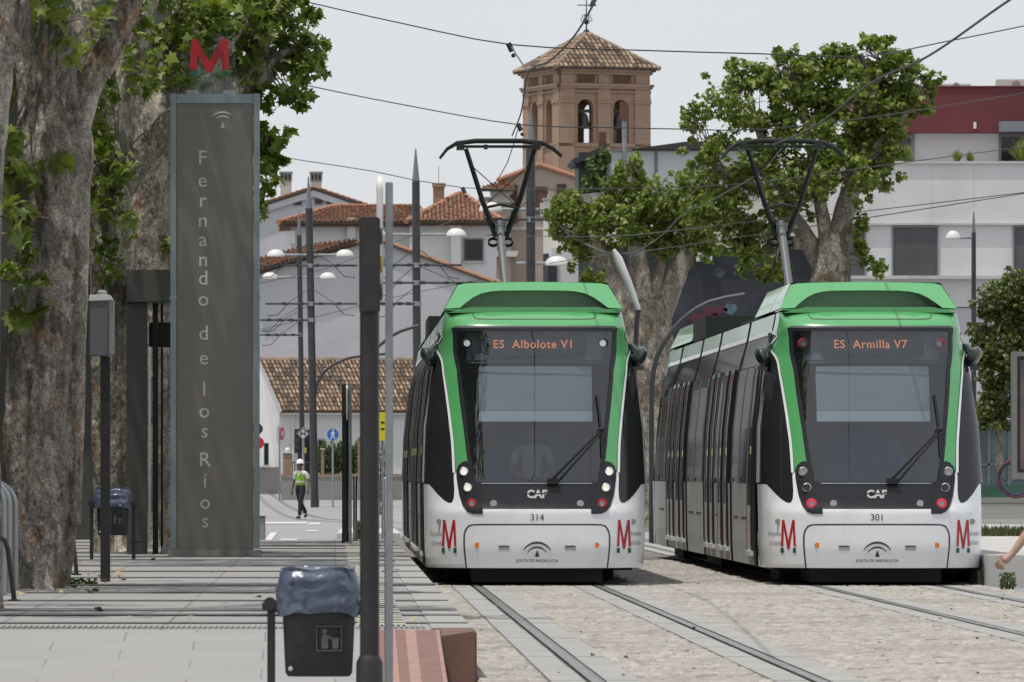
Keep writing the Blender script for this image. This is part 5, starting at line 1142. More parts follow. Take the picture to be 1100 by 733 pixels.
# hedge, its low wall and planting at the end of the street
def hedge():
    s = 28.5; Y = F / s; x = lambda p: X_(p, s); g = gz(Y)
    T = thing('hedge', 'clipped dark green hedge before the low white house', 'hedge', (x(365), Y, g))
    C = []
    for _ in range(5200):
        px = 341 + 44 * rng.random(); top = 477 + 3 * math.sin(px * .7) + 2 * math.sin(px * 1.9); py = top + (509 - top) * rng.random()
        p = P(px, py, s); p.y += rng.random() * 1.0; C.append(tuple(p))
    leaves('foliage', np.array(C), .10, M['leaf_hedge'], T, 'oval', up=.2)
    mb = MB()
    for px in (345, 356, 368, 380): mb.tube([P(px, 512, s) + Vector((0, .4, 0)), P(px + 1, 485, s) + Vector((0, .4, 0))], [.05, .02], 6)
    mb.build('stems', M['wood'], T)
    W2 = thing('garden_wall', 'low grey garden wall with a brick top under the hedge', 'wall', (x(360), Y - .5, g))
    mb = MB(); mb.box(x(302), x(450), Y - .6, Y - .3, g - .3, Z_(512.5, s)); mb.build('wall_body', M['plinth'], W2); mb = MB(); mb.box(x(302), x(450), Y - .63, Y - .27, Z_(512.3, s), Z_(509.5, s)); mb.build('coping', M['brick'], W2)
    for px, lab in ((309, 'brick gate pier with a white ball on top, left of the hedge'), (346.5, 'slim brick pier at the left end of the hedge'), (386, 'brick pier at the right end of the hedge')):
        c = P(px, 509, s); T3 = thing('brick_pier', lab, 'pier', tuple(c), 'brick piers on the garden wall'); w2 = .17 if px == 309 else .06; t = {309: 487, 346.5: 483, 386: 470}[px]
        mb = MB(); mb.box(c.x - w2, c.x + w2, c.y - .62, c.y - .28, Z_(511, s), Z_(t, s)); mb.build('shaft', M['brick'], T3)
        mb = MB(); mb.box(c.x - w2 - .03, c.x + w2 + .03, c.y - .66, c.y - .24, Z_(t, s), Z_(t - 1, s))
        if px == 309: mb.ball((c.x, c.y - .45, Z_(t - 3, s)), .11)
        mb.build('cap', M['lampwhite'], T3, smooth=True)
    f = thing('iron_railing', 'short dark iron railing between the gate pier and the hedge', 'railing', tuple(P(325, 509, s)))
    mb = MB(); a, b = P(312, 497, s), P(344, 497, s)
    for k in range(14): p = a.lerp(b, k / 13); mb.tube([(p.x, p.y - .45, Z_(510, s)), (p.x, p.y - .45, Z_(497.5, s))], .012, 4)
    mb.build('bars', M['iron'], f); mb = MB(); mb.tube([(a.x, a.y - .45, a.z), (b.x, b.y - .45, b.z)], .02, 5); mb.build('rail', M['iron'], f)
hedge()
# ------------------------------------------------------------------ overhead line poles, lamps, wires
def catenary_pole(label, s, top, base, w_px, tip, lamps=(), arms=(), lean=0, zb=None, low=()):
    """top/base pixel points; lamps = (py, left px, right px); arms = (py, px0, px1)"""
    zb = gz(F / s) if zb is None else zb; Y = F / s; xb = X_(base, s); xt = X_(top[0], s); zt = Z_(top[1], s); r = w_px / 2 / s
    T = thing('tram_pole', label, 'pole', (xb, Y, zb), 'overhead line poles')
    xat = lambda z: xb + (xt - xb) * (z - zb) / (zt - zb); zc = Z_(tip, s)
    mb = MB(); mb.tube([(xb, Y, zb - .1), (xat(zc), Y, zc)], [r * 1.04, r * .96], 14); mb.tube([(xb, Y, zb), (xb, Y, zb + .25)], r * 1.15, 14); mb.build('shaft', M['pole'], T, smooth=True)
    mb = MB(); mb.tube([(xat(zc), Y, zc), (xt, Y, zt)], [r * .92, .02], 14); mb.build('tip_cone', M['pole_tip'], T, smooth=True)
    for py, px0, px1 in arms:
        z = Z_(py, s); mb = MB(); mb.tube([(X_(px0, s), Y - .1, z), (X_(px1, s), Y - .1, z)], .035, 8)
        for px in np.linspace(px0, px1, 6)[1:-1]: c = X_(px, s); mb.tube([(c, Y - .1, z + .05), (c, Y - .1, z - .05)], .07, 6); 
        for sgn in (-1, 1):
            e = px1 if sgn > 0 else px0; c = xat(z)
            if abs(X_(e, s) - c) > .5: mb.tube([(c, Y - .1, z + .55), ((c + X_(e, s)) / 2, Y - .1, z + .03)], .012, 5); mb.tube([(c + (X_(e, s) - c) * .5, Y - .1, z), (c + (X_(e, s) - c) * .72, Y - .1, z - .38), (c + (X_(e, s) - c) * .95, Y - .1, z - .42)], .016, 5)
        mb.build('bracket_arm', M['pole'], T, smooth=True)
        mb = MB(); c = xat(z); mb.lathe([(r * 1.15, z - .07), (r * 1.15, z + .07)], (c, Y, 0), 14); mb.build('clamp_band', M['steel'], T, smooth=True)
    for py, px0, px1 in lamps:
        z = Z_(py, s); mb = MB(); mb.tube([(X_(px0, s), Y, z), (X_(px1, s), Y, z)], .045, 8); mb.build('lamp_arm', M['steel'], T, smooth=True)
        for px in (px0, px1):
            if abs(X_(px, s) - xat(z)) < .4: continue
            mb = MB(); mb.lathe([(.02, .21), (.12, .20), (.20, .165), (.27, .10), (.305, .02), (.31, 0), (.31, -.03), (.26, -.035)], (X_(px, s), Y, z - .02), 18); mb.build('lamp_shade', M['lampwhite'], T, smooth=True)
    return T
catenary_pole('dark tram pole with a double lamp, behind the pantograph of tram 314', 41, (570, 118), 570, 10.4, 158, lamps=((225, 527, 616), (283, 555, 598)), arms=((236, 520, 606),), zb=0)
catenary_pole('dark tram pole with a pointed grey tip, standing left of tram 314', 35, (446.5, 160), 449, 8.8, 195, lamps=((252, 404, 490),), arms=((285, 402, 496), (304, 404, 530), (326.5, 402, 448)))
catenary_pole('taller dark tram pole with two white lamps, beside the worker', 31, (331.3, 190), 338.2, 8.0, 224, lamps=((274, 296.5, 370.5),), arms=((285.5, 276, 384), (326.5, 285, 384), (344, 277, 336)))
catenary_pole('thinner dark tram pole with two white lamps, just left of the taller lamp pole', 27.6, (321.0, 226), 325.5, 5.6, 253, lamps=((298, 290, 352),), arms=((344, 278, 335), (360, 279, 324)))
def lamp_post():
    s = 48.; Y = F / s; x = X_(1046, s)
    T = thing('street_lamp', 'slim street lamp with a single white dome, before the white building at the right', 'lamp', (x, Y, 0))
    mb = MB(); mb.tube([(x, Y, 0), (x, Y, Z_(250, s))], [.07, .05], 10); mb.build('post', M['pole'], T, smooth=True); mb = MB(); mb.tube([(x, Y, Z_(250, s)), (x, Y, Z_(228, s))], [.045, .015], 8); mb.build('tip', M['pole_tip'], T, smooth=True)
    mb = MB(); mb.tube([(x, Y, Z_(255, s)), (X_(1030, s), Y, Z_(255.5, s))], .035, 8); mb.build('lamp_arm', M['steel'], T); mb = MB(); mb.lathe([(.01, .17), (.09, .15), (.15, .08), (.17, 0), (.15, -.02)], (X_(1024, s), Y, Z_(256, s)), 16); mb.build('lamp_shade', M['lampwhite'], T, smooth=True)
lamp_post()
def lean_sign():
    s = 62.; T = thing('lantern_arm', 'pale slanted lamp arm in front of the forked plane tree', 'lamp', tuple(P(686, 332, s)))
    mb = MB(); mb.tube([P(659, 268, s), P(664, 278, s), P(674, 302, s), P(686, 333, s)], [.03, .075, .07, .045], 10); mb.build('arm', M['lampwhite'], T, smooth=True)
    mb = MB(); mb.tube([P(686, 333, s), P(684, 345, s), P(681, 420, s), P(681, 590, s)], .045, 8); mb.build('post', M['pole'], T, smooth=True)
lean_sign()
def curved_mast(label, s, pts, rad, base):
    p = [P(a, b, s) for a, b in pts]; T = thing('curved_mast', label, 'mast', (p[0].x, p[0].y, base), 'curved masts')
    C = spline([tuple(v) + (0,) for v in [(p[0].x, p[0].y, base), *[(q.x, q.y, q.z) for q in p]]], .25)
    mb = MB(); mb.tube([tuple(c[:3]) for c in C], rad, 10); mb.build('mast_tube', M['pole'], T, smooth=True)
    return T
curved_mast('curved dark mast arching over behind tram 301', 54, [(700, 520), (700, 440), (702, 398), (712, 370), (734, 343), (762, 325), (800, 317)], .055, 0)
curved_mast('curved dark mast arching left from behind the tramway signal post', 30.7, [(338.4, 490), (338.6, 424), (342, 410), (352, 396), (372, 385.5), (395, 382), (416, 380)], .05, .1)
curved_mast('curved dark mast arching from the street towards tram 314', 36, [(392, 470), (393, 400), (400, 380), (414, 366), (430, 356), (450, 350)], .05, .0)
WG = 'overhead wires'
def wire(label, pts, r=.0085, sag=True, insul=()):
    """pts: (px, py, scale)"""
    V = [P(*p) for p in pts]; o = MB(); C = spline([tuple(v) for v in V], 1.0 if len(V) > 2 else .8) if len(V) > 2 else [tuple(V[0]), tuple(V[1])]
    o.tube([tuple(c[:3]) for c in C], r, 5)
    for px, py, s in insul:
        c = P(px, py, s); o.tube([c + Vector((-.03, 0, .05)), c + Vector((.03, 0, -.08))], .045, 7); o.ball(c + Vector((.05, 0, -.14)), .035, 8, 6)
    tag(o.build('overhead_wire', M['wire']), label, 'wire', WG)
wire('topmost span wire, running across the sky from the left trees to beyond the right edge', [(180, -34, 64), (320, 0, 66), (435, 26, 68), (548, 48, 70), (680, 54, 72), (820, 58, 72), (926, 61, 72), (1010, 46, 70), (1100, 28, 68), (1200, 6, 66)], .0105, insul=((548, 50, 70), (926, 62, 72)))
wire('span wire below the topmost one, passing the belfry windows of the tower', [(250, 72, 56), (330, 92, 57), (440, 114, 58), (557, 134, 60), (650, 137, 60), (740, 139, 60), (820, 139, 60), (950, 124, 59), (1100, 100, 57), (1180, 86, 56)], .011, insul=((558, 136, 60),))
wire('span wire running behind the pantograph of tram 314 towards the red storey', [(240, 155, 47), (297, 168, 48), (400, 184, 49), (498, 202, 49.6), (640, 203, 50), (740, 201, 50.6), (816, 196, 51), (904, 184, 51), (1000, 171, 51), (1100, 158, 51)], .010, insul=((498, 204, 49.6),))
wire('span wire over the forked plane tree, below the wire that passes tram 314', [(520, 253, 41.5), (652, 254, 46), (740, 246, 51), (820, 237, 52), (929, 227, 52), (1100, 207, 52)], .010)
wire('lowest span wire, sloping up to the right across the two plane trees', [(590, 283, 41), (650, 274, 46), (692, 270, 50), (820, 251, 52), (926, 235, 52), (1100, 208, 52)], .010)
wire('thick contact wire of the far track, rising steeply to the top right corner', [(1130, -24, 125), (1085, 0, 118), (998, 60, 104), (936, 89, 92), (884, 130, 80), (846, 150, 74), (826, 156, 72)], .013)
wire('feeder wire that droops between the two plane trees', [(846, 152, 52.5), (816, 186, 53), (785, 204, 52), (752, 222, 50.5), (736, 228, 50), (712, 252, 49), (690, 268, 48.5), (672, 275, 48.4), (650, 272, 48.3), (628, 262, 48.2)], .014)
wire('thin stay crossing from the drooping feeder wire to the left of the forked tree', [(672, 273, 48.4), (650, 270.5, 48.2), (630, 262, 47)], .012)
wire('contact wire of tram 314, falling steeply past the tower to the pantograph', [(660, -44, 150), (640, 0, 122), (616, 40, 100), (590, 66, 90), (568, 78, 84), (560, 120, 78), (550, 146, 72.5)], .011)
wire('short dropper wire between the topmost span wire and the steep contact wire', [(549, 50, 69.5), (558, 64, 78), (567, 77, 83.5)], .011)
wire('thin wire below the pantograph head of tram 314', [(556, 140, 60.5), (545, 175, 60), (531, 198, 60)], .009)
wire('thin wire crossing the lilac gable wall', [(276, 305, 30), (345, 290, 29), (420, 262, 28), (500, 232, 27)], .014)
wire('slack thin wire low across the lilac gable wall', [(276, 355, 29), (350, 338, 29), (430, 318, 29), (520, 300, 29)], .012)

# ------------------------------------------------------------------ station column with its name
def totem():
    s = 84.; Y = PZ and F * (CAMH - PZ) / (598 - HY); s = F / Y; x = lambda p: X_(p, s); z = lambda p: Z_(p, s)
    T = thing('station_totem', 'tall grey metal station column with a vertical name and a red M on top', 'sign', (x(232), Y, PZ))
    mb = MB(); mb.box(x(190), x(272), Y - .07, Y + .16, PZ, z(112)); mb.build('panel', M['totem'], T, bevel=.006)
    for a, b in ((183.2, 189.6), (272.4, 278.8)):
        mb = MB(); mb.box(x(a), x(b), Y - .10, Y + .18, PZ + .10, z(101)); mb.build('glass_edge', M['totem_frame'], T, bevel=.006)
    mb = MB(); mb.box(x(189.8), x(272.2), Y - .085, Y + .17, z(111.7), z(101.4)); mb.build('top_rail', M['totem_frame'], T, bevel=.006)
    mb = MB(); mb.box(x(181), x(281), Y - .12, Y + .22, PZ, PZ + .085); mb.build('base', M['plinth'], T)
    for zz in (320,):
        for a, b in ((182.6, 190), (272, 279.4)): mb = MB(); mb.box(x(a), x(b), Y - .108, Y - .101, z(zz + 2), z(zz - 2)); mb.build('joint_clip', M['steel'], T)
    mb = MB()
    for ch, py, sz in (('F', 170.5, .262), ('e', 194.5, .262), ('r', 216, .262), ('n', 237.5, .262), ('a', 258, .262), ('n', 279.5, .262), ('d', 299.5, .262), ('o', 322, .262), ('d', 358.5, .262), ('e', 385, .262), ('l', 418.5, .262), ('o', 442, .262), ('s', 463.5, .262), ('R', 494.5, .262), ('í', 517, .262), ('o', 540, .262), ('s', 560, .262)):
        wall_text(mb, ch, x(217.5 + (py - 170) * .0078), Y - .073, z(py), sz, bold=.001)
    mb.build('name_lettering', M['text_lite'], T)
    mb = MB()
    for r0, wd in ((15, 1.8), (10.5, 1.5)):
        n = 12
        for i in range(n):
            t0, t1 = R(35) + R(110) * i / n, R(35) + R(110) * (i + 1) / n
            mb.add([(x(239.5 + rr * math.cos(t)), Y - .074, z(135 - rr * math.sin(t))) for t, rr in ((t0, r0), (t1, r0), (t1, r0 - wd * math.sin((t1 - R(35)) * 1.63)), (t0, r0 - wd * math.sin((t0 - R(35)) * 1.63)))], [(0, 1, 2, 3)])
    mb.add([(x(236.8), Y - .074, z(138)), (x(241.6), Y - .074, z(138)), (x(239.2), Y - .074, z(131.5))], [(0, 1, 2)]); mb.build('emblem', M['text_lite'], T)
    mb = MB(); mb.box(x(197), x(253), Y + .03, Y + .05, z(101.2), z(36)); mb.build('glass_pane', M['clear'], T)
    for a in (200, 240): mb = MB(); mb.box(x(a), x(a + 13), Y + .0, Y + .08, z(101.2), z(97)); mb.build('glass_clamp', M['steel'], T)
    mb = MB(); M0 = [(204, 75), (205.5, 43), (211, 41), (225, 66.5), (239, 41), (245, 43), (246, 75), (238, 75), (238, 58), (227.5, 78), (222.5, 78), (212, 58), (212, 75)]
    pts = [(x(a), z(b)) for a, b in M0]
    mb.prism(pts, Y - .03, Y + .027, 'y'); mb.build('letter_m', M['red'], T)
    for a in (204.5, 238.5): mb = MB(); mb.box(x(a), x(a + 7), Y - .03, Y + .027, z(82.5), z(76.5)); mb.build('letter_foot', M['dgreen'], T)
totem()
def shelter():
    s = 81.; Y = F / s; x = lambda p: X_(p, s); z = lambda p: Z_(p, s)
    T = thing('platform_shelter', 'dark grey green platform shelter with a deep roof beam, behind the station column', 'shelter', (x(150), Y, PZ))
    mb = MB(); mb.box(x(136), x(215), Y - .1, Y + 2.2, z(325), z(290)); mb.build('roof_beam', M['shelter'], T, bevel=.01)
    mb = MB(); mb.box(x(136), x(158), Y, Y + .25, PZ, z(325.3)); mb.build('column', M['shelter'], T, bevel=.008)
    for a, b, dy in ((163, 169, .4), (171.5, 174, .6)): mb = MB(); mb.box(x(a), x(b), Y + dy, Y + dy + .12, PZ, z(325.3)); mb.build('post', M['pblack'], T)
    mb = MB(); mb.box(x(158.6), x(161.2), Y + .3, Y + .38, PZ + .15, z(372)); mb.build('edge_strip', M['chrome'], T)
    mb = MB(); mb.box(x(158), x(190), Y + .9, Y + .95, z(372), z(345)); mb.build('display_box', M['pblack'], T)
    mb = MB(); mb.box(x(173), x(189), Y + .3, Y + .7, PZ, PZ + .10); mb.box(x(176), x(188), Y + .3, Y + .6, z(582), z(578)); mb.build('bench_ledge', M['conc_lt'], T)
    mb = MB(); mb.box(x(89), x(112), Y + 3, Y + 3.2, PZ, z(292)); mb.build('side_panel', M['shelter'], T)
shelter()

# ------------------------------------------------------------------ street furniture on the platform
def meter_post():
    s = F / (F * (CAMH - PZ) / (625 - HY)); Y = F / s; x = lambda p: X_(p, s); z = lambda p: Z_(p, s)
    T = thing('meter_post', 'grey ticket validator box on a thin black post, beside the tree trunks', 'post', (x(113), Y, PZ))
    mb = MB(); mb.box(x(108), x(118.4), Y - .045, Y + .045, PZ, z(383)); mb.build('post', M['pblack'], T)
    mb = MB(); mb.box(x(96.5), x(117), Y - .13, Y + .14, z(383), z(319)); mb.build('box', M['vbox'], T, bevel=.012)
    mb = MB(); mb.box(x(117), x(122.5), Y - .12, Y + .13, z(381), z(322)); mb.build('box_door', M['steel'], T, bevel=.01)
    mb = MB(); mb.prism([(x(95.6), z(324)), (x(96.5), z(317)), (x(118), z(317)), (x(122), z(323))], Y - .145, Y + .15, 'y'); mb.build('lid', M['lampwhite'], T, bevel=.006)
    mb = MB(); mb.lathe([(.05, 0), (.05, .03), (.03, .045)], (x(109.5), Y, z(316.8)), 14); mb.build('cap', M['steel'], T, smooth=True)
M['vbox'] = pmat('grey_box', (.13, .125, .135), .5, var=(4, (.10, .098, .105), .4, .7))
meter_post()
def bin_(label, s, cx, base_py, zb, parent_group):
    """litter bin hung between two posts, its bag turned down over the rim"""
    Y = F / s; xc = X_(cx, s); T = thing('litter_bin', label, 'litter bin', (xc, Y, zb), parent_group)
    h0, h1, w0, w1 = .30, .66, .185, .20
    mb = MB(); n = 28; prof = []
    def ring(w, d, z): return [(w * math.copysign(abs(math.cos(a)) ** .5, math.cos(a)), d * math.copysign(abs(math.sin(a)) ** .5, math.sin(a)), z) for a in np.linspace(0, 2 * math.pi, n, endpoint=False)]
    rs = [ring(w0 * .93, .125, h0), ring(w0, .14, h0 + .02), ring((w0 + w1) / 2, .15, (h0 + h1) / 2), ring(w1, .16, h1)]
    mb.add([v for r in rs for v in r], [(i * n + j, i * n + (j + 1) % n, (i + 1) * n + (j + 1) % n, (i + 1) * n + j) for i in range(3) for j in range(n)] + [tuple(range(n))])
    B = mb.build('bin_body', M['plastic'], T, smooth=True, local=True)
    mb = MB(); px = lambda a, b: (a - 345) / s
    for a, b, c, d in ((.076 - .09, .076 + .05, .575, .58), (.076 - .09, .076 + .05, .442, .447), (-.014, -.009, .447, .575), (.121, .126, .447, .575)): mb.box(a, b, -.170, -.155, c, d)
    mb.ball((.032, -.160, .548), (.016, .008, .018), 10, 6); mb.prism([(.015, .455), (.050, .455), (.052, .525), (.040, .533), (.022, .533), (.012, .50)], -.166, -.155, 'y'); mb.tube([(.045, -.162, .525), (.075, -.162, .505)], .008, 5); mb.prism([(.076, .455), (.106, .455), (.112, .515), (.070, .515)], -.166, -.155, 'y')
    mb.build('litter_symbol', M['symbol'], B, local=True)
    mb = MB(); mb.lathe([(.013, -.150), (.013, -.162), (.006, -.165)], (-.155, 0, .345), 12, axis='y'); mb.build('lock', M['chrome'], B, local=True)
    # bag: folded sheet with creases
    mb = MB(); K = 18; N2 = 110; vs = []
    for i in range(K + 1):
        t = i / K
        for j in range(N2):
            a = 2 * math.pi * j / N2; ca, sa = math.cos(a), math.sin(a)
            if t < .72: u = t / .72; z = .64 + (.895 - .64) * u; k = 1.12 + .03 * math.sin(u * 3.1) - .17 * max(0, u - .45) ** 2 / .3
            else: u = (t - .72) / .28; z = .895 + .012 * math.sin(u * 2) - .09 * u * u; k = 1.04 - .72 * u
            ex = .5; X = w1 * k * math.copysign(abs(ca) ** ex, ca); D = .175 * k * math.copysign(abs(sa) ** ex, sa)
            w_ = noise.noise(Vector((X * 7 + 3, D * 9, z * 5 + cx))) * .020 + (abs(noise.noise(Vector((X * 9 + z * 11, D * 10, z * 9 - X * 12 + cx)))) - .2) * .055 + noise.noise(Vector((X * 20, D * 20, z * 24 + cx))) * .012
            fo = abs(noise.noise(Vector((a * 1.6 + 1.3 * math.sin(z * 14 + a), z * 5, cx)))); w_ += (.22 - fo) * .07 * (1 if t < .85 else .4)
            vs.append((X * (1 + w_ * 2), D * (1 + w_ * 2.2) + w_, z + .018 * noise.noise(Vector((X * 9, D * 9, 2 + cx))) * (1 if t > .4 else .6) + (.012 * math.sin(a * 3) if t < .1 else 0)))
    mb.add(vs, [(i * N2 + j, i * N2 + (j + 1) % N2, (i + 1) * N2 + (j + 1) % N2, (i + 1) * N2 + j) for i in range(K) for j in range(N2)]); mb.build('bin_bag', M['bag'], T, smooth=True, local=True)
    for sd in (-1, 1):
        mb = MB(); mb.box(sd * .262 - .022, sd * .262 + .022, -.025, .025, 0, .72); L = mb.build('leg', M['pblack'], T, local=True, bevel=.004)
        mb = MB(); mb.box(sd * .262 - .05, sd * .262 + .05, -.05, .05, .665, .705); mb.lathe([(.035, -.07), (.035, .07)], (sd * .27, 0, .70), 10, axis='y'); mb.tube([(sd * .18, 0, .68), (sd * .262, 0, .68)], .03, 8); mb.box(sd * .262 - .035, sd * .262 + .055 * sd + .02, -.03, .03, .20, .23); mb.build('pivot_bracket', M['pblack'], L, local=True)
    return T
M['symbol'] = pmat('embossed_symbol', (.11, .105, .10), .6)
bin_('black litter bin with a shiny blue grey bag, in the foreground beside the signal post', 195, 342.5, 0, .0, 'litter bins')
bin_('small dark litter bin with a blue bag, far off behind the thin meter post', F / (F * (CAMH - PZ) / (601 - HY)), 121, 0, PZ, 'litter bins')
def signal_post(label, s, x0, zb, ztop, sleeve=1.0):
    """slim black tram signal: square post and a long flat signal head on top"""
    Y = F / s; T = thing('signal_post', label, 'signal', (x0, Y, zb), 'tram signal posts')
    mb = MB(); mb.tube([(0, 0, 0), (0, 0, ztop - zb - .48)], .052, 16); mb.build('post', M['pblack'], T, smooth=True, local=True)
    mb = MB(); mb.lathe([(.12 * sleeve, 0), (.12 * sleeve, .02), (.053 + .022 * sleeve ** 3, .05), (.053 + .019 * sleeve ** 3, .05 + .35 * sleeve ** 2), (.053, .07 + .37 * sleeve ** 2)], (0, 0, 0), 16); mb.build('base_sleeve', M['pblack'], T, smooth=True, local=True)
    mb = MB(); h = ztop - zb; mb.box(-.056, .056, -.09, .09, h - .51, h); mb.build('signal_head', M['pblack'], T, local=True, bevel=.008)
    for k in range(3):
        mb = MB(); mb.lathe([(.045, .057), (.045, .068), (.03, .072)], (0, 0, 0), 12, axis='y'); 
        mb.v = [(b, a * .8, c + h - .10 - k * .15) for a, b, c in mb.v]; mb.build('signal_lens', M['amber'] if k == 1 else M['lamp_dark'], T, local=True)
    return T
M['amber'] = pmat('amber_lens', (.5, .36, .05), .3)
signal_post('tall black tram signal post in the foreground, right of the litter bin', 200, X_(397, 200), .0, Z_(234, 200))
signal_post('small black tram signal post far along the platform, right of the worker', 70, X_(371, 70), PZ, Z_(413, 70), .5)
def board_post(label, s, xp, xb, zb, zt, za, zc, r, hw):
    """silver post carrying a white board that is seen edge-on"""
    Y = F / s; T = thing('sign_post', label, 'sign', (xp, Y, zb), 'silver sign posts')
    mb = MB(); mb.box(xp - r, xp + r, Y - r, Y + r, zb, zt); mb.build('post', M['steel'], T, bevel=.004)
    mb = MB(); w_ = hw; n = 10; pts = []
    for cx, cz, a0 in ((.17, zt - .0 + za, 0), (-.17, zt + za, 90), (-.17, zc, 180), (.17, zc, 270)):
        for k in range(n): a = R(a0 + 90 * k / (n - 1)); pts.append((Y + .02 + cx + .08 * math.cos(a), cz + .08 * math.sin(a)))
    mb.prism(pts, xb - w_, xb + w_, 'x'); mb.build('sign_board', M['lampwhite'], T, bevel=.006)
    mb = MB(); mb.box(min(xb, xp), max(xb, xp), Y - .02, Y + .02, zc + .1, zc + .14); mb.build('bracket', M['steel'], T)
    return T
board_post('silver post with an edge-on white sign board, in the foreground beside the tall black signal', 198, X_(418, 198), X_(408, 198), .0, Z_(196, 198), -.05, Z_(305, 198), .021, .017)
board_post('distant silver post with an edge-on white sign board, right of the small black signal', 71, X_(376.3, 71), X_(372.8, 71), PZ, Z_(413, 71), -.09, Z_(446, 71), .022, .014)
def bollard(label, px, top, bot, s, zb, r):
    Y = F / s; x = X_(px, s); T = thing('bollard', label, 'bollard', (x, Y, zb), 'stainless bollards'); zt = Z_(top, s)
    mb = MB(); mb.lathe([(r, zb), (r, zt - r * .8), (r * .85, zt - r * .35), (r * .5, zt - .05 * r), (.002, zt)], (x, Y, 0), 16); mb.build('tube', M['chrome'], T, smooth=True)
    mb = MB(); mb.lathe([(r * 1.5, zb), (r * 1.5, zb + .02), (r * 1.05, zb + .025)], (x, Y, 0), 16); mb.build('foot_ring', M['steel'], T, smooth=True)
bollard('stainless steel bollard in the foreground, touching the silver post', 416, 569, 733, 188, .02, .016)
bollard('slim stainless steel bollard far along the platform, left of the tall black signal', 381.5, 510, 600, 68, PZ, .033)
bollard('distant bollard right of the tall black signal', 413.6, 513, 560, 56, 0, .03)
for px, by, lab in ((4, 640, 'nearest arched grey tube bicycle rack at the left edge'), (10, 637, 'middle arched grey tube bicycle rack at the left edge'), (16.5, 634, 'farthest arched grey tube bicycle rack, against the massive trunk')):
    s = (by - HY) / (CAMH - PZ); Y = F / s; x = X_(px, s); T = thing('bicycle_rack', lab, 'bicycle rack', (x, Y, PZ), 'arched bicycle racks')
    zt = Z_(515 + (px - 4) * .2, s); mb = MB(); r = .22; arc = [(x - r + r * math.cos(a), Y, zt - r + r * math.sin(a)) for a in np.linspace(0, math.pi, 16)]
    mb.tube([(x, Y, PZ)] + arc + [(x - 2 * r, Y, PZ)], .026, 12); mb.build('hoop', M['steel'], T, smooth=True)
    mb = MB()
    for xx in (x, x - 2 * r): mb.lathe([(.05, PZ), (.05, PZ + .012)], (xx, Y, 0), 12)
    mb.build('foot_plate', M['steel'], T)
for pts, by, lab in (([(15.5, 646), (8.5, 590), (5.5, 581), (-1, 576)], 646, 'leaning black post with a bent top, at the foot of the slim pale trunk'), ([(82.5, 618), (78, 572), (77, 568), (68, 561)], 618, 'leaning black post with a bent top, right of the massive trunk'), ([(75, 617), (71, 580), (70, 575), (67, 572)], 617, 'shorter black post with a bent top, close to the massive trunk')):
    s = (by - HY) / (CAMH - PZ); T = thing('leaning_post', lab, 'post', tuple(P(pts[0][0], pts[0][1], s)), 'bent black posts'); mb = MB(); mb.tube([P(a, b, s) for a, b in pts], .022, 8); mb.build('bar', M['pblack'], T, smooth=True)
    mb = MB(); c = P(pts[0][0], pts[0][1], s); mb.lathe([(.05, 0), (.05, .015)], tuple(c), 10); mb.build('foot_plate', M['pblack'], T)
def grate(px, py, lab):
    Y = F * (CAMH - .004) / (py - HY); T = thing('drain_grate', lab, 'grate', (X_(px, F / Y), Y, .006))
    mb = MB(); mb.box(-.16, .16, -1.1, 1.1, 0, .012); mb.build('frame', M['plinth'], T, local=True)
    mb = MB()
    for k in range(7): mb.box(-.145 + k * .043, -.115 + k * .043, -1.0, 1.0, .0125, .018)
    mb.build('slots', M['pblack'], T, local=True)
grate(9, 693, 'small iron drain grate in the paving at the lower left edge')
# fallen leaves and litter
V = []; 
for _ in range(110):
    px = 20 + 120 * rng.random() ** 1.6; py = 606 + 34 * rng.random(); Y = F * (CAMH - PZ) / (py - HY); V.append((X_(px, F / Y), Y, PZ + .02))
for _ in range(40):
    px = 60 + 420 * rng.random(); py = 600 + 75 * rng.random(); Y = F * (CAMH - PZ) / (py - HY); V.append((X_(px, F / Y), Y, PZ + .02))
fl = leaves('fallen_leaves', np.array(V), .075, M['leaf_dry'] if 'leaf_dry' in M else pmat('dry_leaf', (.25, .18, .08), .8, island=[(0, (.12, .10, .04)), (.5, (.30, .22, .10)), (1, (.42, .36, .20))]), None, up=3)
tag(fl, 'scattered dry leaves on the paving around the tree trunks', kind='stuff')
V = []
for _ in range(50):
    px = 500 + 600 * rng.random(); py = 640 + 92 * rng.random(); Y = F * CAMH / (py - HY); x = X_(px, F / Y)
    if x > 1.2 and x < 8: V.append((x, Y, .04))
fl2 = leaves('fallen_leaves', np.array(V), .042, pmat('dry_leaf_dark', (.2, .15, .08), .8, island=[(0, (.06, .05, .04)), (.6, (.2, .15, .08)), (1, (.4, .36, .28))]), None, up=2); tag(fl2, 'small leaves and litter scattered over the granite track bed', kind='stuff')

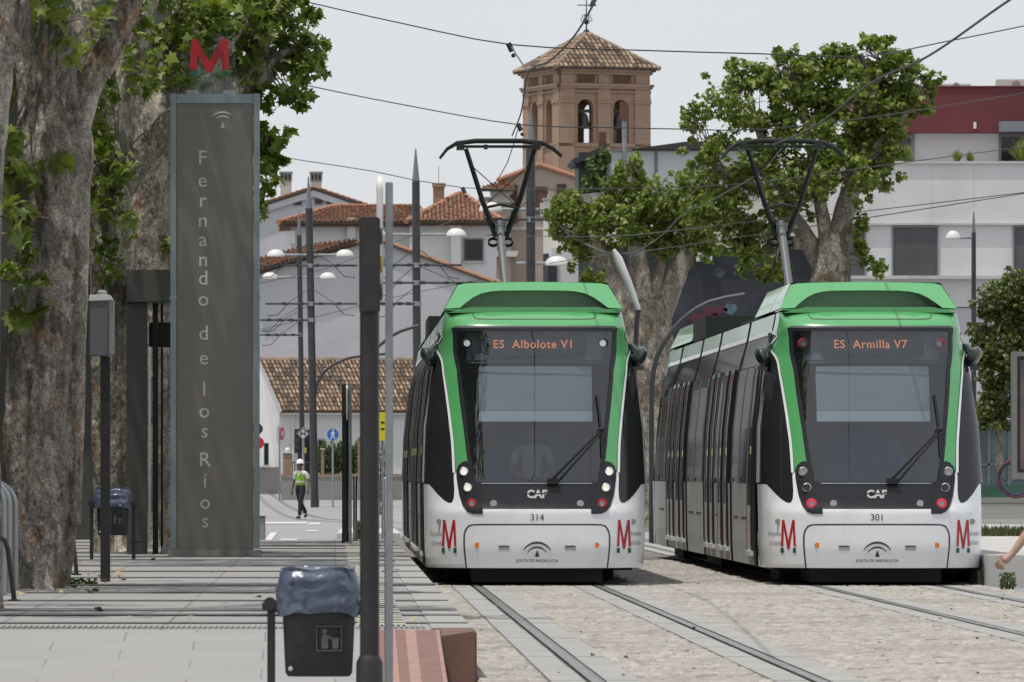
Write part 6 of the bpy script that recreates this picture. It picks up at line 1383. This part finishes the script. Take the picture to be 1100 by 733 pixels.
# ------------------------------------------------------------------ signs and things at the end of the street
def disc_sign(label, px, py, r_px, s, mat, face=None, base_py=None, diamond=False, post=True):
    c = P(px, py, s); Y = c.y; zb = gz(Y); T = thing('traffic_sign', label, 'sign', (c.x, Y, zb), 'traffic signs')
    mb = MB()
    if diamond: mb.prism([(c.x - r_px / s, c.z), (c.x, c.z - r_px / s), (c.x + r_px / s, c.z), (c.x, c.z + r_px / s)], Y - .11, Y - .09, 'y')
    else: mb.lathe([(r_px / s, -.11), (r_px / s, -.09)], (c.x, Y, c.z), 24, axis='y')
    pl = mb.build('sign_plate', mat, T)
    if face: face(c, pl)
    if post: mb = MB(); mb.tube([(c.x, Y, zb), (c.x, Y, c.z + r_px / s)], .035, 8); mb.build('post', M['steel'], T, smooth=True)
    return T
M['sblue'] = pmat('sign_blue', (.02, .12, .42), .4); M['swhite'] = pmat('sign_white', (.75, .75, .75), .4); M['sgrey'] = pmat('sign_grey', (.55, .55, .56), .5); M['sred'] = pmat('sign_red', (.45, .02, .04), .4); M['syellow'] = pmat('sign_yellow', (.80, .72, .02), .5)
def walker(c, par):
    mb = MB(); k = 6.2 / 31; Y = c.y - .116; q = lambda a, b: (c.x + a * k, Y, c.z + b * k)
    mb.ball(q(.05, .72), (.14 * k, .004, .14 * k), 10, 6)
    for a in ([(-.1, .52), (.18, .52), (.14, -.05), (-.14, -.05)], [(-.12, .5), (-.42, .12), (-.34, .06), (-.05, .38)], [(.16, .5), (.40, .10), (.32, .05), (.1, .36)], [(-.13, -.02), (.02, -.02), (-.22, -.82), (-.38, -.76)], [(0, -.02), (.14, -.02), (.42, -.76), (.28, -.82)]): mb.add([q(*p) for p in a], [(0, 1, 2, 3)])
    mb.build('walker_symbol', M['swhite'], par)
disc_sign('round blue sign with a white walking figure, left of the small black signal', 357.5, 467, 6.2, 31, M['sblue'], walker)
def diamond_face(c, par):
    mb = MB(); k = 7 / 33; Y = c.y - .115
    for sx in (-1, 1): mb.box(c.x + sx * .3 * k - .018, c.x + sx * .3 * k + .018, Y, Y + .003, c.z - .08, c.z + .08)
    mb.box(c.x - .3 * k, c.x + .3 * k, Y, Y + .0025, c.z - .02, c.z + .02); mb.build('sign_symbol', M['pblack'], par)
    mb = MB()
    for a, b in (((-1, 0), (0, 1)), ((0, 1), (1, 0)), ((1, 0), (0, -1)), ((0, -1), (-1, 0))): mb.tube([(c.x + a[0] * k * .9, Y, c.z + a[1] * k * .9), (c.x + b[0] * k * .9, Y, c.z + b[1] * k * .9)], .012, 4)
    mb.build('sign_rim', M['pblack'], par)
disc_sign('grey diamond tramway sign, left of the taller lamp pole', 325.6, 466, 7.2, 33, M['sgrey'], diamond_face, diamond=True)
def redring(c, par):
    mb = MB(); mb.lathe([(.11, -.118), (.11, -.112)], (c.x, c.y, c.z), 20, axis='y'); mb.build('sign_centre', M['sgrey'], par)
T = disc_sign('round red and grey sign turned almost edge-on, at the corner of the low house', 300.2, 466, 7, 28.5, M['sred'], redring); T.rotation_euler.z = R(68)
T = disc_sign('dark round sign back, beside the station column', 276.5, 461, 6, 31, M['pblack']); 
T = disc_sign('round red sign below the dark sign back, beside the station column', 277.3, 476, 6.5, 31.5, M['sred'], None, post=False)
def yellow_sign():
    s = 58.; c = P(411, 460, s); T = thing('yellow_sign', 'bright yellow rectangular sign on a thin pole, beside tram 314', 'sign', (c.x, c.y, 0))
    mb = MB(); mb.box(X_(407.2, s), X_(416, s), c.y - .03, c.y, Z_(473.5, s), Z_(443, s)); pl = mb.build('sign_plate', M['syellow'], T); mb = MB(); mb.tube([(c.x, c.y + .02, 0), (c.x, c.y + .02, Z_(443, s))], .022, 8); mb.build('post', M['steel'], T)
    mb = MB()
    for k in range(2): mb.box(X_(409, s), X_(413, s), c.y - .034, c.y - .031, Z_(462 - k * 7, s), Z_(460 - k * 7, s))
    mb.build('sign_marks', M['text_dark'], pl)
yellow_sign()
def traffic_light():
    s = 32.; c = P(319.5, 480, s); T = thing('traffic_light', 'dark street traffic light, just left of the diamond sign', 'traffic light', (c.x, c.y, gz(c.y)))
    mb = MB(); mb.tube([(c.x + .12, c.y, gz(c.y)), (c.x + .12, c.y, Z_(455, s))], .05, 8); mb.build('post', M['pole'], T, smooth=True)
    mb = MB(); mb.box(c.x - .1, c.x + .1, c.y - .2, c.y - .05, Z_(487, s), Z_(461, s)); h = mb.build('signal_head', M['pblack'], T, bevel=.01)
    for k in range(3): mb = MB(); mb.lathe([(.075, -.24), (.075, -.2)], (c.x, c.y, Z_(465 + k * 8, s)), 12, axis='y'); mb.build('lens', M['lamp_dark'], h)
    mb = MB(); mb.box(c.x + .15, c.x + .3, c.y - .1, c.y, Z_(487, s), Z_(481, s)); mb.build('push_button_box', M['amber'], T)
traffic_light()
def box_cabinet():
    T = thing('cabinet', 'small dark grey kerbside box at the foot of the station column', 'box', (X_(281, 52), F / 52, 0)); s = 52.
    mb = MB(); mb.box(X_(272, s), X_(285, s), F / s, F / s + .3, 0, Z_(555.5, s)); mb.build('casing', M['plinth'], T, bevel=.015); mb = MB(); mb.box(X_(271, s), X_(286, s), F / s - .03, F / s + .33, Z_(555.4, s), Z_(554.4, s)); mb.build('lid', M['shelter'], T)
box_cabinet()
def planting(label, px0, px1, py0, py1, s, n, size, group='low plantings'):
    c = P((px0 + px1) / 2, py1, s); T = thing('plant', label, 'plant', tuple(c), group); C = []
    for _ in range(n): p = P(px0 + (px1 - px0) * rng.random(), py0 + (py1 - py0) * rng.random() ** .8, s); p.y += rng.random() * .4; C.append(tuple(p))
    leaves('foliage', np.array(C), size, M['leaf_hedge'], T, 'oval', up=.2); mb = MB()
    for k in range(4): q = P(px0 + (px1 - px0) * (k + .5) / 4, py1, s); mb.tube([q + Vector((0, .2, -.02)), q + Vector((0.02, .2, (py1 - py0) / s * .7))], .012, 5)
    mb.build('stems', M['wood'], T)
planting('leafy low plant at the foot of the slim far bollard', 383, 391, 560, 580, 55, 420, .06)
planting('weed growing at the foot of the concrete platform on the right', 1077, 1092, 616, 632, 90, 160, .055)
planting('upright green planting beyond the tall black signal', 407, 416, 470, 553, 40, 700, .07)
planting('low weeds at the foot of the massive trunk', 68, 104, 622, 632, 112, 240, .05)

# ------------------------------------------------------------------ right edge: advertising panel, low wall, shop glass, bicycle
def ad_panel():
    s = 72.; Y = F / s; x = lambda p: X_(p, s); z = lambda p: Z_(p, s)
    T = thing('advertising_panel', 'grey framed advertising panel at the right edge', 'panel', (x(1120), Y, .4))
    mb = MB(); 
    for a, b, c, d in ((1086.5, 1092, 515, 378), (1172, 1178, 515, 378), (1092, 1172, 383, 378), (1092, 1172, 515, 508)): mb.box(x(a), x(b), Y - .1, Y + .12, z(c), z(d))
    mb.build('frame', M['frame_mupi'], T); mb = MB(); mb.box(x(1092.2), x(1171.8), Y - .06, Y + .05, z(507.8), z(383.2)); mb.build('inner_border', M['pblack'], T)
    mb = MB(); mb.box(x(1095.5), x(1168.5), Y - .066, Y - .062, z(504), z(387)); mb.build('poster', M['poster'], T); mb = MB(); mb.box(x(1120), x(1145), Y - .05, Y + .08, .4, z(515.3)); mb.build('foot', M['plinth'], T)
M['frame_mupi'] = pmat('panel_frame_grey', (.17, .17, .165), .45); M['poster'] = pmat('poster_print', (.16, .10, .10), .25, var=(.9, (.06, .055, .07), .4, .65))
ad_panel()
T = thing('low_wall', 'low pale wall with a grey coping, behind the advertising panel', 'wall', (X_(1080, 53), F / 53, .4)); s = 53.
mb = MB(); mb.box(X_(1030, s), X_(1250, s), F / s, F / s + .5, .1, Z_(541, s)); mb.build('wall_body', M['wall_cream'], T); mb = MB(); mb.box(X_(1030, s), X_(1250, s), F / s - .06, F / s + .56, Z_(540.8, s), Z_(535, s)); mb.build('coping', M['plinth'], T, bevel=.01)
def shop():
    s = 46.; Y = F / s; x = lambda p: X_(p, s); z = lambda p: Z_(p, s)
    T = thing('glass_kiosk', 'low teal glass fronted kiosk under the shrub tree at the right edge', 'kiosk', (x(1090), Y, 0))
    mb = MB(); mb.box(x(1040), x(1260), Y, Y + 2.4, -.1, z(522)); mb.build('base_panel', M['teal_panel'], T); mb = MB(); mb.box(x(1040), x(1260), Y + .03, Y + .08, z(522), z(458)); mb.build('glass_front', M['teal_glass'], T)
    mb = MB()
    for p in np.arange(1040, 1261, 22): mb.box(x(p) - .03, x(p) + .03, Y - .02, Y + .02, z(522), z(458))
    mb.box(x(1040), x(1260), Y - .02, Y + .02, z(500), z(498)); mb.build('glazing_bars', M['frame_grey'], T); mb = MB(); mb.box(x(1036), x(1264), Y - .3, Y + 2.6, z(458), z(452)); mb.build('roof', M['plinth'], T)
M['teal_panel'] = pmat('teal_panel', (.045, .14, .085), .5, var=(1.5, (.035, .10, .07), .4, .7)); M['teal_glass'] = pmat('teal_glass', (.10, .17, .165), .08, var=(1.1, (.05, .07, .075), .42, .62), stretch=(1, 1, .6))
shop()
def bicycle():
    s = 55.; Y = F / s; T = thing('bicycle', 'parked bicycle with a red tyred wheel, half hidden by the advertising panel', 'bicycle', (X_(1092, s), Y, .4))
    r = 20. / s; cz = Z_(514, s)
    for cx in (X_(1092, s), X_(1092, s) + 1.02):
        mb = MB(); n = 32; C = [(cx + r * math.cos(a), Y, cz + r * math.sin(a)) for a in np.linspace(0, 2 * math.pi, n)]; mb.tube(C, .028, 8, caps=False); wl = mb.build('wheel', M['tyre_red'], T, smooth=True)
        mb = MB(); mb.tube([(cx + (r - .045) * math.cos(a), Y, cz + (r - .045) * math.sin(a)) for a in np.linspace(0, 2 * math.pi, n)], .018, 6, caps=False)
        for k in range(14): a = k * math.pi / 7; mb.tube([(cx, Y, cz), (cx + (r - .04) * math.cos(a), Y, cz + (r - .04) * math.sin(a))], .006, 4)
        mb.build('rim', M['sblue2'], wl, smooth=True)
    a, b = X_(1092, s), X_(1092, s) + 1.02; mb = MB(); bb = (a + .46, Y, cz - .03); st = (a + .36, Y, cz + .42); hd = (b - .18, Y, cz + .40)
    for p, q in (((a, Y, cz), bb), (bb, st), (st, hd), (bb, hd), ((a, Y, cz), st), (hd, (b, Y, cz)), (hd, (b - .24, Y, cz + .56)), (st, (a + .33, Y, cz + .54))): mb.tube([p, q], .018, 8)
    mb.build('frame', M['pblack'], T, smooth=True); mb = MB(); mb.ball((a + .32, Y, cz + .56), (.13, .07, .035), 12, 6); mb.build('saddle', M['pblack'], T, smooth=True)
    mb = MB(); mb.tube([(b - .24, Y - .28, cz + .58), (b - .24, Y + .28, cz + .58)], .014, 8); mb.build('handlebar', M['pblack'], T)
M['tyre_red'] = pmat('red_tyre', (.12, .025, .035), .7, var=(7, (.04, .02, .035), .45, .55)); M['sblue2'] = pmat('dark_blue_rim', (.03, .045, .10), .5)
bicycle()
# ------------------------------------------------------------------ people
M['skin'] = pmat('skin', (.40, .265, .195), .55, var=(22, (.47, .29, .22), .4, .7)); M['skin_dark'] = pmat('tanned_skin', (.13, .07, .05), .55); M['cloth_dark'] = pmat('dark_trousers', (.012, .012, .015), .9, bump=(14, .4, .02)); M['tee'] = pmat('white_tee', (.58, .58, .58), .9, bump=(12, .4, .02))
M['vest'] = pmat('safety_vest', (.24, .40, .05), .8, bump=(12, .4, .02)); M['vest_stripe'] = pmat('reflective_stripe', (.55, .56, .50), .4); M['hat'] = pmat('hard_hat', (.75, .75, .74), .3); M['shoe'] = pmat('dark_shoe', (.02, .018, .017), .6); M['hair'] = pmat('dark_hair', (.02, .014, .010), .7); M['lips'] = pmat('lips', (.30, .12, .10), .5); M['eye'] = pmat('eye_white', (.6, .6, .58), .3)
M['shirt_blue'] = pmat('blue_shirt', (.06, .10, .20), .9, bump=(12, .4, .02)); M['nail'] = pmat('finger_nail', (.55, .36, .29), .35)
def skin(name, chains, mat, parent, subdiv=2):
    """continuous body: chains of (x, y, z, radius); chains that start at an existing point join there"""
    bm = bmesh.new(); L = bm.verts.layers.skin.verify(); seen = {}
    for ci, ch in enumerate(chains):
        prev = None
        for i, p in enumerate(ch):
            k = tuple(round(c, 4) for c in p[:3])
            if k in seen: v = seen[k]
            else:
                v = bm.verts.new(p[:3]); r = p[3]; v[L].radius = (r, r if len(p) < 5 else p[4]); seen[k] = v
                if i == 0: v[L].use_root = True
            if prev is not None and prev is not v: 
                try: bm.edges.new((prev, v))
                except ValueError: pass
            prev = v
    me = bpy.data.meshes.new(name); bm.to_mesh(me); bm.free(); me.materials.append(mat)
    o = bpy.data.objects.new(name, me); COL.objects.link(o); o.parent = parent
    m = o.modifiers.new('skin', 'SKIN'); m.use_smooth_shade = True
    if subdiv: s_ = o.modifiers.new('sub', 'SUBSURF'); s_.levels = subdiv; s_.render_levels = subdiv
    dg = bpy.context.evaluated_depsgraph_get(); me2 = bpy.data.meshes.new_from_object(o.evaluated_get(dg)); o.modifiers.clear(); o.data = me2
    if not me2.materials: me2.materials.append(mat)
    me2.polygons.foreach_set('use_smooth', [True] * len(me2.polygons))
    return o
def hand_chains(wr, d, out, up, k=1.0, curl=.6):
    """wr wrist point, d direction of the palm, out towards the thumb, up = back of the hand"""
    wr, d, out, up = Vector(wr), Vector(d).normalized(), Vector(out).normalized(), Vector(up).normalized(); ch = []
    f = lambda v, r: (v.x, v.y, v.z, r * k)
    palm = [f(wr, .027), f(wr + d * .045 * k, .033), f(wr + d * .08 * k, .035)]
    fingers = []
    for i, (o_, L_) in enumerate(((.030, .072), (.010, .082), (-.010, .076), (-.029, .060))):
        b = wr + d * .075 * k + out * o_ * k; c = curl * (1 + .22 * i)
        pts = [f(b, .0115), f(b + d * .022 * k, .0105)]; cur = b + d * .022 * k; a = 0
        for seg, rr in ((.42, .0098), (.32, .0088), (.26, .0075)):
            a += c; cur = cur + (d * math.cos(a) - up * math.sin(a)) * L_ * seg * k; pts.append(f(cur, rr))
        fingers.append(pts)
    b = wr + d * .03 * k + out * .025 * k; t = [f(b, .015)]; cur = b
    for a, L_, rr in ((.9, .034, .0125), (.55, .03, .011), (.25, .024, .009)): cur = cur + (out * math.sin(a) * .8 + d * math.cos(a) - up * .35).normalized() * L_ * k; t.append(f(cur, rr))
    return palm, fingers + [t]
def figure(T, H, legs, arms, mats, hat=None, hair=True, lean=0.0, hi_hands=False, vest=False, head_turn=0):
    """local frame: x to the person's left as we face them, -y = forward. H = height"""
    k = H / 1.75; g = lambda x, y, z, r, r2=None: (x * k, y * k, z * k, r * k) if r2 is None else (x * k, y * k, z * k, r * k, r2 * k)
    pel = g(0, 0, .96, .125, .10); wst = g(0, -.01, 1.10, .115, .09); che = g(0, -.02 - lean, 1.30, .15, .105); sho = g(0, -.01 - lean, 1.42, .10, .08); nk = g(0, -.01 - lean, 1.50, .055); n2 = g(0, -.02 - lean, 1.555, .055)
    h1 = g(0, -.035 - lean, 1.60, .072, .08); h2 = g(0, -.02 - lean, 1.67, .080, .095); h3 = g(0, -.015 - lean, 1.72, .066, .08)
    chains = [[pel, wst, che, sho, nk, n2, h1, h2, h3]]; leg_parts = []; arm_parts = []; hands = []
    for sd, (hip, knee, ank, toe) in legs.items():
        ch = [pel, g(*hip, .088), g((hip[0] + knee[0]) / 2, (hip[1] + knee[1]) / 2, (hip[2] + knee[2]) / 2, .078), g(*knee, .056), g(knee[0] * .4 + ank[0] * .6, knee[1] * .4 + ank[1] * .6 + .01, knee[2] * .4 + ank[2] * .6, .05), g(*ank, .036)]
        chains.append(ch); leg_parts.append((ch, g(*toe, .03)))
    for sd, (sh, el, wr, d, out, up, curl) in arms.items():
        ch = [sho, g(*sh, .058), g((sh[0] + el[0]) / 2, (sh[1] + el[1]) / 2, (sh[2] + el[2]) / 2, .046), g(*el, .038), g(el[0] * .6 + wr[0] * .4, el[1] * .6 + wr[1] * .4, el[2] * .6 + wr[2] * .4, .039), g(*wr, .025)]
        palm, fingers = hand_chains((wr[0] * k, wr[1] * k, wr[2] * k), d, out, up, k, curl)
        chains.append(ch + palm[1:]); hands += fingers; arm_parts.append(ch)
    body = skin('body', chains + hands, mats['skin'], T)
    sc_ = lambda ch, f, a=0, b=None: [(p[0], p[1], p[2], p[3] * f + .008) + ((p[4] * f + .008,) if len(p) > 4 else ()) for p in ch[a:b]]
    tr = skin('trousers', [sc_([pel, wst], 1.06)] + [sc_([pel] + ch[1:], 1.16) for ch, t in leg_parts], mats['trousers'], T)
    sh_ = skin('shirt', [sc_([(pel[0], pel[1], pel[2] + .03, pel[3], pel[4]), wst, che, sho], 1.10) + [(nk[0], nk[1], nk[2] - .03 * k, .062 * k)]] + [sc_([sho] + ch[1:3], 1.15) + [tuple(ch[2][i] * .5 + ch[3][i] * .5 for i in range(3)) + (.052 * k,)] for ch in arm_parts], mats['shirt'], T)
    for ch, t in leg_parts:
        a = ch[-1]; skin('shoe', [[(a[0], a[1] + .04 * k, max(.045 * k, a[2] - .055 * k), .042 * k), (a[0], a[1] - .02 * k, max(.045 * k, a[2] - .045 * k), .045 * k), ((a[0] + t[0]) / 2, (a[1] + t[1]) / 2, t[2] + .02, .04 * k), t]], M['shoe'], T)
    hc = Vector((0, (-.025 - lean) * k, 1.645 * k)); mb = MB()
    mb.ball((hc.x, hc.y - .098 * k, hc.z - .005), (.013 * k, .020 * k, .022 * k), 10, 6); mb.build('nose', mats['skin'], body, smooth=True, local=True)
    for sx in (-1, 1):
        mb = MB(); mb.ball((hc.x + sx * .030 * k, hc.y - .085 * k, hc.z + .022 * k), .011 * k, 10, 6); mb.build('eye', M['eye'], body, smooth=True, local=True)
        mb = MB(); mb.ball((hc.x + sx * .080 * k, hc.y + .005, hc.z), (.014 * k, .022 * k, .034 * k), 10, 6); mb.build('ear', mats['skin'], body, smooth=True, local=True)
    mb = MB(); mb.ball((hc.x, hc.y - .088 * k, hc.z - .045 * k), (.024 * k, .008 * k, .007 * k), 10, 6); mb.build('mouth', M['lips'], body, smooth=True, local=True)
    if hair: mb = MB(); mb.ball((hc.x, hc.y + .018 * k, hc.z + .035 * k), (.088 * k, .098 * k, .088 * k), 18, 10); mb.build('hair', M['hair'], T, smooth=True, local=True)
    if hat:
        mb = MB(); mb.lathe([(.128 * k, .0), (.130 * k, .012), (.112 * k, .02), (.110 * k, .06), (.090 * k, .105), (.05 * k, .13), (.005, .136)], (hc.x, hc.y, hc.z + .055 * k), 24); mb.prism([(hc.x - .09 * k, hc.y - .10 * k), (hc.x + .09 * k, hc.y - .10 * k), (hc.x + .06 * k, hc.y - .17 * k), (hc.x - .06 * k, hc.y - .17 * k)], hc.z + .055 * k, hc.z + .067 * k, 'z'); mb.build('hard_hat', M['hat'], T, smooth=True, local=True)
    if vest:
        v = skin('vest', [sc_([(pel[0], pel[1], pel[2] + .05, pel[3], pel[4]), wst, che], 1.24) + [(sho[0], sho[1], sho[2] - .04 * k, .125 * k, .115 * k)]] , M['vest'], T)
        for sx in (-1, 1): skin('vest_strap', [[(sx * .075 * k, (-.15 - lean) * k, 1.30 * k, .036 * k), (sx * .085 * k, (-.10 - lean) * k, 1.43 * k, .036 * k), (sx * .085 * k, (.0 - lean) * k, 1.475 * k, .034 * k), (sx * .08 * k, (.11 - lean) * k, 1.38 * k, .034 * k)]], M['vest'], T, 1)
        mb = MB(); mb.lathe([(1, -.025), (1.02, 0), (1, .025)], (0, 0, 0), 28); mb.v = [(a * .158 * k, b * .135 * k - .012 * k, c + 1.14 * k) for a, b, c in mb.v]; mb.build('reflective_band', M['vest_stripe'], v, smooth=True, local=True)
    return T
s = 35.2; Yw = F * CAMH / (557.5 - HY); Yw = F / s
T = thing('person', 'person in a white hard hat and yellow green vest, walking across the street', 'person', (X_(323, s), Yw, .012), rotz=R(-38))
figure(T, 1.74, {'l': ((.09, 0, .92), (.11, -.16, .52), (.11, -.20, .09), (.11, -.35, .035)), 'r': ((-.09, 0, .92), (-.07, .06, .50), (-.05, .34, .16), (-.05, .24, .05))},
       {'l': ((.20, 0, 1.40), (.29, .06, 1.14), (.33, -.03, .90), (.1, -.15, -1), (0, -1, 0), (1, 0, 0), .35), 'r': ((-.20, 0, 1.40), (-.29, .03, 1.13), (-.34, .0, .88), (-.05, -.1, -1), (0, -1, 0), (-1, 0, 0), .35)},
       {'skin': M['skin_dark'], 'trousers': M['cloth_dark'], 'shirt': M['tee']}, hat=True, vest=True)
# walker at the right edge: only the forearm and hand come into the picture (150 px per metre)
s = 150.; Yr = F / s; cx = X_(1166, s)
T = thing('person', 'person walking in from the right edge, bare forearm and hand swung forward', 'person', (cx, Yr, .012), rotz=R(-90))
# after the turn local -y points to world -x: forward is to the left of the picture
def loc(px, py, dy=0):
    p = P(px, py, s); return ((-(p.y + dy - Yr)) * -1 * 0 + (-(dy)), (p.x - cx), p.z - .012)
k = 1.72 / 1.75
def L3(px, py, dy):
    """picture point -> the figure's own frame (x' = -(Y - Yr), y' = X - cx)"""
    p = P(px, py, s); return (-dy / k, (p.x - cx) / k, (p.z - .012) / k)
wr = L3(1082, 596, -.30); el = L3(1112, 556, -.28)
figure(T, 1.72, {'l': ((.09, 0, .92), (.10, -.16, .52), (.10, -.24, .10), (.10, -.38, .04)), 'r': ((-.09, 0, .92), (-.09, .05, .50), (-.09, .30, .14), (-.09, .18, .04))},
       {'l': ((.20, 0, 1.40), el, wr, (0, -.80, -.60), (-.55, -.35, .5), (.75, -.30, .42), .55), 'r': ((-.20, 0, 1.40), (-.25, .14, 1.14), (-.24, .16, .88), (0, -.1, -1), (0, -1, 0), (-1, 0, 0), .4)},
       {'skin': M['skin'], 'trousers': M['cloth_dark'], 'shirt': M['shirt_blue']})

# driver of tram 314, faint behind the glass
T = thing('person', 'driver in a white shirt, seated behind the windscreen of tram 314', 'person', (XT[0] - .02, YN + 1.62, .34))
figure(T, 1.70, {'l': ((.09, 0, .92), (.12, -.38, .90), (.12, -.44, .55), (.12, -.56, .52)), 'r': ((-.09, 0, .92), (-.12, -.38, .90), (-.12, -.44, .55), (-.12, -.56, .52))},
       {'l': ((.20, 0, 1.40), (.27, -.10, 1.14), (.18, -.34, 1.08), (-.1, -1, 0), (-1, 0, .2), (0, 0, 1), .3), 'r': ((-.20, 0, 1.40), (-.27, -.10, 1.14), (-.18, -.34, 1.08), (.1, -1, 0), (1, 0, .2), (0, 0, 1), .3)},
       {'skin': M['skin'], 'trousers': M['cloth_dark'], 'shirt': M['tee']})
